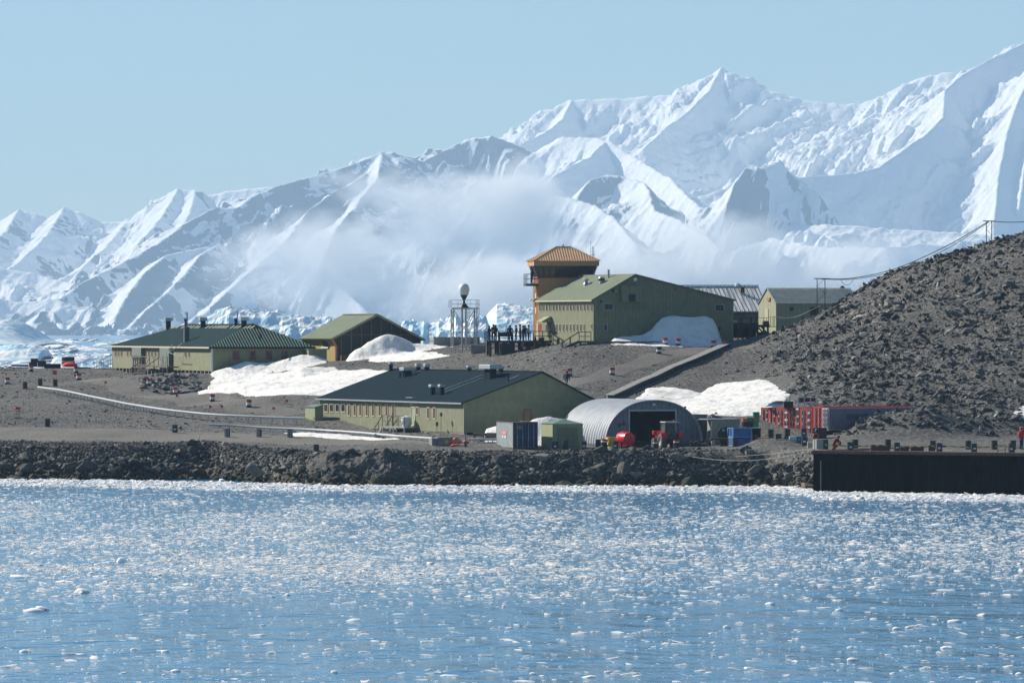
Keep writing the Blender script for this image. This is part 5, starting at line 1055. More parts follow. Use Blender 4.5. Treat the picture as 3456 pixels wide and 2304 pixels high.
# ------------------------------------------------------------------ arched corrugated hangar
def hangar():
    Y = 590; c = Vector((X(2209, Y), Y, Z(1503, Y))); fr = Fr(c, YAW); t = thing('arched_hangar', 'arched corrugated steel hangar with wide open doorway', 'hangar', c, YAW)
    a = 5.25; b = fr.Fn(2209, 1347).z; LN = 12.4; n = 56; ys = np.arange(0, LN, .055); V = []
    for j, y in enumerate(ys):
        r = .07 * math.sin(2 * math.pi * y / .62)
        for i in range(n + 1):
            th = math.pi * i / n; s = math.sin(th); s = max(s, 0) ** .86; x = -math.copysign(abs(math.cos(th)) ** .93, math.cos(th))
            V.append(((a + r) * x, y, (b + r) * s - .15))
    o = np_mesh('arched_roof', V, grid_faces(len(ys), n + 1), pmat('corrugated_galvanised', (.48, .51, .55), .6, .12, 1.2, metal=.1, streak=.1), t, smooth=True)
    so = o.modifiers.new('thick', 'SOLIDIFY'); so.thickness = .05; so.offset = -1
    def zr(x): 
        q = min(1, abs(x) / a) ** (1 / .93); return b * max(0, math.sqrt(max(0, 1 - q * q))) ** .86 - .22
    x0, x1 = fr.Fn(2131, 1400).x, fr.Fn(2285, 1400).x; zt = fr.Fn(2200, 1387).z; mw = pmat('grey_vertical_boards', (.20, .23, .28), .6, .15, 2, streak=.25)
    def panel(xa, xb, zlo):
        P = [(xa, zlo)] + [(xb, zlo)] + [(xb + (xa - xb) * k / 12, max(zlo + .01, zr(xb + (xa - xb) * k / 12))) for k in range(13)]; return P
    m = MB(); m.prism(panel(-a + .1, x0, -.3), .45, .57); m.prism(panel(x1, a - .1, -.3), .45, .57); m.prism(panel(x0, x1, zt), .45, .57); fw = m.build('front_wall', mw, t)
    m = MB(); k = -a + .4
    while k < a - .3:
        zl = zt if x0 < k < x1 else -.2
        if zr(k) > zl + .1: m.box(k, k + .07, .40, .46, zl, zr(k))
        k += .42
    m.build('wall_battens', mw, fw)
    m = MB(); m.box(x0 - .12, x0, .38, .5, -.2, zt + .12); m.box(x1, x1 + .12, .38, .5, -.2, zt + .12); m.box(x0, x1, .38, .5, zt + .003, zt + .12); m.build('door_frame', M_STEEL, fw)
    m = MB(); m.prism(panel(-a + .1, a - .1, -.3), LN - .4, LN - .3); m.build('back_wall', M_VOID, t)  # near-black, painting in the shade of the interior
    for px, py in ((2096, 1434), (2111, 1443 - 14)): p = fr.Fn(px, py); m = MB(); m.box(p.x - .16, p.x + .16, .36, .40, p.z - .16, p.z + .16); m.build('wall_plate', M_DKSTEEL, fw)
    p = fr.Fn(2211, 1365); m = MB(); m.box(p.x - .16, p.x + .16, .25, .40, p.z - .1, p.z + .1); m.build('floodlight', M_WHITE, fw)
    p = fr.Fn(2326, 1400); m = MB(); m.box(p.x - .12, p.x + .12, .9, 1.15, p.z - .5, p.z + .15); m.cyl((p.x, 1, p.z), (p.x, 1, p.z + .75), .09); m.lathe([(0, .16), (.17, .06), (.17, 0)], 10, c=(p.x, 1, p.z + .72)); m.build('flue', M_RUST, t)
    m = MB(); m.cyl((-.1, LN - .6, b - .2), (-.1, LN - .6, b + .35), .1); m.build('roof_vent', M_STEEL, t)
    ln_ = []
    for y in (.75, LN - .5): ln_ += [((a - .2) * -math.cos(math.pi * i / n), y, (b - .2) * math.sin(math.pi * i / n) - .15) for i in range(n + 1)]
    np_mesh('added_shade_lining', ln_, grid_faces(2, n + 1), M_VOID, t)  # near-black lining added to darken the doorway, no real part
    m = MB(); m.box(-a + .3, a - .3, .8, LN - .5, -.2, .06); m.build('shade_floor', M_VOID, t)  # interior shade put into the floor colour
    # inside: shelving and a parked trailer read dark behind the door
    m = MB(); m.box(-3.6, -1.8, 6, 9, -.1, 1.6, bev=.1); m.box(1.5, 3.4, 5, 8, -.1, 1.2, bev=.1); m.box(-1, 1, 9, 11, -.1, 1.4, bev=.2); m.build('stored_crates', M_RUST, t)
    return fr
FR_H = hangar()
# ------------------------------------------------------------------ buildings at the right of the hill
def right_huts():
    Y = 706; c = W(2300, 1120, Y); yaw = math.atan2(.2, .98); fr = Fr(c, yaw); t = thing('long_metal_roofed_store', 'long low store with streaky silver sheet roof behind the two-storey building', 'building', c, yaw)
    x1 = fr.Fn(2600, 1049).x; ze = fr.Fn(2500, 1050).z; zr = fr.on(2500, 966, (0, 6, 0)).z
    m = MB(); m.prism([(0, -2.5), (x1, -2.5), (x1, ze), (0, ze)], .5, 12); m.build('wall', pmat('dark_olive_wall', (.06, .065, .045)), t)
    mr, n, b, o = newmat('streaky_zinc_roof'); L = n.links.new; tc = N(n, 'ShaderNodeTexCoord'); mp = N(n, 'ShaderNodeMapping'); mp.inputs['Scale'].default_value = (5, .22, .22); L(tc.outputs['Object'], mp.inputs[0])
    no = N(n, 'ShaderNodeTexNoise'); no.inputs['Scale'].default_value = 1.5; no.inputs['Detail'].default_value = 5; L(mp.outputs[0], no.inputs['Vector']); r = ramp(n, [(.38, (.30, .30, .30)), (.6, (.78, .78, .78))], no.outputs['Fac']); L(r.outputs[0], b.inputs['Base Color']); b.inputs['Roughness'].default_value = .5
    m = MB(); m.slab([(0, 0, ze), (x1, 0, ze), (x1, 6, zr), (0, 6, zr)], .12); m.slab([(0, 6, zr), (x1, 6, zr), (x1, 12, ze), (0, 12, ze)], .12); rf = m.build('roof', mr, t)
    m = MB(); k = .2
    while k < x1: m.bar((k, 0, ze + .03), (k, 6, zr + .03), .05); k += .5
    m.build('roof_seams', M_STEEL, rf)
    m = MB(); m.bar((0, 6, zr + .1), (x1, 6, zr + .1), .2, .1); m.build('ridge_cap', M_DKSTEEL, rf)
    p = fr.on(2506, 972, (0, 4, 0)); m = MB(); m.box(p.x - .2, p.x + .25, 4, 4.3, p.z - .6, p.z + .1); m.build('roof_vent', M_RUST, t)
    # hut with pale end wall
    Y = 692; c = W(2619, 1122, Y); fr = Fr(c, YAW); t = thing('pale_end_hut', 'olive hut with pale lit end wall and ribbed roof beside the scree', 'hut', c, YAW)
    ln = fr.L(2560, 1100).y; ze = fr.Fn(2619, 1024).z; pk = fr.on(2592, 971, (0, ln * .5, 0)); W_ = fr.Fn(2900, 1100).x
    m = MB(); Mr = Matrix.Rotation(R(90), 4, 'Z')
    m.add([(0, 0, -1.2), (0, ln, -1.2), (0, ln, ze), (0, ln * .5, pk.z - .08), (0, 0, ze), (W_, 0, -1.2), (W_, ln, -1.2), (W_, ln, ze), (W_, ln * .5, pk.z - .08), (W_, 0, ze)], [(0, 4, 3, 2, 1), (5, 6, 7, 8, 9), (0, 5, 9, 4), (1, 2, 7, 6), (0, 1, 6, 5)]); m.build('wall', pmat('pale_olive_wall', (.36, .38, .25), .75, .08, 1.5, streak=.1), t)
    m = MB(); seams(m, 0, W_, lambda x: -1, lambda x: ze - .1, .5); m.build('cladding_seams', M_OLIVE, t)
    e = .12; m = MB(); m.slab([(-.1, -e, ze - .03), (W_, -e, ze - .03), (W_, ln / 2, pk.z), (-.1, ln / 2, pk.z)], .07); m.slab([(-.1, ln / 2, pk.z), (W_, ln / 2, pk.z), (W_, ln + e, ze - .03), (-.1, ln + e, ze - .03)], .07); rf = m.build('roof', pmat('stone_grey_roof', (.36, .37, .31)), t)
    m = MB(); k = 0
    while k < W_: m.bar((k, -e, ze), (k, ln / 2, pk.z + .03), .07, .06); k += .21
    m.build('roof_ribs', pmat('pale_grey_rib', (.60, .61, .53)), rf)
    p = fr.L(2596, 1010); m = MB(); m.box(-.12, .0, p.y - .35, p.y + .35, p.z - .18, p.z + .22); m.build('warning_panel', M_ORNG, t)
    a, b = fr.L(2584, 1042), fr.L(2593, 1072); m = MB(); m.box(-.06, .0, min(a.y, b.y), max(a.y, b.y), a.z - 2.1, a.z); m.build('door', M_CREAM, t)
    p = fr.Fn(2672, 1042); m = MB(); m.box(p.x - .25, p.x + .25, -.08, 0, p.z - .2, p.z + .2); m.build('blue_plate', M_NAVY, t)
    a, b = fr.Fn(2735, 1036), fr.Fn(2762, 1066); m = MB(); m.box(a.x, b.x, -.06, 0, b.z, a.z); m.build('dark_window', M_BLACK, t)
    p = fr.on(2843, 972, (0, 2, 0)); m = MB(); m.lathe([(0, .3), (.25, .2), (.3, 0)], 8, c=tuple(p)); m.build('roof_vent', M_BLACK, t)
    # porch link and timber stand between the two
    c = W(2476, 1140, 686); fr = Fr(c, YAW * .4); t = thing('lattice_porch', 'dark porch with pale lattice screen between the two-storey building and the pale-ended hut', 'porch', c, YAW * .4); x1 = fr.Fn(2560, 1100).x; z = lambda py: fr.Fn(2500, py).z
    m = MB(); m.box(0, x1, .3, 2.2, z(1140), z(1092)); m.build('wall', M_VOID, t); m = MB(); m.box(-.1, x1, -.05, 2.3, z(1072), z(1064)); m.build('roof', pmat('grey_teal_sheet', (.10, .14, .13)), t)
    m = MB(); k = 0
    while k < x1: m.bar((k, .1, z(1088)), (min(k + .35, x1), .1, z(1072)), .04); k += .14
    m.build('lattice', pmat('pale_lattice', (.32, .36, .28)), t)
    m = MB()
    for px in (2497, 2505, 2535, 2552): x = fr.Fn(px, 1100).x; m.box(x - .06, x + .06, -.1, .05, z(1140), z(1070))
    m.build('post', M_DKWOOD, t)
    c = W(2490, 1146, 682); fr = Fr(c, .1); t = thing('timber_stand', 'dark timber stand with braces and steel rail before the pale-ended hut', 'stand', c, .1); P = lambda px, py: fr.Fn(px, py)
    m = MB(); a, b = P(2497, 1094), P(2598, 1104); m.box(a.x, b.x, 0, 2.2, b.z, b.z + .28); m.build('deck', M_DKWOOD, t); m = MB()
    for px in (2506, 2530, 2578, 2592): x = P(px, 1100).x; m.box(x - .1, x + .1, 0, .2, -.6, a.z)
    m.bar(P(2503, 1104), P(2490, 1148), .1); m.bar(P(2514, 1104), P(2502, 1130), .1); m.bar(P(2560, 1106), P(2575, 1122), .16); m.bar(P(2570, 1104), P(2590, 1124), .16); m.box(P(2560, 1100).x, P(2597, 1100).x, .1, 2, -.3, P(2580, 1120).z); m.build('support', M_DKWOOD, t)
    m = MB()
    for px in (2577, 2587, 2601, 2609, 2613): m.bar(P(px, 1104), P(px, 1071), .05)
    m.bar(P(2560, 1072), P(2595, 1072), .05); m.bar(P(2597, 1069), P(2618, 1069), .05); m.bar(P(2597, 1102), P(2619, 1102), .06); m.build('handrail', M_DKSTEEL, t)
    # generator block on the stand
    m = MB(); q = P(2587, 1093); m.box(q.x - .35, q.x + .35, .2, 1, q.z - .35, q.z + .35, bev=.08); o = m.build('winch_box', M_RUST); o.matrix_world = fr.M; tag(o, 'small dark rusty winch box on top of the timber stand', 'winch')
right_huts()

# ------------------------------------------------------------------ decks
def deck_people():
    Y = 680; c = W(1643, 1149, Y); fr = Fr(c, .12); t = thing('viewing_deck', 'dark timber viewing deck with railings beside the control tower', 'deck', c, .12); P = lambda px, py: fr.Fn(px, py)
    x1 = P(1864, 1149).x; zd = 0; m = MB(); m.box(0, x1, 0, 2.6, -.28, 0); m.box(P(1775, 1149).x, x1 - .1, .1, 2.4, -.75, -.3); m.build('deck_boards', M_DKWOOD, t)
    m = MB(); x = P(1655, 1149).x
    while x < P(1865, 1149).x: m.box(x - .14, x + .14, .05, .3, -2.2, -.28); m.box(x - .14, x + .14, 2.3, 2.55, -2.2, -.28); x += .9
    m.box(P(1694, 1149).x, P(1736, 1149).x, -.05, 2.5, -2, -.3); m.build('post', M_DKWOOD, t)
    m = MB(); railing(m, [(.05, 2.5, 0), (.05, .05, 0), (P(1758, 1149).x, .05, 0)], 0, 1.05, (.5,), .09, 1.5); railing(m, [(P(1800, 1149).x, .05, 0), (x1 - .05, .05, 0), (x1 - .05, 2.4, 0)], 0, 1.05, (.5,), .09, 1.1); railing(m, [(.05, 2.5, 0), (P(1800, 1149).x, 2.5, 0)], 0, 1.05, (.5,), .06, 2.2); m.build('railing', M_DKWOOD, t)
    m = MB(); xa, xb = P(1760, 1149).x, P(1800, 1149).x
    for k in range(8): m.box(xa, xb, -.3 - k * .3, -.02 - k * .3, -.25 - k * .2, -.19 - k * .2)
    for x in (xa, xb): m.bar((x, 0, -.2), (x, -2.5, -1.85), .1, .25)
    m.build('stair', M_DKWOOD, t); m = MB()
    for x in (xa, xb): m.bar((x, 0, 1.0), (x, -1.3, .2), .07); m.bar((x, -1.2, -1), (x, -1.2, .25), .07)
    m.build('stair_rail', M_WOOD, t)
    # things left on the deck
    m = MB(); a = P(1711, 1149); m.box(a.x - .9, a.x + .9, .6, 1.4, .45, .55); m.box(a.x - .8, a.x - .7, .6, 1.4, 0, .45); m.box(a.x + .7, a.x + .8, .6, 1.4, 0, .45); m.box(a.x - .9, a.x + .9, .2, .4, .25, .32); m.box(a.x - .9, a.x + .9, 1.35, 1.42, .55, .95); o = m.build('picnic_bench', M_DKWOOD); o.matrix_world = fr.M; tag(o, 'dark wooden bench on the viewing deck between the standing people', 'bench')
    m = MB(); a = P(1830, 1149); m.box(a.x - .3, a.x + .35, .6, 1.2, 0, .35, bev=.06); m.lathe([(.2, 0), (.22, .3), (.1, .42), (0, .42)], 10, c=(a.x - .75, 1, 0)); o = m.build('gear_bag', M_GREEN if 0 else pmat('dark_green_fabric', (.02, .045, .04))); o.matrix_world = fr.M; tag(o, 'dark green kit bag on the right part of the viewing deck', 'bag')
    return fr
FR_D = deck_people()
def ramp_deck():
    Y = 668; c = W(1955, 1166, Y); fr = Fr(c, .05); t = thing('entrance_walkway', 'long low dark walkway with stairs and railing before the two-storey building', 'walkway', c, .05); P = lambda px, py: fr.Fn(px, py)
    m = MB(); a = P(1955, 1150); b = P(1998, 1150); m.box(a.x, b.x, .2, 2.4, a.z - .2, a.z); x2 = P(2240, 1160).x
    m.add([(b.x - .3, .3, P(1990, 1150).z), (x2, .3, P(2240, 1152).z), (x2, 1.9, P(2240, 1152).z), (b.x - .3, 1.9, P(1990, 1150).z), (b.x - .3, .3, P(1990, 1162).z), (x2, .3, P(2240, 1157).z), (x2, 1.9, P(2240, 1157).z), (b.x - .3, 1.9, P(1990, 1162).z)], [(0, 1, 2, 3), (4, 7, 6, 5), (0, 4, 5, 1), (1, 5, 6, 2), (2, 6, 7, 3), (3, 7, 4, 0)]); m.build('walkway_boards', M_WOOD, t)
    m = MB(); m.box(a.x, P(2100, 1160).x, .6, 1.8, -.6, P(2000, 1164).z)
    for px in range(1960, 2235, 26): x = P(px, 1160).x; m.box(x - .12, x + .12, .35, .5, -.8, P(px, 1156).z)
    m.build('support', M_DKWOOD, t)
    m = MB(); s0, s1 = P(1945, 1150), P(1897, 1182)
    for y in (.2, 1.5): m.bar((a.x, y, a.z - .1), (s1.x, y, s1.z + .1), .12, .26)
    for k in range(6): q = k / 6; m.box(a.x + (s1.x - a.x) * (q + .1) - .14, a.x + (s1.x - a.x) * (q + .1) + .14, .2, 1.5, a.z - .15 + (s1.z - a.z) * (q + .1), a.z - .09 + (s1.z - a.z) * (q + .1))
    m.build('stair', M_DKWOOD, t); m = MB()
    railing(m, [(a.x, .25, a.z), (b.x - .1, .25, a.z)], 0, 1.0, (.5,), .08, .75)
    for y in (.25, 1.45):
        m.bar((a.x, y, a.z + 1), (s1.x - .1, y, s1.z + .75), .07)
        for q in (.5, .97): x = a.x + (s1.x - a.x) * q; z = a.z + (s1.z - a.z) * q; m.bar((x, y, z - .5), (x, y, z + 1.0), .08)
    m.build('railing', M_DKSTEEL, t)
ramp_deck()

# raised duct running up the slope
def duct():
    pts = [hit(px, py, 600) for px, py in ((2055, 1349), (2090, 1333), (2150, 1304), (2205, 1282), (2262, 1253), (2336, 1224), (2395, 1198), (2455, 1172))]
    t = thing('service_duct', 'long raised timber service duct running diagonally up the gravel slope', 'duct', pts[0]); o0 = pts[0]; m = MB(); l = MB(); s = MB()
    P = [p - o0 for p in pts]
    for p, q in zip(P[:-1], P[1:]):
        d = (q - p).normalized(); e = Vector((d.y, -d.x, 0)).normalized(); n = max(2, int((q - p).length / 1.2))
        for k in range(n):
            a, b = p.lerp(q, k / n), p.lerp(q, (k + .96) / n); h = Vector((0, 0, .52)); w2 = e * .5
            m.add([a - w2 + h, a + w2 + h, b + w2 + h, b - w2 + h, a - w2 + h - Vector((0, 0, .07)), a + w2 + h - Vector((0, 0, .07)), b + w2 + h - Vector((0, 0, .07)), b - w2 + h - Vector((0, 0, .07))], [(0, 1, 2, 3), (4, 7, 6, 5), (0, 4, 5, 1), (1, 5, 6, 2), (2, 6, 7, 3), (3, 7, 4, 0)])
        l.bar(p + Vector((0, 0, .15)), q + Vector((0, 0, .15)), .78, .58)
    m.build('cover_boards', pmat('bleached_boards', (.27, .265, .25), .8, .2, 2), t); l.build('duct_side_shade', M_DKWOOD, t)  # near-black side paints in the duct's own shadow
duct()

# ------------------------------------------------------------------ pipelines
def smooth_path(P, n=6):
    out = []
    for i in range(len(P) - 1):
        p0, p1, p2, p3 = P[max(i - 1, 0)], P[i], P[i + 1], P[min(i + 2, len(P) - 1)]
        for k in range(n):
            t = k / n; out.append(.5 * ((2 * p1) + (p2 - p0) * t + (2 * p0 - 5 * p1 + 4 * p2 - p3) * t * t + (3 * p1 - p0 - 3 * p2 + p3) * t ** 3))
    return out + [P[-1]]
M_PIPE = pmat('white_pipe_lagging', (.52, .54, .57), .45, .06, 2)
def pipeline(name, label, pp, hgt, npost, post_from=0.0, r=.11, dpy=11):
    P = []
    for px, py in pp: g = hit(px, py + dpy, 590); P.append(g)
    P = smooth_path(P, 5); z = [p.z for p in P]
    for i in range(len(P)): P[i] = Vector((P[i].x, P[i].y, np.mean(z[max(0, i - 3):i + 4]) + hgt))
    t = thing(name, label, 'pipeline', P[0]); Q = [p - P[0] for p in P]; m = MB(); m.tube(Q, r, 8); m.build('pipe', M_PIPE, t, True)
    cum = [0]
    for a, b in zip(P[:-1], P[1:]): cum.append(cum[-1] + (b - a).length)
    for k in range(npost):
        s = cum[-1] * (post_from + (1 - post_from) * (k + .3) / npost); i = max(j for j in range(len(cum)) if cum[j] <= s); i = min(i, len(P) - 2); f = (s - cum[i]) / (cum[i + 1] - cum[i] + 1e-9); p = Q[i].lerp(Q[i + 1], f); g = float(tz(P[0].x + p.x, P[0].y + p.y)) - P[0].z
        m = MB(); m.box(p.x - .05, p.x + .05, p.y - .16, p.y + .16, g - .2, p.z - r * .9); m.build('support', M_PIPE, t)
pipeline('long_pipeline', 'long white pipeline on posts curving down the gravel slope', [(128, 1300), (250, 1325), (373, 1352), (455, 1367), (536, 1379), (650, 1394), (760, 1402), (900, 1408), (1029, 1414)], .68, 44, .1, dpy=20)
pipeline('short_pipeline', 'lower white pipeline passing in front of the long green building', [(706, 1432), (800, 1437), (900, 1443), (1060, 1450), (1200, 1459), (1330, 1470), (1459, 1481)], .36, 26)
pipeline('pipeline_end', 'short end of white pipeline left of the weathered container', [(1580, 1487), (1625, 1492), (1674, 1499)], .33, 6)

# ------------------------------------------------------------------ drums
def drum_parts(t, bands, lid=None, r=.29, h=.88, dots=False, label_=False, tilt=None):
    z = 0
    for zz, mt, nm in bands:
        m = MB(); prof = [(0, z), (r, z), (r, zz - .02), (r + .012, zz - .01), (r, zz), (0, zz)] if zz < h else [(0, z), (r, z), (r, zz), (r - .03, zz), (r - .03, zz - .02), (0, zz - .02)]
        m.lathe(prof, 14); m.build(nm, mt, t, True); z = zz
    if dots:
        m = MB()
        for k in range(4):
            for j in range(3):
                a = -math.pi / 2 + (j - 1) * .5; m.box(-.04, .04, -.02, .02, -.04, .04, Matrix.Translation((math.cos(a) * (r + .005), math.sin(a) * (r + .005), .16 + k * .19)) @ Matrix.Rotation(a + math.pi / 2, 4, 'Z') @ Matrix.Rotation(R(45), 4, 'Y'))
        m.build('white_dots', M_WHITE, t)
    if label_:
        m = MB()
        for j in range(4): a = -math.pi / 2 - .3 + j * .2; m.box(-.03, .03, -.01, .01, -.08, .08, Matrix.Translation((math.cos(a) * (r + .008), math.sin(a) * (r + .008), .42)) @ Matrix.Rotation(a + math.pi / 2, 4, 'Z'))
        m.build('stencil', M_WHITE, t)
def drum(name, label, p, kind, group, tilt=(0, 0), s=1.0):
    t = thing(name, label, 'drum', p - Vector((0, 0, .04)), random.uniform(-.2, .2), group); t.rotation_euler[0], t.rotation_euler[1] = tilt; t.scale = (s, s, s)
    if kind == 'striped': drum_parts(t, [(.29, M_BLACK, 'black_band'), (.58, M_WHITE, 'white_band'), (.88, M_RED, 'red_band')])
    elif kind == 'bw': drum_parts(t, [(.29, M_BLACK, 'black_band'), (.52, M_WHITE, 'white_band'), (.88, M_BLACK, 'upper_band')])
    elif kind == 'black': drum_parts(t, [(.88, M_DRUM, 'shell')])
    elif kind == 'labelled': drum_parts(t, [(.88, M_DRUM, 'shell')], label_=True)
    elif kind == 'dots': drum_parts(t, [(.88, M_BLACK, 'shell')], dots=True)
    elif kind == 'rusty': drum_parts(t, [(.88, M_RUST, 'shell')])
    elif kind == 'redtop': drum_parts(t, [(.62, M_BLACK, 'shell'), (.74, M_WHITE, 'white_band'), (.88, M_RED, 'red_band')])
    return t
M_DRUM = pmat('black_drum_paint', (.016, .022, .030), .5, .3, 3)
GS = 'red white and black marker drums beside the tracks'
for i, (px, py, lab) in enumerate(((25, 1297, 'leftmost red white and black marker drum on the gravel'), (105, 1253, 'striped marker drum standing before the scrap rack at far left'), (257, 1259, 'striped marker drum touching the orange tarpaulin heap, upper one'),
        (266, 1283, 'striped marker drum just below the orange tarpaulin heap'), (503, 1301, 'striped marker drum at the left foot of the light rock pile'), (592, 1331, 'striped marker drum in front of the light rock pile beside a small red flag'),
        (717, 1355, 'striped marker drum at the left tip of the big snow field'), (840, 1374, 'striped marker drum with bright red top below the big snow field'), (1922, 1269, 'striped marker drum on the left verge of the hill road'),
        (2066, 1266, 'striped marker drum on the right side of the hill road halfway up'), (2245, 1151, 'striped marker drum before the snow drift, first of four at the road top'), (2289, 1151, 'striped marker drum before the snow drift, second from left at the road top'),
        (2409, 1154, 'striped marker drum at the road top near the right end of the drift'), (2450, 1154, 'striped marker drum at the right corner of the two-storey building'))):
    drum('marker_drum', lab, hit(px, py, 600) if py > 1200 or px < 1000 else ground(px, 668), 'striped', GS)
drum('marker_drum', 'tilted black and white drum beside the hill road', hit(2223, 1194, 600), 'bw', GS, (0, .08))
for px, py, k, lab in ((84, 1312, 'rusty', 'plain rusty drum on open gravel left of the pipeline end'), (135, 1301, 'rusty', 'rusty drum half hidden at the upper end of the long pipeline'), (186, 1304, 'rusty', 'dark drum with red rim and a flag pole beside it'),
        (160, 1439, 'black', 'lone black drum at the edge of the shore road at far left'), (590, 1460, 'labelled', 'black drum with white label on the road edge below the pipeline'), (767, 1475, 'dots', 'black drum with white dots, leftmost of three by the lower pipeline'),
        (874, 1475, 'dots', 'black drum with white dots, middle one of three by the lower pipeline'), (979, 1476, 'dots', 'black drum with white dots, nearest the pale green annex hut'), (1067, 1528, 'black', 'black drum standing on a flat concrete slab above the bedrock ledge')):
    drum('fuel_drum', lab, hit(px, py, 575), k, 'drums along the gravel slope and shore road')
p = hit(1067, 1529, 575); m = MB(); m.box(-1.0, .9, -.5, .7, -.3, .04, bev=.04); o = m.build('concrete_slab', M_CONC); o.location = p - Vector((0, 0, .03)); tag(o, 'flat concrete slab under the lone black drum above the bedrock ledge', 'slab')
GW = 'black drums along the wharf and yard'
for px, py, Y, k, lab in ((1873, 1518, 582, 'labelled', 'black drum before the left corner of the green store hut'), (1908, 1515, 582, 'black', 'black drum before the doors of the green store hut'), (1969, 1518, 581, 'labelled', 'black drum with white label right of the green store hut'),
        (2020, 1511, 584, 'black', 'black drum at the left foot of the arched hangar'), (2077, 1517, 581, 'labelled', 'black drum with white label below the yellow hopper'), (2213, 1516, 580, 'redtop', 'black drum with red and white mark left of the tractor wheel'),
        (2283, 1513, 579, 'redtop', 'dark drum with reddish rim behind the tractor'), (2482, 1507, 580, 'black', 'black drum draped with rope before the blue cage'), (2549, 1472, 596, 'black', 'black drum right of the blue cage, leftmost of the row before the red containers'),
        (2546, 1494, 586, 'black', 'black drum low down between the blue cage and the long orange tray'), (2601, 1473, 597, 'black', 'black drum before the second red container'), (2628, 1492, 586, 'black', 'squat black drum right of the long orange tray'),
        (2657, 1473, 597, 'black', 'black drum with a white spot before the middle red containers'), (2713, 1473, 597, 'labelled', 'black drum before the right red container doors'), (2714.6, 1500, 572, 'labelled', 'black drum with white label right of the grey and blue crate')):
    g = ground(px, Y); p = W(px, py, Y); drum('fuel_drum', lab, Vector((g.x, Y, max(g.z, min(p.z, g.z + .25)))), k, GW)
p = W(2037, 1510, 583); drum('fuel_drum', 'leaning black drum with red and white top beside the yellow hopper', ground(2037, 583), 'redtop', GW, (0, .12), 1.25)
for px, row, k, lab in ((2869, 0, 'labelled', 'black drum with white label at the wharf edge right of the crouching person'), (2886, 1, 'black', 'black drum in the back row near the crouching person'), (2997, 1, 'black', 'tall grey-capped drum in the back row of the wharf'), (3027, 0, 'labelled', 'black drum with white mark at the wharf edge right of rusty blocks'),
        (3148, 1, 'black', 'black drum in the back row behind rusty blocks on the wharf'), (3170, 0, 'labelled', 'black drum with white stripe at the wharf edge, middle of the quay'), (3268, 1, 'black', 'black drum in the back row left of the white striped pole'), (3287, 0, 'labelled', 'black drum with white stencil at the wharf edge where the tape begins'),
        (3356, 1, 'black', 'black drum in the back row right of the white striped pole'), (3419, 1, 'labelled', 'black drum in the back row beside the standing red-suited person'), (3414, 0, 'labelled', 'black drum at the wharf edge nearest the right border')):
    yf = np.interp(px, [2745, 3456], [546.5, 535.5]); Y = yf + (1.2 if row == 0 else 17)
    drum('fuel_drum', lab, Vector((X(px, Y), Y, 3.76 if row == 0 else float(tz(X(px, Y), Y)))), k, GW)

# ------------------------------------------------------------------ small markers
def flag(label, p, h=.75, cloth=True, name='marker_flag', s=.28):
    t = thing(name, label, 'flag' if cloth else 'pole', p, 0); m = MB(); m.cyl((0, 0, -.1), (0, 0, h), .018, n=6); m.build('pole', M_WOOD, t)
    if cloth: m = MB(); m.slab([(0, 0, h), (s, .06, h - .1), (s * .9, .02, h - s * 1.2), (0, 0, h - s)], .015); m.build('cloth', M_FLAG, t)
for px, py, h, lab in ((477, 1327, .55, 'small red flag on the track left of the light rock pile'), (594, 1343, .45, 'small red flag just below the drum at the light rock pile'), (706, 1382, .5, 'small red flag below the left tip of the snow field, nearer the camera'), (745, 1378, .42, 'tiny red flag right of the one below the snow field'),
        (353, 1306, .75, 'thin red-topped pole on open gravel above the pipeline'), (250, 1275, .5, 'small red flag left of the striped drum under the orange heap'), (920, 1386, .45, 'small red flag on the slope above the pale green annex hut, left one'), (964, 1362, .5, 'small red flag on the slope left of the teal roof')):
    flag(lab, hit(px, py, 600), h)
flag('bright red flag on a tall pole at the dark red-rimmed drum', hit(178, 1304, 600), 1.95, s=.5)
for px, py, lab in ((708, 1318, 'thin dark pole standing in the left part of the snow field'), (830, 1337, 'thin dark pole standing at the lower edge of the snow field'), (2210, 1150, 'thin pole in the snow left of the four drums at the road top')): flag(lab, hit(px, py, 600), 1.0, False, 'snow_pole')
def red_stand():
    p = hit(59, 1411, 600); t = thing('red_box_stand', 'small red box on four thin legs on the gravel at far left', 'stand', p, .2); m = MB(); m.prism([(-.32, .95), (.32, .95), (.3, 1.2), (-.25, 1.25)], -.2, .2); m.build('box', M_ORNG if 0 else M_FLAG, t)
    for x in (-.28, -.1, .1, .28): m = MB(); m.bar((x, (.15 if x in (-.28, .28) else -.15), -.1), (x, 0, .95), .035); m.build('leg', M_DKSTEEL, t)
    m = MB(); m.box(-.4, .4, -.25, .25, -.1, .05); m.build('base', M_DKSTEEL, t)
red_stand()

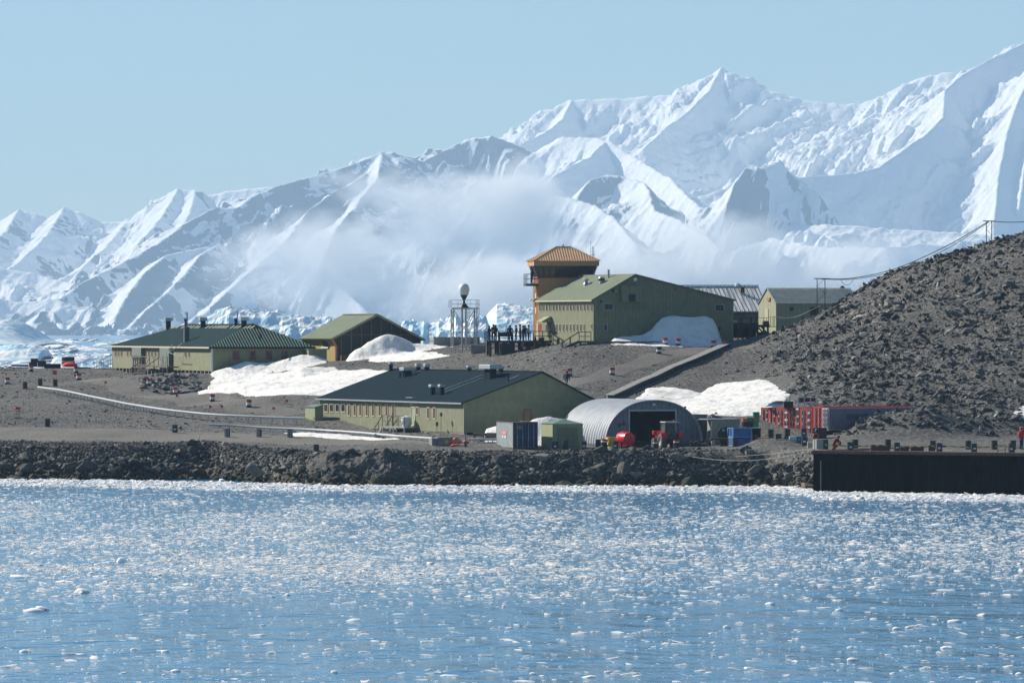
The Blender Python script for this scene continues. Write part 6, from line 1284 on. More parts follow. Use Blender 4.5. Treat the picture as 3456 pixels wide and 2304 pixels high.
# light boulders below the hipped building
M_LROCK = stone_mat('light_rock', [(0, (.12, .118, .115)), (.6, (.26, .25, .24)), (1, (.40, .37, .34))])
LRM = [m_.copy() for m_ in BIGM[:5]]
for m_ in LRM: m_.materials.clear(); m_.materials.append(M_LROCK)
for k in range(95):
    px = random.uniform(470, 668); py = random.uniform(1264, 1330) if px > 500 else random.uniform(1280, 1310); g = hit(px, py, 670)
    o = bpy.data.objects.new('light_boulder', random.choice(LRM)); COL.objects.link(o); s = .25 + .5 * random.random() ** 2; o.location = g + Vector((0, -.1, s * .25)); o.rotation_euler = (random.uniform(-.6, .6), random.uniform(-.6, .6), random.uniform(0, 6)); o.scale = (s * 1.3, s, s * .8)
    tag(o, 'pale grey boulder in the rock pile below the hipped building', 'boulder', 'light boulders below the hipped building')
g = hit(628, 1326, 670); o = bpy.data.objects.new('flat_slab_rock', LRM[0]); COL.objects.link(o); o.location = g + Vector((0, 0, .15)); o.scale = (1.3, .9, .4); o.rotation_euler = (0, -.18, .1); tag(o, 'long flat pale slab at the foot of the light rock pile', 'boulder')
M_SBLK = stone_mat('scree_block_stone', [(0, (.07, .072, .072)), (.6, (.13, .132, .13)), (1, (.24, .235, .22))]); SBM = []
for m_ in BIGM[:6]:
    q_ = m_.copy(); q_.materials.clear(); q_.materials.append(M_SBLK); SBM.append(q_)
M_TANR = stone_mat('tan_outcrop', [(0, (.26, .24, .20)), (1, (.30, .27, .23))], bump=.15)
for k in range(16):      # pale outcrop high on the left flank of the scree
    px = random.uniform(2835, 3045); g = hit(px, 1046 + random.uniform(-22, 22) - (px - 2940) * .12, 600, 700); q_ = BIGM[k % 5].copy(); q_.materials.clear(); q_.materials.append(M_TANR); o = bpy.data.objects.new('outcrop_block', q_); COL.objects.link(o); s = random.uniform(.4, .95); o.location = g; o.scale = (s * 1.3, s, s * .8); o.rotation_euler = (random.uniform(-.4, .4), random.uniform(-.4, .4), random.uniform(0, 6)); tag(o, 'pale tan block of the outcrop high on the left flank of the scree', 'boulder', 'pale outcrop blocks on the scree')
for k in range(7):
    px = random.uniform(2903, 2962); g = hit(px, np.interp(px, [2903, 2930, 2962], [975, 955, 962]), 600, 700); o = bpy.data.objects.new('crest_block', BIGM[k]); COL.objects.link(o); s = random.uniform(.6, 1.0); o.location = g; o.scale = (s, s, s * .9); o.rotation_euler.z = k; tag(o, 'dark block of the outcrop on the scree crest below the cable', 'boulder', 'dark crest outcrop blocks')
_ct = ([2617, 2667, 2740, 2793, 2831, 2900, 2945, 2985, 3046, 3168, 3283, 3340, 3456], [1136, 1094, 1074, 1056, 1025, 968, 945, 937, 905, 878, 845, 818, 806])
for k in range(60):
    px = random.uniform(2660, 3470); g = hit(px, np.interp(px, *_ct) + random.uniform(1, 14), 600, 700); o = bpy.data.objects.new('scree_block', random.choice(BIGM[:6])); COL.objects.link(o); s = random.uniform(.2, .55); o.location = g; o.scale = (s * 1.3, s, s * .8); o.rotation_euler = (random.uniform(-.6, .6), random.uniform(-.6, .6), random.uniform(0, 6)); tag(o, 'dark block sticking up along the skyline of the scree hill', 'boulder', 'dark blocks along the scree crest')
for k in range(230):      # bigger blocks on the scree
    px = random.uniform(2720, 3480); py = random.uniform(830, 1450)
    top = np.interp(px, [2700, 2900, 3050, 3283, 3456], [1110, 985, 920, 860, 825])
    if py < top + 15: continue
    g = hit(px, py, 596, 700); s = .24 + .6 * random.random() ** 2.5; o = bpy.data.objects.new('scree_block', random.choice(SBM)); COL.objects.link(o); o.location = g + Vector((0, 0, s * .15)); o.rotation_euler = (random.uniform(-.6, .6), random.uniform(-.6, .6), random.uniform(0, 6)); o.scale = (s * 1.5, s, s * .7)
    tag(o, 'paler block lying among the dark broken scree of the hill', 'boulder', 'larger blocks on the scree hill')
# ------------------------------------------------------------------ scrap rack at far left
def scrap_rack():
    Y = 772; zb = Z(1253, Y)
    def place(o, lab, cat, grp=None): tag(o, lab, cat, grp)
    def g(px, py=1253): return W(px, py, Y)
    t = thing('tyre_stack', 'stack of two big black tyres on the scrap rack at far left', 'tyres', g(231, 1232), 0)
    for k, (r, z) in enumerate(((.88, 0), (.84, .55))): m = MB(); m.lathe([(.4, z), (r - .08, z), (r, z + .1), (r, z + .42), (r - .08, z + .52), (.4, z + .52), (.4, z)], 18, c=(-.05 * k, 0, 0)); m.build('tyre', M_TYRE, t, True)
    m = MB(); m.lathe([(0, 1.25 - .35), (.5, .85), (.95, .5), (1.0, .15), (.8, 0), (0, 0)], 14, c=(0, 0, 0)); o = m.build('orange_heap', M_FLAG, smooth=True); o.location = W(236, 1238, Y - 2.5); o.scale = (1.0, .8, .75); tag(o, 'bright orange-red covered heap in front of the tyre stack', 'heap')
    for lab, px0, px1, py0, py1, mt, nm in (('dark machine crate on the scrap rack with pale left face', 104, 128, 1208, 1222, M_BLACK, 'machine_crate'), ('lower dark crate carrying the machine crate on the scrap rack', 98, 126, 1222, 1236, M_DKWOOD, 'machine_crate'),
            ('rusty brown box on the scrap rack right of the dark crates', 128, 156, 1215, 1236, M_RUST, 'rusty_box'), ('long dark pile of timber on the scrap rack', 40, 96, 1229, 1235, M_WOOD, 'timber_pile'), ('dark tarpaulined load between the brown box and the tyres', 150, 205, 1226, 1242, M_DKWOOD, 'covered_load'),
            ('low red-brown wall of pallets right of the orange heap', 262, 307, 1238, 1249, M_RUST, 'pallet_wall'), ('red crate row at the base of the scrap rack', 80, 98, 1238, 1253, M_ORNG, 'crate'), ('dull red crate right of the striped drum on the scrap rack', 126, 144, 1242, 1253, M_RUSTRED, 'crate'),
            ('dark low beams under the tyre stack', 176, 262, 1240, 1250, M_RUST, 'beam_pile'), ('blue crate at the left end of the scrap rack', 50, 66, 1238, 1253, M_LBLUE, 'crate'), ('green crate on the scrap rack left of the red ones', 66, 80, 1239, 1253, M_GREEN, 'crate'), ('white and navy crate at the far left tip of the scrap rack', 28, 50, 1237, 1254, M_NAVY, 'crate')):
        a, b = W(px0, py0, Y), W(px1, py1, Y); m = MB(); m.box(0, b.x - a.x, 0, 1.0, 0, a.z - b.z, bev=.04); o = m.build(nm, mt); o.location = (a.x, Y, b.z - .05); o.rotation_euler.z = .12; tag(o, lab, nm.replace('_', ' '))
        if nm == 'crate':
            m = MB()
            for k in range(4): x = (b.x - a.x) * (k + .3) / 4; m.box(x, x + .08, -.03, 0, .05, (a.z - b.z) - .05)
            m.build('slat', M_WHITE, o)
scrap_rack()

# ------------------------------------------------------------------ tractor
def tractor():
    Y = 581; p = ground(2262, Y); t = thing('tractor', 'red farm tractor seen from behind before the hangar doorway', 'tractor', p, .30)
    def wheel(x, y, r, w_, name='rear_wheel'):
        m = MB(); pr = [(r * .55, -w_ / 2), (r * .92, -w_ / 2), (r, -w_ * .35), (r, w_ * .35), (r * .92, w_ / 2), (r * .55, w_ / 2), (r * .55, -w_ / 2)]; Mx = Matrix.Translation((x, y, r)) @ Matrix.Rotation(R(90), 4, 'Y'); m.lathe(pr, 22, Mx); 
        w = m.build(name, M_TYREG, t, True); lg = MB()
        for k in range(18):
            a = 2 * math.pi * k / 18
            for s in (-1, 1): lg.box(-.035, .035, 0 if s > 0 else -w_ * .48, w_ * .48 if s > 0 else 0, -.03, .045, Matrix.Translation((x, y, r)) @ Matrix.Rotation(R(90), 4, 'Y') @ Matrix.Rotation(a + s * .08, 4, 'Z') @ Matrix.Translation((r, 0, 0)) @ Matrix.Rotation(R(90), 4, 'Y') @ Matrix.Rotation(R(90) , 4, 'Z') @ Matrix.Rotation(s * .5, 4, 'Z'))
        lg.build('tread', M_TYREG, w); h = MB(); h.lathe([(0, -w_ * .2), (r * .3, -w_ * .2), (r * .56, -w_ * .4), (r * .56, w_ * .4), (r * .3, w_ * .2), (0, w_ * .2)], 16, Mx); h.build('rim', pmat('pale_rim', (.45, .44, .40)), w, True)
    M_TYREG = pmat('dusty_tyre', (.11, .115, .115), .95, .3, 4)
    for s in (-1, 1): wheel(s * .88, 0, .80, .50); wheel(s * .82, 2.35, .55, .38, 'front_wheel')
    m = MB(); m.box(-.35, .35, -.35, 2.6, .6, 1.05, bev=.08); m.cyl((-.9, 0, .8), (.9, 0, .8), .13); m.cyl((-.8, 2.35, .55), (.8, 2.35, .55), .09); m.build('chassis', M_BLACK, t)
    m = MB(); m.add([(-.40, .95, 1.0), (.40, .95, 1.0), (.36, 2.95, .95), (-.36, 2.95, .95), (-.40, .95, 1.72), (.40, .95, 1.72), (.32, 2.9, 1.5), (-.32, 2.9, 1.5)], [(0, 3, 2, 1), (4, 5, 6, 7), (0, 1, 5, 4), (1, 2, 6, 5), (2, 3, 7, 6), (3, 0, 4, 7)]); m.build('bonnet', M_BRED, t)
    m = MB(); m.box(-.74, .74, -.55, .95, .95, 1.45, bev=.06); m.build('cab_floor', M_BLACK, t)
    for s in (-1, 1):
        m = MB()
        for k in range(7):
            a0, a1 = R(20 + k * 20), R(40 + k * 20); q0, q1 = Vector((0, math.cos(a0) * .95, .8 + math.sin(a0) * .95)), Vector((0, math.cos(a1) * .95, .8 + math.sin(a1) * .95)); x0, x1 = s * .62, s * 1.14
            m.add([(x0, q0.y, q0.z), (x1, q0.y, q0.z), (x1, q1.y, q1.z), (x0, q1.y, q1.z), (x0, q0.y * .96, q0.z - .05), (x1, q0.y * .96, q0.z - .05), (x1, q1.y * .96, q1.z - .05), (x0, q1.y * .96, q1.z - .05)], [(0, 1, 2, 3), (7, 6, 5, 4), (0, 4, 5, 1), (1, 5, 6, 2), (2, 6, 7, 3), (3, 7, 4, 0)])
        f = m.build('fender', M_BRED, t); m = MB(); m.box(s * .95 - .12, s * .95 + .12, -.6, -.52, 1.5, 1.6); m.build('tail_light', M_FLAG, f)
    m = MB()
    for x, y in ((-.72, -.5), (.72, -.5), (-.72, .95), (.72, .95)): m.bar((x, y, 1.45), (x * .88, y * .9, 2.58), .07)
    m.build('cab_frame', M_DKSTEEL, t)
    g = MB(); gg = MB()
    for (a, b, c_, d) in (((-.7, -.5, 1.45), (.7, -.5, 1.45), (.62, -.44, 2.56), (-.62, -.44, 2.56)), ((-.72, .93, 1.45), (-.72, -.48, 1.45), (-.63, -.42, 2.56), (-.63, .84, 2.56)), ((.72, -.48, 1.45), (.72, .93, 1.45), (.63, .84, 2.56), (.63, -.42, 2.56)), ((.7, .95, 1.45), (-.7, .95, 1.45), (-.62, .86, 2.56), (.62, .86, 2.56))): g.slab([a, b, c_, d], .012)
    g.build('cab_glass', M_CLEAR, t); m = MB(); m.box(-.25, .25, -.3, .2, 1.4, 1.55, bev=.05); m.box(-.25, .25, -.38, -.26, 1.5, 2.15, bev=.05); m.build('seat', M_BLACK, t)
    m = MB(); m.box(-.76, .76, -.62, 1.0, 2.58, 2.72, bev=.06); m.build('cab_roof', pmat('pale_grey_roof_panel', (.36, .40, .40)), t)
    m = MB(); m.cyl((-.62, 1.15, 1.5), (-.62, 1.15, 2.55), .05); m.build('exhaust', M_DKSTEEL, t)
    m = MB(); m.cyl((.55, .6, 2.72), (.55, .6, 2.9), .06); m.build('beacon', M_ORNG, t)
    m = MB(); m.bar((-.35, -.4, .75), (-.35, -1.05, .45), .08); m.bar((.35, -.4, .75), (.35, -1.05, .45), .08); m.box(-.45, .45, -1.1, -1.0, .38, .5); m.build('hitch', M_BLACK, t)
    m = MB(); m.bar((-.5, 2.6, .9), (-.55, 3.1, 1.5), .1); m.bar((.5, 2.6, .9), (.55, 3.1, 1.5), .1); m.box(-.75, .75, 2.95, 3.4, 1.35, 1.8, bev=.08); m.build('front_loader', M_BRED, t)
tractor()
def tank_trailer():
    Y = 583.5; p = ground(2110, Y); t = thing('fuel_bowser', 'shiny red cylindrical tank on a low trailer left of the hangar doorway', 'tank trailer', p, .5); r = .66
    m = MB(); m.lathe([(0, -.95), (r * .6, -.93), (r * .96, -.82), (r, -.7), (r, .75), (r * .96, .84), (r * .6, .93), (0, .95)], 28, Matrix.Translation((0, 0, 1.05)) @ Matrix.Rotation(R(90), 4, 'X')); tk = m.build('tank', M_BRED, t, True)
    m = MB(); m.cyl((-.05, .1, 1.66), (-.05, .1, 1.82), .18, n=12); m.cyl((-.05, .1, 1.82), (-.05, .1, 1.88), .1, n=10); m.build('filler_cap', M_BRED, tk); m = MB(); m.lathe([(0, -.03), (.07, 0), (0, .03)], 8, Matrix.Translation((-.66, .45, 1.15)) @ Matrix.Rotation(R(90), 4, 'Y')); m.build('white_mark', M_WHITE, tk)
    m = MB(); m.box(-.45, .45, -1.0, 1.0, .32, .44); m.bar((0, -1, .38), (.2, -1.7, .3), .1); m.build('chassis', M_RED, t)
    for s in (-1, 1): m = MB(); m.lathe([(.1, -.08), (.3, -.08), (.3, .08), (.1, .08), (.1, -.08)], 14, Matrix.Translation((s * .5, .1, .3)) @ Matrix.Rotation(R(90), 4, 'Y')); m.build('wheel', M_TYRE, t, True)
    p = ground(2061, 583); t = thing('yellow_hopper', 'yellow hopper with curved chute beside the red tank', 'hopper', p, .4)
    m = MB(); m.add([(-.25, -.3, .3), (.25, -.3, .3), (.25, .3, .3), (-.25, .3, .3), (-.42, -.35, 1.25), (.42, -.35, 1.25), (.42, .4, 1.25), (-.42, .4, 1.25)], [(0, 3, 2, 1), (4, 5, 6, 7), (0, 1, 5, 4), (1, 2, 6, 5), (2, 3, 7, 6), (3, 0, 4, 7)]); m.build('bin', M_YELLOW, t)
    m = MB(); m.tube([(-.25, -.3, .8), (-.42, -.45, .7), (-.48, -.5, .5), (-.45, -.5, .25), (-.3, -.45, .1)], .13, 8); m.build('chute', M_YELLOW, t, True); m = MB()
    for x in (-.2, .2): m.bar((x, -.25, -.1), (x, -.25, .35), .06); m.bar((x, .25, -.1), (x, .25, .35), .06)
    m.build('stand', M_YELLOW, t); a = MB(); a.box(-.44, -.40, -.2, .1, .75, 1.1); a.build('white_panel', M_WHITE, t)
tank_trailer()

# ------------------------------------------------------------------ yard stores right of the hangar
def yard():
    Y = 594; c = W(2333, 1490, Y); fr = Fr(c, .3); t = thing('grey_store', 'grey flat-roofed store behind the right foot of the hangar', 'store', c, .3); h = fr.Fn(2340, 1401).z; w_ = fr.Fn(2386, 1400).x
    m = MB(); m.box(-.6, w_, 0, 2.5, 0, h); m.build('wall', pmat('blue_grey_panel', (.14, .16, .19)), t); m = MB(); m.box(-.65, w_ + .05, -.05, 2.5, h + .003, h + .08); m.build('roof', M_RUST, t); a, b = fr.Fn(2344, 1417), fr.Fn(2369, 1480); m = MB(); m.box(a.x, b.x, -.05, 0, .2, a.z); d = m.build('door', pmat('dark_green_door', (.04, .06, .045)), t); m = MB(); m.box(a.x - .05, b.x, -.1, -.01, a.z, a.z + .06); m.build('lintel', M_WHITE, t)
    Y = 589; c = W(2418, 1497, Y); yaw = math.atan2(.27, .963); fr = Fr(c, yaw); t = thing('beige_store', 'beige box store with its tan side door standing open', 'store', c, yaw); h = fr.Fn(2430, 1416).z; w_ = fr.Fn(2497, 1416).x
    m = MB(); m.box(0, w_, 0, 3, 0, h); m.build('wall', pmat('pale_grey_green_panel', (.33, .33, .28), .7, .1, 2, streak=.2), t); m = MB(); m.box(-1.0, w_ + .05, -.05, 3, h + .003, h + .09); m.build('roof', M_STEEL, t)
    a, b = fr.on(2386, 1419, (-1.0, 0, 0)), None; m = MB(); Md = Matrix.Rotation(R(48), 4, 'Z'); m.box(-1.35, 0, -.04, .04, .1, h - .08, Md); d = m.build('door', M_BEIGE, t); m = MB(); m.box(-1.36, -1.26, -.07, -.04, .15, h - .12, Md); m.build('hinge_strip', M_WHITE, d)
    # dark machine with round light
    m = MB(); c = W(2443, 1480, 585); m.prism([(-.62, 0), (.62, 0), (.62, 1.15), (.2, 1.2), (-.3, 1.05), (-.62, .7)], 0, .7); o = m.build('dark_machine', M_BLACK); o.location = c; tag(o, 'dark rounded machine with one pale lamp before the beige store', 'machine'); m = MB(); m.lathe([(0, -.03), (.13, 0), (0, .02)], 12, Matrix.Translation((-.05, -.02, .85)) @ Matrix.Rotation(R(90), 4, 'X')); m.build('lamp', M_STEEL, o)
    # workbench
    c = ground(2402, 582.5); c.z = max(c.z, Z(1510, 582.5)); t = thing('work_bench', 'long dark work bench with pale leg panel left of the blue cage', 'bench', c, .05); x1 = X(2455, 582.5) - c.x; m = MB(); m.box(-.15, x1, 0, .9, .62, .8); m.build('bench_top', M_RUST, t); m = MB(); m.box(0, .33, 0, .8, -.2, .62); m.build('leg', M_SIGN, t); m = MB(); m.box(.9, x1, .1, .8, -.2, .62); m.build('drawer_unit', M_DKWOOD, t)
    # low dark crates with rope
    for px0, px1, py0, lab in ((2330, 2366, 1486, 'dark low crate before the hangar right foot with a white strip on top'), (2366, 2388, 1484, 'second dark crate touching the beige door'), (2388, 2402, 1492, 'small dark crate left of the work bench')):
        a = ground((px0 + px1) / 2, 583); z1 = Z(py0, 583); m = MB(); w2 = (px1 - px0) * 583 / F / 2; m.box(-w2, w2, 0, .7, -.2, z1 - a.z, bev=.03); o = m.build('dark_crate', M_BLACK); o.location = a; tag(o, lab, 'crate')
    m = MB(); pts = [W(px, py, 582) for px, py in ((2332, 1489), (2340, 1492), (2350, 1488), (2358, 1493), (2368, 1497), (2378, 1496), (2384, 1492), (2393, 1508))]; m.tube([p - pts[0] for p in smooth_path(pts, 3)], .025, 5); o = m.build('rope', M_ROPE); o.location = pts[0]; tag(o, 'pale rope looped over the dark crates right of the hangar', 'rope')
    # blue cage container
    Y = 583; c = W(2474, 1506, Y); yaw = .28; fr = Fr(c, yaw); h = fr.Fn(2480, 1443).z; w_ = fr.Fn(2538, 1470).x; l_ = fr.L(2455, 1480).y; t = thing('blue_cage_container', 'small blue open-frame container with pale blue lit end', 'container', c, yaw)
    m = MB(); m.box(.08, w_ - .06, .08, l_ - .06, .08 + h * .48, h - .08); m.box(.08, w_ - .06, .3, l_ - .1, .05, h * .45); m.build('body', M_BLUE, t); m = MB()
    for x in (0, w_ - .1):
        for y in (0, l_ - .1): m.box(x, x + .1, y, y + .1, 0, h)
    for z in (0, h * .48, h - .1):
        m.box(.1, w_ - .1, 0, .08, z + .002, z + .09); m.box(0, .08, .1, l_ - .1, z + .002, z + .09); m.box(.1, w_ - .1, l_ - .08, l_, z + .002, z + .09)
    for k in range(5): z = .12 + k * .17; m.box(-.02, .05, .1, l_ - .1, z, z + .06)
    for k in range(3): y = .15 + k * (l_ - .3) / 2; m.box(-.02, .05, y - .03, y + .03, .1, h)
    m.build('frame', M_LBLUE, t)  # paler blue puts the sunlit look of the end into its colour
    m = MB(); m.bar((0, 0, 0), (1.0, .1, -.22), .14, .06); o = m.build('plank', M_CREAM); o.location = W(2495, 1440, 583) + Vector((0, .5, .08)); tag(o, 'pale plank lying on top of the blue cage container', 'plank')
    # drums stacked behind
    for px, py, mt, mt2, lab in ((2515, 1445, M_BLACK, M_ORNG, 'dark drum with rusty orange upper band behind the blue cage'), (2530, 1442, M_BLACK, M_GREEN, 'dark drum with green upper band behind the blue cage'), (2549, 1441, M_GREEN, M_ORNG, 'green drum with orange lid behind the blue cage'), (2552, 1424, M_GREEN, M_GREEN, 'small green drum on top of the group behind the blue cage')):
        Yq = 587; p = W(px, py, Yq); t = thing('stacked_drum', lab, 'drum', p, 0, 'coloured drums behind the blue cage'); t.scale = (1.15,) * 3; m = MB(); m.lathe([(0, 0), (.29, 0), (.29, .55), (0, .55)], 12); m.build('shell', mt, t, True); m = MB(); m.lathe([(0, .55), (.3, .55), (.3, .88), (0, .88)], 12); m.build('upper_band', mt2, t, True)
    m = MB(); p = W(2530, 1480, 587.6); m.box(-1.1, 1.1, 0, 1.2, 0, 1.05); o = m.build('drum_pallet', M_VOID); o.location = p; tag(o, 'dark stack of pallets carrying the coloured drums behind the blue cage', 'pallets')
    # long orange tray, crate, small bits
    for px0, px1, py0, py1, Y, mt, nm, lab in ((2557, 2598, 1476, 1488, 584, M_ORNG, 'orange_tray', 'long low orange tray right of the blue cage'), (2664, 2688, 1472, 1496, 576, pmat('pale_blue_white', (.55, .60, .72)), 'white_crate', 'pale white-blue left half of the crate before the red containers'), (2688, 2724, 1472, 1500, 576.3, M_BLUE, 'blue_crate', 'blue crate touching the pale white one before the red containers'),
            (2725, 2750, 1492, 1503, 571, M_CREAM, 'cream_box', 'low cream and rust box just left of the wharf corner'), (2646, 2666, 1474, 1490, 580, M_DKWOOD, 'dark_box', 'dark green-black box left of the pale crate'), (2744, 2790, 1443, 1461, 598, M_BLACK, 'dark_load', 'dark jumbled load before the white container door'),
            (2938, 2960, 1500, 1512, 549, M_RUST, 'rusty_block', 'first rusty block on the wharf edge behind the tape'), (2962, 3004, 1502, 1512, 549, M_RUST, 'rusty_block', 'long rusty block on the wharf edge under the tall drum'), (3038, 3068, 1508, 1514, 547, M_RUST, 'rusty_block', 'low rusty block right of the labelled drum on the wharf edge'), (3074, 3118, 1505, 1515, 547, M_RUST, 'rusty_block', 'rusty long block before the middle back-row drum'), (3134, 3156, 1502, 1516, 546, M_RUST, 'rusty_block', 'dark rusty block left of the white striped drum on the wharf edge')):
        a, b = W(px0, py0, Y), W(px1, py1, Y); gz = float(tz((a.x + b.x) / 2, Y)) if px0 < 2800 else 3.74; m = MB(); m.box(0, b.x - a.x, 0, .7, min(gz, b.z) - b.z - .1, a.z - b.z, bev=.025); o = m.build(nm, mt); o.location = (a.x, Y, b.z); tag(o, lab, nm.replace('_', ' '))
    for px in (2598, 2606):
        pass
    # tan heap of gear behind the grey store
    for k, (px, py, s, mt, lab) in enumerate(((2405, 1400, .34, M_CREAM, 'pale yellow sack on the gear heap behind the beige store'), (2415, 1394, .3, M_CREAM, 'cream sack on top of the gear heap behind the beige store'), (2409, 1406, .4, M_RED, 'dark red bag in the gear heap behind the beige store'), (2425, 1407, .45, M_NAVY, 'navy bag at the right of the gear heap'), (2394, 1409, .35, M_LBLUE, 'pale blue bag at the left of the gear heap'))):
        o = bpy.data.objects.new('gear_sack', BIGM[k].copy()); o.data.materials.clear(); o.data.materials.append(mt); COL.objects.link(o); o.location = W(px, py, 593.2); o.scale = (s, s, s * .7); tag(o, lab, 'sack')
    m = MB(); a = W(2388, 1415, 593); m.box(0, 1.6, .1, 1.2, -2.4, 0); o = m.build('heap_base', M_DKWOOD); o.location = a; tag(o, 'dark stacked timber under the gear heap behind the beige store', 'timber stack')
yard()
# shipping containers below the scree
_a = .672; _n = {}
def cont_row():
    yaw = -math.atan2(.78, .62)       # long axis points right and away
    mats = [M_RUSTRED, M_CONTRED, M_RUSTRED, M_RUSTRED, M_RUSTRED]
    labs = ['rusty red container, leftmost of the row, with faded doors', 'bright red container, second from left in the row', 'dull red container in the middle of the row carrying timber', 'dark red container, fourth in the row, under the rack', 'red container, fifth in the row, under the black rack', ]
    roofz = None
    for k, px in enumerate((2568, 2616, 2642, 2668, 2701)):
        pass
    ys = [611.5, 610, 608.6, 607.2, 605.4]; pxs = [(2568, 2592), (2593, 2617), (2618, 2662), (2664, 2698), (2699, 2737)]
    T = []
    for k, (a, b) in enumerate(pxs):
        wd = (b - a) / F * ys[k] / .62 * 1.04; p = W(a, 1459 + k * .6, ys[k])
        T.append(container(labs[k], p, yaw + 0, 6.06 if k else 5.0, wd, 2.59, mats[k], mats[k], 'red shipping containers below the scree'))
        a_ = random.random
        for q in range(5 + k % 2):
            z = .5 + q * .37; m = MB(); m.box(wd * .62, wd * .86, -.062, -.037, z, z + .22) if q % 2 == k % 2 else m.box(wd * .2, wd * .28, -.062, -.037, z, z + .2); m.build('white_marking', M_WHITE, T[-1])
    p = W(2744, 1452, 603.5); container('bright red container with pale streaked doors beside the white one', p, yaw, 12.19, 1.35, 2.45, M_BRED if 0 else M_CONTRED, pmat('streaked_red_door', (.50, .06, .05), .6, .3, 3, streak=.5), 'red shipping containers below the scree')
    p = W(2774, 1452, 602.2); t = container('long container with white door end, grey-violet shaded side and pink roof edge', p, yaw, 12.19, 1.05, 2.3, pmat('shaded_violet_side', (.20, .20, .26), .6, .12, 1), M_WHITE, frame=pmat('pinkish_frame', (.55, .30, .32)), name='shipping_container')  # the side's shade is put into its grey-violet colour
    # side wall lettering panel
    m = MB(); m.box(1.045, 1.075, 2.5, 5.4, 1.15, 1.65)
    m.build('dark_panel', pmat('dark_side_panel', (.06, .06, .10)), t)
    # load on the roofs
    zt = Z(1375, 608)
    for k, (px0, px1, py0, py1, mt, lab) in enumerate(((2580, 2640, 1364, 1371, M_WHITE, 'white planks stacked on the left red containers'), (2592, 2648, 1358, 1364, M_LBLUE, 'pale blue boards on the white planks'), (2606, 2646, 1353, 1358, M_WOOD, 'brown boards at the top of the plank stack'))):
        a, b = W(px0, py1, 609), W(px1, py0, 609); m = MB(); m.prism([(0, 0), (b.x - a.x, 0), (b.x - a.x - .1, b.z - a.z), (.45, b.z - a.z)], 0, 1.6); o = m.build('plank_stack', mt); o.location = a; tag(o, lab, 'planks')
    a, b = W(2646, 1375, 607), W(2677, 1354, 607); m = MB(); m.box(0, b.x - a.x, 0, 1.1, 0, b.z - a.z); m.bar((.1, 0, 0), (.25, 0, 1.1), .05); m.bar((.5, 0, 0), (.62, 0, 1.15), .05); o = m.build('open_crate', M_DKWOOD); o.location = a; tag(o, 'dark square crate with two upright sticks on the container roofs', 'crate')
    a = W(2694, 1376, 606); t = thing('steel_rack', 'black rack with steel uprights standing on the container roofs', 'rack', a, 0); w2 = X(2756, 606) - a.x; h = Z(1342, 606) - a.z; m = MB()
    for k in range(4): m.box(w2 * k / 3 - .06, w2 * k / 3 + .06, -.06, .06, 0, h)
    m.box(-.2, w2 + .2, -.08, 1.2, h, h + .06); m.build('frame', M_STEEL, t); m = MB(); m.box(.1, w2 - .1, .15, 1.0, h * .52, h - .02); m.build('dark_sheet', M_BLACK, t); m = MB(); m.tube([(0, -.1, h * .42), (w2 * .35, -.1, h * .5), (w2 * .9, -.1, h * .58)], .09, 6); m.build('white_pipe', M_WHITE, t); m = MB(); m.bar((w2 * .72, -.2, h * .45), (w2 * 1.0, -.3, 0), .2, .06); m.build('ramp_board', M_WHITE, t)
cont_row()
_p = W(1449, 1181, 712); container('plain grey container behind the foot of the radome tower', _p, -math.atan2(.97, .25), 5.7, 2.2, Z(1137, 712) - _p.z, pmat('dull_grey_container', (.27, .29, .28), .7, .12, 1.5, streak=.15), M_GREYC)
m = MB(); m.box(0, 1.7, 0, .5, -.6, .32); o = m.build('low_concrete_wall', M_CONC); o.location = W(1590, 1174, 688); tag(o, 'low concrete wall between the radome tower and the viewing deck', 'wall', None, 'thing')

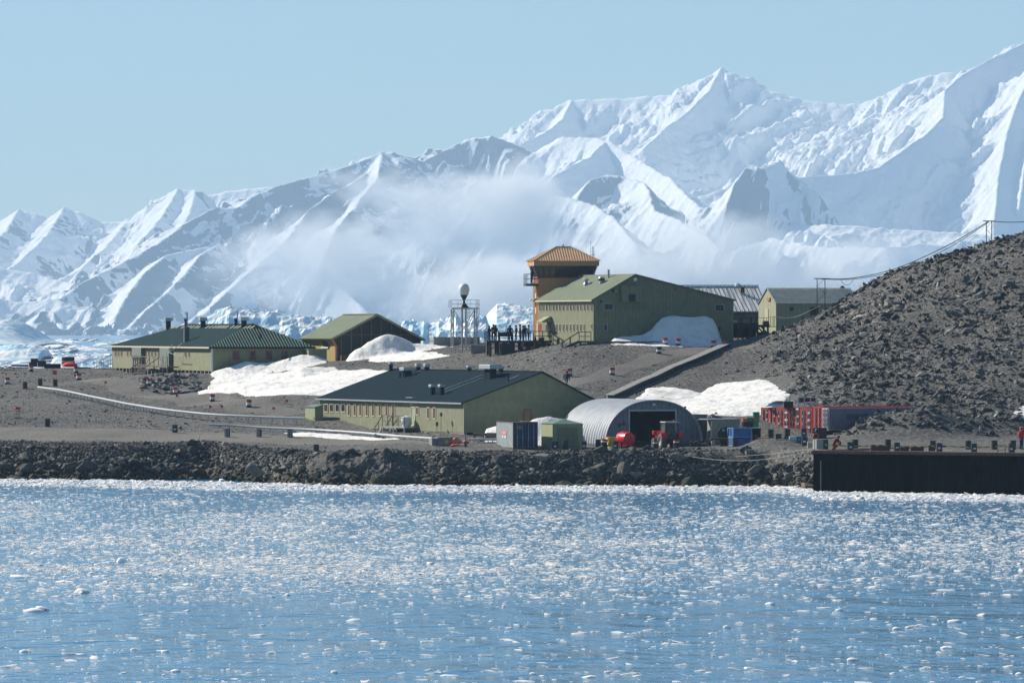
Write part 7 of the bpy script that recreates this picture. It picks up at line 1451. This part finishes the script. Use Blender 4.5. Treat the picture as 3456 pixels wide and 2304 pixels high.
# ------------------------------------------------------------------ wharf
def wharf():
    A = Vector((X(2745, 545.5), 545.5)); B = Vector((X(3900, 527.5), 527.5)); d = (B - A).normalized(); n_ = Vector((-d.y, d.x)); ln = (B - A).length; yaw = math.atan2(d.y, d.x)
    t = thing('wharf', 'black sheet-piled wharf wall rising from the icy water at the right', 'wharf', (A.x, A.y, 0), yaw); ms = pmat('shade_black_sheet_piling', (.006, .0035, .004), .9, .6, .8, streak=.55, spec=.03)  # near-black carries the wall's shade in its colour; reddish streaks are rust
    P = []; x = 0; k = 0
    while x < ln: P += [(x, 0), (x + .5, 0), (x + .75, .32), (x + 1.25, .32)]; x += 1.5
    V = [(a, b, z) for a, b in P for z in (-1.5, 3.62)]; Fc = [(2 * i, 2 * i + 2, 2 * i + 3, 2 * i + 1) for i in range(len(P) - 1)]; m = MB(); m.add(V, Fc); m.build('sheet_piling', ms, t)
    # return wall on the left
    Pl = []; y = 0
    while y < 26: Pl += [(0, y), (0, y + .5), (.3, y + .75), (.3, y + 1.25)]; y += 1.5
    V = [(a, b, z) for a, b in Pl for z in (-1.5, 3.62)]; m = MB(); m.add(V, [(2 * i, 2 * i + 1, 2 * i + 3, 2 * i + 2) for i in range(len(Pl) - 1)]); o = m.build('side_piling', ms, t)
    m = MB(); m.box(-.08, ln, -.08, .5, 3.55, 3.86, bev=.03); m.box(-.08, .45, .5, 26, 3.55, 3.84); m.build('capping_beam', M_RUST, t)
    m = MB(); m.cyl((.85, -.12, .2), (.85, -.12, 2.9), .05); m.build('fender_pipe', M_WOOD, t)
    m = MB(); m.box(.45, ln, .45, 27, 2.9, 3.68); o = m.build('fill', M_ROAD, t)
    # tape
    tp, nn, b, o = newmat('hazard_tape'); L = nn.links.new; tc = N(nn, 'ShaderNodeTexCoord'); wv = N(nn, 'ShaderNodeTexWave'); wv.inputs['Scale'].default_value = 2.2; wv.wave_type = 'BANDS'; wv.bands_direction = 'DIAGONAL'; L(tc.outputs['Object'], wv.inputs['Vector']); r = ramp(nn, [(.48, (.02, .02, .02)), (.52, (.65, .55, .05))], wv.outputs['Fac']); L(r.outputs[0], b.inputs['Base Color'])
    for px0, px1, off, lab in ((2786, 3456 + 120, 1.5, 'yellow and black hazard tape strung along the wharf edge drums'), (2620, 2720, 26, 'yellow and black tape between drums left of the wharf corner')):
        m = MB(); n = 24; pts = []
        for k in range(n + 1):
            px = px0 + (px1 - px0) * k / n; Y = np.interp(px, [2745, 3456], [546.5, 535.5]) + off if off < 20 else 574; pts.append(Vector((X(px, Y), Y, (4.35 if off < 20 else Z(1481, 574)) - .12 * math.sin((k % 6) / 6 * math.pi))))
        o0 = pts[0].copy()
        for p, q in zip(pts[:-1], pts[1:]): m.bar(p - o0, q - o0, .015, .09)
        o = m.build('hazard_tape', tp); o.location = o0; tag(o, lab, 'tape')
    m = MB(); Y = 552; a = W(3277, 1485, Y); b = W(3340, 1482, Y); m.bar((0, 0, 0), b - a, .07); o = m.build('striped_pole', M_WHITE); o.location = a + Vector((0, 0, 0)); tag(o, 'long white pole resting across the back-row drums on the wharf', 'pole')
    m = MB(); Y = 537.5; a = W(3366, 1520, Y); 
    for x in (0, .72): m.bar((x, 0, -.1), (x, 0, .72), .05)
    m.bar((0, 0, .2), (.72, 0, .2), .04); m.bar((0, 0, .7), (.72, 0, .7), .04); o = m.build('tape_trestle', M_RUST); o.location = (a.x, Y, 3.8); tag(o, 'thin rusty trestle holding the tape near the right end of the wharf', 'trestle')
    # grey cabinet, lifebuoy and pole at the wharf corner
    Y = 548; c = W(2756, 1510, Y); c.z = 3.76; t = thing('wharf_cabinet', 'pale grey cabinet with dark side at the left wharf corner', 'cabinet', c, .5); h = 1.05; m = MB(); m.box(0, .72, 0, .7, .15, h); m.build('body', M_SIGN, t); m = MB(); m.box(.725, 1.3, .05, .7, .1, h - .02); m.build('dark_panel', M_DKSTEEL, t); m = MB(); m.box(.95, 1.2, .035, .05, .45, .62); m.build('label_plate', M_WHITE, t)
    m = MB(); c = W(2757, 1515, 546.8); m.bar((0, 0, 0), (0, 0, 2.05), .05); o = m.build('lifebuoy_post', M_DKSTEEL); o.location = (c.x - .2, 546.8, 3.8); tag(o, 'thin post with red lifebuoy at the left wharf corner', 'lifebuoy post'); q = MB(); q.lathe([(.17, -.04), (.27, -.05), (.3, 0), (.27, .05), (.17, .04), (.17, -.04)], 16, Matrix.Translation((.12, -.05, 1.35)) @ Matrix.Rotation(R(70), 4, 'X')); q.build('lifebuoy', M_RED, o, True); q = MB(); q.tube([(.02, 0, 1.75), (.1, 0, 2.0), (.2, 0, 1.95)], .05, 6); q.build('white_light', M_WHITE, o)
    # tan rock beside the pile
    o = bpy.data.objects.new('tan_boulder', BIGM[3].copy()); o.data.materials.clear(); o.data.materials.append(stone_mat('tan_stone', [(0, (.30, .22, .15)), (1, (.30, .22, .15))])); COL.objects.link(o); o.location = W(2728, 1638, 556); o.scale = (1.0, .8, .7); tag(o, 'tan boulder at the waterline touching the wharf', 'boulder')
    # two mooring lines
    for pp, lab in ((((2338, 1541), (2400, 1549), (2480, 1554), (2560, 1551), (2650, 1540), (2743, 1519)), 'thin pale mooring line sagging from the wharf corner across the bank'), (((2485, 1540), (2560, 1534), (2640, 1527), (2744, 1513)), 'second thin line running up to the wharf corner')):
        P = [W(a, b, 566 - 20 * (a - 2338) / 405) for a, b in pp]; m = MB(); m.tube([p - P[0] for p in smooth_path(P, 4)], .022, 5); o = m.build('mooring_line', M_ROPE); o.location = P[0]; tag(o, lab, 'mooring line')
    m = MB(); m.lathe([(0, .05), (.32, .04), (.36, 0), (0, -.02)], 14); o = m.build('orange_buoy_lid', M_ORNG); o.location = W(2356, 1582, 575.6); o.rotation_euler = (.5, .1, 0); o.scale = (1.2, 1.2, 1.2); tag(o, 'flat rusty orange disc lying on the shore boulders', 'disc')
wharf()

# ------------------------------------------------------------------ odds near the long building
def odds():
    Y = 586.5; c = W(1459, 1505, Y); c.z = float(tz(c.x, Y)); t = thing('concrete_block', 'grey concrete block with small yellow plate by the orange tarpaulin', 'block', c, .3); m = MB(); fr = Fr(c, .3); w_ = fr.Fn(1528, 1500).x; h = fr.Fn(1490, 1475).z; m.box(.6, w_, 0, 1.3, -.3, h); m.box(0, .597, .1, 1.3, -.3, h - .1); m.build('block', M_CONC, t); m = MB(); m.box(w_ - .8, w_ - .4, -.03, 0, h - .65, h - .3); m.build('yellow_plate', M_YELLOW, t)
    m = MB(); rr = random.Random(4); bm_ = BIGM[2].copy(); bm_.materials.clear(); bm_.materials.append(M_TARP); o = bpy.data.objects.new('tarpaulin_bundle', bm_); COL.objects.link(o); o.location = ground(1540, 587) + Vector((0, 0, .45)); o.scale = (1.1, .8, .62); tag(o, 'crumpled orange tarpaulin bundle at the corner of the long building', 'tarpaulin')
    bm2 = BIGM[4].copy(); bm2.materials.clear(); bm2.materials.append(M_TARP); o = bpy.data.objects.new('tarpaulin_fold', bm2); COL.objects.link(o); o.location = ground(1573, 587.5) + Vector((0, 0, .3)); o.scale = (.42, .4, .4); tag(o, 'smaller orange tarpaulin fold right of the big bundle', 'tarpaulin')
    bm3 = BIGM[5].copy(); bm3.materials.clear(); bm3.materials.append(M_FLAG); o = bpy.data.objects.new('red_bag', bm3); COL.objects.link(o); o.location = ground(1532, 585.6) + Vector((0, 0, .12)); o.scale = (.45, .35, .28); tag(o, 'flat bright red bag under the orange tarpaulin bundle', 'bag')
    m = MB(); p = ground(1571, 585.5); m.cyl((0, 0, -.1), (0, 0, .42), .13, n=8); m.cyl((0, 0, .4), (0, 0, 1.1), .04, n=6); o = m.build('bollard_post', M_DKSTEEL); o.location = p; tag(o, 'short dark post with thin rod right of the orange tarpaulin', 'post')
    t = thing('cargo_sledge', 'low weathered wooden sledge behind the white pipeline end', 'sledge', ground(1596, 592), -.05); m = MB(); m.box(0, 2.9, 0, 1.2, .45, .75); m.box(1.3, 3.0, -.05, 0, .4, .8); m.build('bed', M_WOOD, t); m = MB()
    for x in (.1, 1.0, 1.9, 2.7): m.box(x, x + .1, .05, .15, -.1, .45); m.box(x, x + .1, 1.0, 1.1, -.1, .45)
    m.build('runner_frame', M_DKWOOD, t)
    for px, py, s, lab in ((1122, 1466, .5, 'small concrete footing behind the lower pipeline near the annex hut'), (1278, 1474, .4, 'small pale footing under the landing stairs'),): m = MB(); m.box(-s, s, -s * .7, s * .7, -.2, .35); o = m.build('footing', M_CONC); o.location = hit(px, py, 580); tag(o, lab, 'footing')
odds()

# ------------------------------------------------------------------ overhead line
def mast(label, px, top, Y, w_, x2=0):
    g = ground(px, Y); t = thing('line_mast', label, 'mast', g, 0); z = Z(top, Y) - g.z; m = MB(); m.bar((-w_ / 2, 0, -.3), (-w_ / 2, 0, z), .09); m.bar((w_ / 2, 0, -.3), (w_ / 2, 0, z), .09); n = int(z / .8)
    for k in range(n): m.bar((-w_ / 2 * (-1) ** k, 0, z * k / n), (w_ / 2 * (-1) ** k, 0, z * (k + 1) / n), .04)
    m.build('lattice', M_DKSTEEL, t); m = MB(); m.bar((-w_ / 2 - .35, 0, z), (w_ / 2 + .35, 0, z), .1); m.build('crossarm', M_DKSTEEL, t)
mast('lattice cable mast standing on the low shoulder of the scree', 2771, 940, 677, .9); mast('upper lattice cable mast near the crest of the scree hill', 3338, 746, 660, .6)
def cable(name, lab, pts, r=.03): P = [W(a, b, y) for a, b, y in pts]; Q = smooth_path(P, 8); m = MB(); m.tube([p - Q[0] for p in Q], r, 5); o = m.build(name, M_CABLE); o.location = Q[0]; tag(o, lab, 'cable')
cable('overhead_cable', 'dark overhead cable climbing from the lower mast to the upper mast', [(2771, 940, 677), (2850, 941, 676), (2940, 928, 675), (3040, 900, 670), (3150, 852, 667), (3250, 800, 663), (3338, 746, 660)], .05)
cable('overhead_cable', 'second dark overhead cable between the masts, just below the first', [(2771, 942, 677.5), (2880, 942, 676), (3000, 920, 674), (3100, 885, 668), (3220, 826, 664), (3338, 749, 660.5)], .035)
cable('overhead_cable', 'slack looping cable hanging below the line right of the lower mast', [(2836, 941, 676), (2845, 955, 676), (2858, 962, 676), (2872, 955, 676), (2882, 939, 676)], .025)
cable('overhead_cable', 'cable running from the upper mast out of the right edge', [(3338, 746, 660), (3400, 750, 659), (3470, 748, 658), (3600, 742, 656)], .045)
cable('overhead_cable', 'pale cable sagging from the lower mast down to the pale-ended hut rail', [(2771, 1030, 677), (2735, 1048, 680), (2690, 1068, 682), (2650, 1073, 683), (2616, 1069, 684)], .04)
cable('guy_wire', 'thin guy wire from the upper mast down the scree crest', [(3338, 748, 660), (3300, 790, 658), (3262, 826, 657)], .015)

# ------------------------------------------------------------------ people
SKIN = pmat('skin', (.42, .24, .17), .6, .05); HAIR = pmat('dark_hair', (.03, .022, .018), .8); 
def person(label, loc, yaw, top, legs, pose='stand', s=1.0, hair=HAIR, hat=None, group=None, seed=0):
    rr = random.Random(seed); V = []; E = []; Rr = []
    def v(p, r): V.append(Vector(p)); Rr.append(r); return len(V) - 1
    lean = 0
    if pose == 'crouch': hip, chest, neck, head = (0, 0, .42), (0, -.22, .80), (0, -.32, .95), (0, -.38, 1.06)
    elif pose == 'walk': hip, chest, neck, head = (0, 0, .92), (0, -.04, 1.3), (0, -.05, 1.46), (0, -.07, 1.60)
    else: hip, chest, neck, head = (0, 0, .93), (0, .01, 1.32), (0, 0, 1.48), (0, -.02, 1.62)
    h = v(hip, .155); mid = v(tuple((Vector(hip) * .5 + Vector(chest) * .5)), .15); c = v(chest, .175); nk = v(neck, .062); E += [(h, mid), (mid, c), (c, nk)]
    hd = v(head, .098); ht = v((head[0], head[1], head[2] + .09), .085); E += [(nk, hd), (hd, ht)]
    L = []
    for sx in (-1, 1):
        if pose == 'crouch': k, a, f = (sx * .16, -.34, .46), (sx * .15, .02, .08), (sx * .15, -.16, .045)
        elif pose == 'walk': k, a, f = (sx * .1, -.16 * sx - .03, .5), (sx * .1, -.26 * sx + .06, .09), (sx * .1, -.26 * sx - .12, .045)
        else: k, a, f = (sx * .11, -.01, .5), (sx * .12, .02, .09), (sx * .13, -.13, .045)
        hj = v((hip[0] + sx * .095, hip[1], hip[2] - .05), .105); kj = v(k, .07); aj = v(a, .052); fj = v(f, .045); E += [(h, hj), (hj, kj), (kj, aj), (aj, fj)]; L += [hj, kj, aj, fj]
        sh = v((chest[0] + sx * .19, chest[1], chest[2] + .08), .075)
        if pose == 'camera': el, ha = (sx * .26, -.16, 1.16), (sx * .07, -.3, 1.50)
        elif pose == 'pockets': el, ha = (sx * .30, .05, 1.12), (sx * .19, -.08, .93)
        elif pose == 'crouch': el, ha = (sx * .2, -.42, .66), (sx * .1, -.5, .42)
        elif pose == 'rail': el, ha = (sx * .25, -.14, 1.12), (sx * .2, -.42, 1.08)
        else: el, ha = (sx * .27, .03, 1.1), (sx * .26, -.08, .84)
        ej = v(el, .052); hj2 = v(ha, .038); E += [(c, sh), (sh, ej), (ej, hj2)]; dv = (Vector(ha) - Vector(el)).normalized(); palm = v(Vector(ha) + dv * .06, .034); E.append((hj2, palm))
        for q in range(5):
            sp = Vector(((q - 1.5) * .018, 0, 0)) if q < 4 else Vector((-sx * .045, -.01, -.0)); tip = Vector(ha) + dv * ((.13 + .02 * (q in (1, 2))) if q < 4 else .09) + sp * 1.3; f1 = v(Vector(ha) + dv * (.1 if q < 4 else .05) + sp, .011); f2 = v(tip, .009); E += [(palm, f1), (f1, f2)]
    me = bpy.data.meshes.new('person'); me.from_pydata([tuple(p) for p in V], E, []); ob = bpy.data.objects.new('person', me); COL.objects.link(ob)
    sk = ob.modifiers.new('skin', 'SKIN'); sk.use_smooth_shade = True
    for i, sv in enumerate(me.skin_vertices[0].data): sv.radius = (Rr[i], Rr[i] * (.72 if i in (h, mid, c) else 1)); sv.use_root = (i == h)
    ss = ob.modifiers.new('sub', 'SUBSURF'); ss.levels = 1; ss.render_levels = 1
    dg = bpy.context.evaluated_depsgraph_get(); nm = bpy.data.meshes.new_from_object(ob.evaluated_get(dg)); ob.modifiers.clear(); ob.data = nm; bpy.data.meshes.remove(me)
    nm.materials.clear()
    for m_ in (top, legs, SKIN, M_BLACK): nm.materials.append(m_)
    hv = Vector(head); 
    for pl in nm.polygons:
        q = pl.center; isarm = abs(q.x) > .17 and q.z > hip[2] - .12
        hands = any((q - V[i]).length < .085 for i in range(len(V)) if Rr[i] in (.034, .011, .009))
        pl.material_index = 2 if (hands or q.z > neck[2] + .02 and (q - hv).length < .22) else 3 if q.z < .1 else 1 if (q.z < hip[2] + (.02 if pose != 'crouch' else .0) and not (isarm and pose != 'crouch' and q.z > hip[2] - .1)) else 0
        pl.use_smooth = True
    ob.location = loc; ob.rotation_euler.z = yaw; ob.scale = (s * 1.28, s * 1.22, s); tag(ob, label, 'person', group)
    m = MB(); m.lathe([(0, .135), (.06, .125), (.1, .08), (.112, .02), (.105, -.05), (.08, -.08), (0, -.05)], 12, c=(head[0], head[1] + .022, head[2] + .02)); m.build('hat' if hat else 'hair', hat or hair, ob, True)
    fm = MB(); fm.lathe([(0, -.03), (.014, -.005), (.018, .012), (0, .022)], 6, Matrix.Translation((head[0], head[1] - .1, head[2] - .0)) @ Matrix.Rotation(R(90), 4, 'X')); 
    fm.build('nose', SKIN, ob, True); em = MB()
    for sx in (-1, 1): em.box(head[0] + sx * .035 - .012, head[0] + sx * .035 + .012, head[1] - .102, head[1] - .09, head[2] + .02, head[2] + .032)
    em.box(head[0] - .022, head[0] + .022, head[1] - .098, head[1] - .088, head[2] - .05, head[2] - .042); em.build('eyes_and_mouth', M_BLACK, ob)
    return ob
CL = {k: pmat('cloth_' + k, v, .85, .12, 6) for k, v in dict(black=(.012, .013, .018), navy=(.012, .03, .10), maroon=(.06, .012, .018), green=(.015, .04, .03), tan=(.28, .22, .13), grey=(.10, .10, .11), paleblue=(.35, .42, .52), jeans=(.035, .06, .12), orange=(.60, .10, .03), red=(.65, .025, .02), brown=(.08, .045, .03), dullred=(.25, .03, .025)).items()}
GP = 'people standing on the viewing deck'
for i, (px, yy, yaw, tp, lg, pose, s, hat, lab) in enumerate(((1656, 1.5, 1.2, 'black', 'jeans', 'rail', .97, None, 'leftmost person on the viewing deck, in dark jacket'), (1669, .9, .4, 'maroon', 'black', 'rail', 1.05, None, 'person in dark maroon jacket leaning at the left end of the deck rail'),
        (1677, 1.3, -1.0, 'black', 'tan', 'pockets', 1.02, None, 'person in black jacket and tan trousers beside the maroon jacket'), (1725, 1.0, 3.0, 'black', 'black', 'stand', 1.0, None, 'person standing alone in black clothes at the middle of the deck'), (1746, 1.3, -1.3, 'green', 'jeans', 'pockets', 1.02, 'grey', 'person in dark green jacket and grey cap facing right on the deck'),
        (1761, 1.7, -1.6, 'navy', 'brown', 'pockets', 1.06, 'grey', 'tall person in navy jacket and grey cap by the deck stairs'), (1769, 1.0, 1.8, 'green', 'jeans', 'camera', .98, None, 'person in dark jacket with raised arms behind the navy jacket'), (1777, 1.6, .5, 'maroon', 'navy', 'pockets', .99, 'maroon', 'person with maroon hat in the group at the deck stairs'), (1788, 1.1, 1.4, 'paleblue', 'black', 'pockets', 1.03, None, 'person in pale blue vest at the right of the deck group'))):
    a = FR_D.Fn(px, 1149); q = FR_D.M @ Vector((a.x, yy, 0)); person(lab, q, yaw, CL[tp], CL[lg], pose, s, hat=CL[hat] if hat else None, group=GP, seed=i)
q = FR_T.M @ Vector((-.72, .7, ZBAL)); person('person in brown jacket standing on the control tower balcony', q, 1.3, CL['brown'], CL['jeans'], 'rail', 1.0)
q = ground(1912, 655); q = hit(1912, 1306, 625); person('person in dark clothes walking on the hill road behind the teal roof', q, 2.6, CL['black'], CL['grey'], 'walk', 1.0, hat=CL['brown'])
person('person in orange-red suit crouching at the wharf corner', Vector((X(2812, 549), 549, 3.78)), 1.2, CL['dullred'], CL['orange'], 'crouch', 1.15, hat=CL['grey'])
Y = 552; pr = person('person in bright red work suit standing near the right edge', Vector((X(3447, Y), Y, 3.78)), 1.0, CL['red'], CL['navy'], 'stand', 1.18, hat=CL['red'])

#@@ICE
# ------------------------------------------------------------------ icebergs behind the point
def berg_mat():
    m, n, b, o = newmat('glacier_ice'); L = n.links.new; tc = N(n, 'ShaderNodeTexCoord'); no = N(n, 'ShaderNodeTexNoise'); no.inputs['Scale'].default_value = .09; no.inputs['Detail'].default_value = 9; L(tc.outputs['Object'], no.inputs['Vector'])
    r = ramp(n, [(.42, (.50, .72, .84)), (.58, (.86, .88, .90))], no.outputs['Fac']); L(r.outputs[0], b.inputs['Base Color']); b.inputs['Roughness'].default_value = .6; bp = N(n, 'ShaderNodeBump'); bp.inputs['Distance'].default_value = 1.2; L(no.outputs['Fac'], bp.inputs['Height']); L(bp.outputs[0], b.inputs['Normal']); return m
M_BERG = berg_mat()
def berg(label, prof, D, depth, seed, rough=1.0, blocky=.5, step=.9, slope=.45):
    pxs = [a for a, _ in prof]; x0, x1 = X(pxs[0], D), X(pxs[-1], D); gx = np.arange(x0, x1, step * D / 2500); gy = np.arange(-depth * .7, depth * 1.2, step * 1.6 * D / 2500); G, Q = np.meshgrid(gx, gy, indexing='ij')
    top = np.interp(1728 + G * F / D, pxs, [max(0, Z(b, D)) for _, b in prof]); top = top * (1 + .10 * rough * fbm(G / 9, Q / 9, 200 + seed, 4)); s = np.abs(Q) / depth; near = Q < 0
    e = np.where(near, 1 - sstep(slope * 0, .7, -Q / depth), 1 - sstep(.3, 1.2, Q / depth)); z = top * e + rough * 1.6 * fbm(G / 7, Q / 7, 205 + seed, 5, True) * e
    q = 5.5; zz = z / q; z = z * (1 - blocky) + blocky * q * (np.floor(zz) + sstep(.1, .9, zz - np.floor(zz))); z = np.where(top < .4, -2, z) - .6
    o = np_mesh('iceberg', np.stack([G + 0, Q + D, z], -1).reshape(-1, 3), grid_faces(*G.shape, keep=z > -.6), M_BERG, smooth=False); tag(o, label, 'iceberg')
berg('long flat-topped bluish iceberg behind the hipped building', [(560, 1200), (640, 1105), (690, 1078), (750, 1050), (775, 1042), (800, 1046), (860, 1052), (905, 1050), (950, 1060), (1010, 1070), (1070, 1074), (1105, 1074), (1180, 1090), (1230, 1200)], 3000, 60, 1, 1.0, .35)
berg('small bright white iceberg showing between hipped building and boat shed', [(930, 1200), (945, 1115), (985, 1104), (1010, 1118), (1050, 1108), (1080, 1135), (1130, 1200)], 2500, 40, 2, 1.4, .3)
berg('jagged white iceberg with pinnacles behind the radome tower', [(1330, 1190), (1360, 1095), (1385, 1098), (1392, 1086), (1400, 1098), (1418, 1100), (1432, 1091), (1445, 1103), (1480, 1099), (1510, 1092), (1538, 1079), (1560, 1086), (1600, 1080), (1640, 1078), (1660, 1130), (1700, 1200)], 2600, 70, 3, 1.6, .25)
berg('big bright white iceberg left of the control tower', [(1590, 1190), (1625, 1078), (1640, 1070), (1660, 1052), (1676, 1034), (1710, 1030), (1760, 1036), (1800, 1040), (1850, 1040), (1960, 1100), (2000, 1200)], 2700, 120, 4, .8, .1)
berg('snowy iceberg peak showing right of the olive gable above the silver roof', [(2440, 1150), (2478, 966), (2485, 958), (2500, 956), (2510, 962), (2530, 972), (2560, 1150)], 2500, 30, 5, .8, .3)
berg('blue-shaded snow dome low on the left horizon', [(-250, 1125), (-60, 1085), (0, 1080), (25, 1080), (60, 1095), (95, 1120), (130, 1145), (170, 1160)], 5200, 330, 6, .5, 0, 1.2)
berg('low blue ice shelf at the left edge behind the scrap rack', [(-200, 1190), (0, 1168), (60, 1162), (110, 1166), (150, 1180), (155, 1215)], 2900, 70, 7, .8, .3)
berg('white ice hump behind the tyre stack', [(165, 1240), (178, 1212), (200, 1202), (225, 1200), (240, 1225), (262, 1240)], 2350, 22, 8, .6, .2)
berg('pale ice block right of the tyre stack', [(268, 1240), (285, 1222), (300, 1226), (335, 1222), (355, 1226), (372, 1240)], 2350, 22, 9, 1.0, .3)
berg('left pale blue growler at the photo edge', [(-80, 1245), (-20, 1234), (10, 1233), (24, 1240), (30, 1250)], 2300, 20, 10, .5, .2)
M_ICE = snow_mat('brash_ice', (.95, .96, .97), 0.0, .02, 6)
_b = M_ICE.node_tree.nodes['Principled BSDF']; _b.inputs['Subsurface Weight'].default_value = 1.0; _b.inputs['Subsurface Radius'].default_value = (1.0, 1.1, 1.2); _b.inputs['Subsurface Scale'].default_value = .16     # small ice lets the back light through
T_ICE = hull_templates(12, 11, (1, .8, .5), 21)
def floes(name, P, S, label, tilt=.25, mat=None): n = len(P); scatter(name, T_ICE, P, S, rand_rot(n, tilt), mat or M_ICE, label, 'brash ice')
# far pack ice in the bay behind the station
n = 15000; py = 1142 + 125 * rng.random(n) ** .8; D = H0 * F / (py - HY); px = rng.uniform(-300, 3700, n); k = rng.random(n) < .25 + .75 * sstep(.42, .6, vnoise(px / 160, py / 9, 301)); py, D, px = py[k], D[k], px[k]; n = len(D)
s = D / 2400 * (.8 + 4.5 * rng.random(n) ** 3); floes('distant_pack_ice', np.stack([(px - 1728) * D / F, D, np.full(n, .1)], -1), np.stack([s * rng.uniform(.8, 2, n), s, s * .22 + .1], -1), 'distant drifting pack ice in the bay behind the station')
# near brash ice: dense belt off the rocks, thinning toward the camera
def dens(px, py):
    sh = np.interp(px, [0, 900, 1400, 2745, 2746, 3456], [1616, 1634, 1634, 1648, 1662, 1674]); u = py - sh
    belt = 1.7 * np.exp(-np.maximum(u, 0) / 16.0)
    nz = .5 + .5 * (fbm(px / 420, py / 30, 310, 4) + .4 * fbm(px / 90, py / 10, 317, 3)); left = 1 - .28 * sstep(1500, 3000, px)
    mid = (.36 + .9 * sstep(.32, .75, nz)) * left * sstep(25, 90, u) * (1 - sstep(1900, 2060, py + 50 * (nz - .5) + 40 * sstep(1800, 3200, px))) + .035
    return (belt + mid) * (u > -4), u
def near_ice(n, smin, smax, powr, name, lab, flat=.28):
    py = rng.uniform(1610, 2420, n); px = rng.uniform(-550, 4000, n); D = H0 * F / (py - HY); d_, u = dens(px, py); wgt = d_ * (D / 400) ** .35
    k = rng.random(n) * 2.0 < wgt; py, px, D, u = py[k], px[k], D[k], u[k]; x = (px - 1728) * D / F
    s = smin + (smax - smin) * rng.random(len(x)) ** powr; hgt = s * rng.uniform(.35, 1.0, len(x)) * flat * 2 * .5
    return np.stack([x, D, hgt * .15 - .01], -1), np.stack([s * rng.uniform(.9, 2.0, len(x)), s, np.minimum(hgt + .015, .22)], -1)
P1, S1 = near_ice(370000, .04, .26, 2.8, '', ''); P2, S2 = near_ice(172000, .09, .46, 2.6, '', '')
floes('brash_ice', np.concatenate([P1, P2]), np.concatenate([S1, S2]), 'countless small pieces of white brash ice floating on the blue water', .22)
# extra belt of heaped ice against the rocks and the wharf
n = 10500; px = rng.uniform(-350, 3900, n); sh = np.interp(px, [0, 900, 1400, 2600, 2740, 2747, 3456], [1612, 1632, 1632, 1638, 1650, 1660, 1671]); u = rng.random(n) ** 1.7 * 26; D = H0 * F / (sh + u - HY); s = .1 + .3 * rng.random(n) ** 3
floes('shore_ice_belt', np.stack([(px - 1728) * D / F, D, np.full(n, .03)], -1), np.stack([s * rng.uniform(1, 2.2, n), s * 1.2, s * .45], -1), 'heaped white brash ice packed along the rocks and wharf foot', .4)
# the largest floes, one object each
FLM = []
for k in range(8):
    tv, tf = T_ICE[k]; me = bpy.data.meshes.new('ice_floe'); me.from_pydata(tv.tolist(), [], tf.tolist()); bm = bmesh.new(); bm.from_mesh(me); bmesh.ops.subdivide_edges(bm, edges=bm.edges, cuts=2, use_grid_fill=True, smooth=.6)
    for v in bm.verts: v.co += Vector((random.gauss(0, .05), random.gauss(0, .05), random.gauss(0, .05)))
    bm.to_mesh(me); bm.free(); me.polygons.foreach_set('use_smooth', [True] * len(me.polygons)); me.materials.append(M_ICE); FLM.append(me)
def floe(px, py, wpx, hpx, lab, grp=None, name='ice_floe', k=None):
    D = H0 * F / (py - HY); s = F / D; o = bpy.data.objects.new(name, FLM[k if k is not None else random.randrange(8)]); COL.objects.link(o); o.location = ((px - 1728) / s, D, .02); o.scale = (wpx / s / 1.9, wpx / s / 2.6, hpx / s / .75); o.rotation_euler.z = random.uniform(-.5, .5); tag(o, lab, 'ice floe', grp)
floe(112, 2063, 98, 15, 'largest smooth white ice floe, alone at the lower left', k=1); floe(142, 2060, 60, 20, 'rounded hump riding on the large floe at the lower left', k=2)
for px, py, a, b, lab in ((195, 1617, 62, 12, 'smooth white ice hump against the left shore rocks'), (1755, 1632, 60, 16, 'pale blue ice hump below the tall shore boulder'), (750, 1623, 28, 12, 'twin ice knobs left of the bedrock ledge'), (410, 1898, 48, 20, 'lumpy white ice cluster in the dense pack at left'), (280, 2000, 62, 20, 'low knobbly floe row left of centre in the water'),
        (3220, 2098, 58, 14, 'elongated white floe at right in open water'), (2875, 1890, 48, 12, 'white lumpy floe below the wharf reflection'), (3195, 2186, 52, 10, 'flat long floe low at the right'), (2880, 2228, 46, 12, 'two-knobbed floe near the bottom right'), (60, 1948, 100, 10, 'long flat floe at the left edge'), (590, 2265, 44, 9, 'flat floe near the bottom left of centre'), (3440, 2275, 30, 10, 'small flat floe in the bottom right corner')):
    floe(px, py, a, b, lab)
for k in range(285):
    py = random.uniform(1700, 2295); px = random.uniform(0, 3456)
    if random.random() > (1.0 if py < 2010 else .35): continue
    wd = (7 + 24 * random.random() ** 2.8) * (.6 + (py - 1650) / 600); floe(px, py, wd, wd * random.uniform(.15, .32), 'small white floe drifting among the brash ice', 'larger floes drifting among the brash ice')
#@@HAZE
# ------------------------------------------------------------------ haze: one box of even air round everything
def haze():
    m = bpy.data.materials.new('haze_air'); m.use_nodes = True; n = m.node_tree; n.nodes.clear()
    o = N(n, 'ShaderNodeOutputMaterial'); pv = N(n, 'ShaderNodeVolumePrincipled'); n.links.new(pv.outputs[0], o.inputs['Volume'])
    pv.inputs['Color'].default_value = (0.60, 0.80, 1.0, 1); pv.inputs["Density"].default_value = 0.95 / 10000 / KM; pv.inputs['Anisotropy'].default_value = 0.0
    mb = MB(); mb.box(-9500, 9500, -200, 20600, -90, 1250); tag(mb.build('haze', m), kind='stuff')
haze()
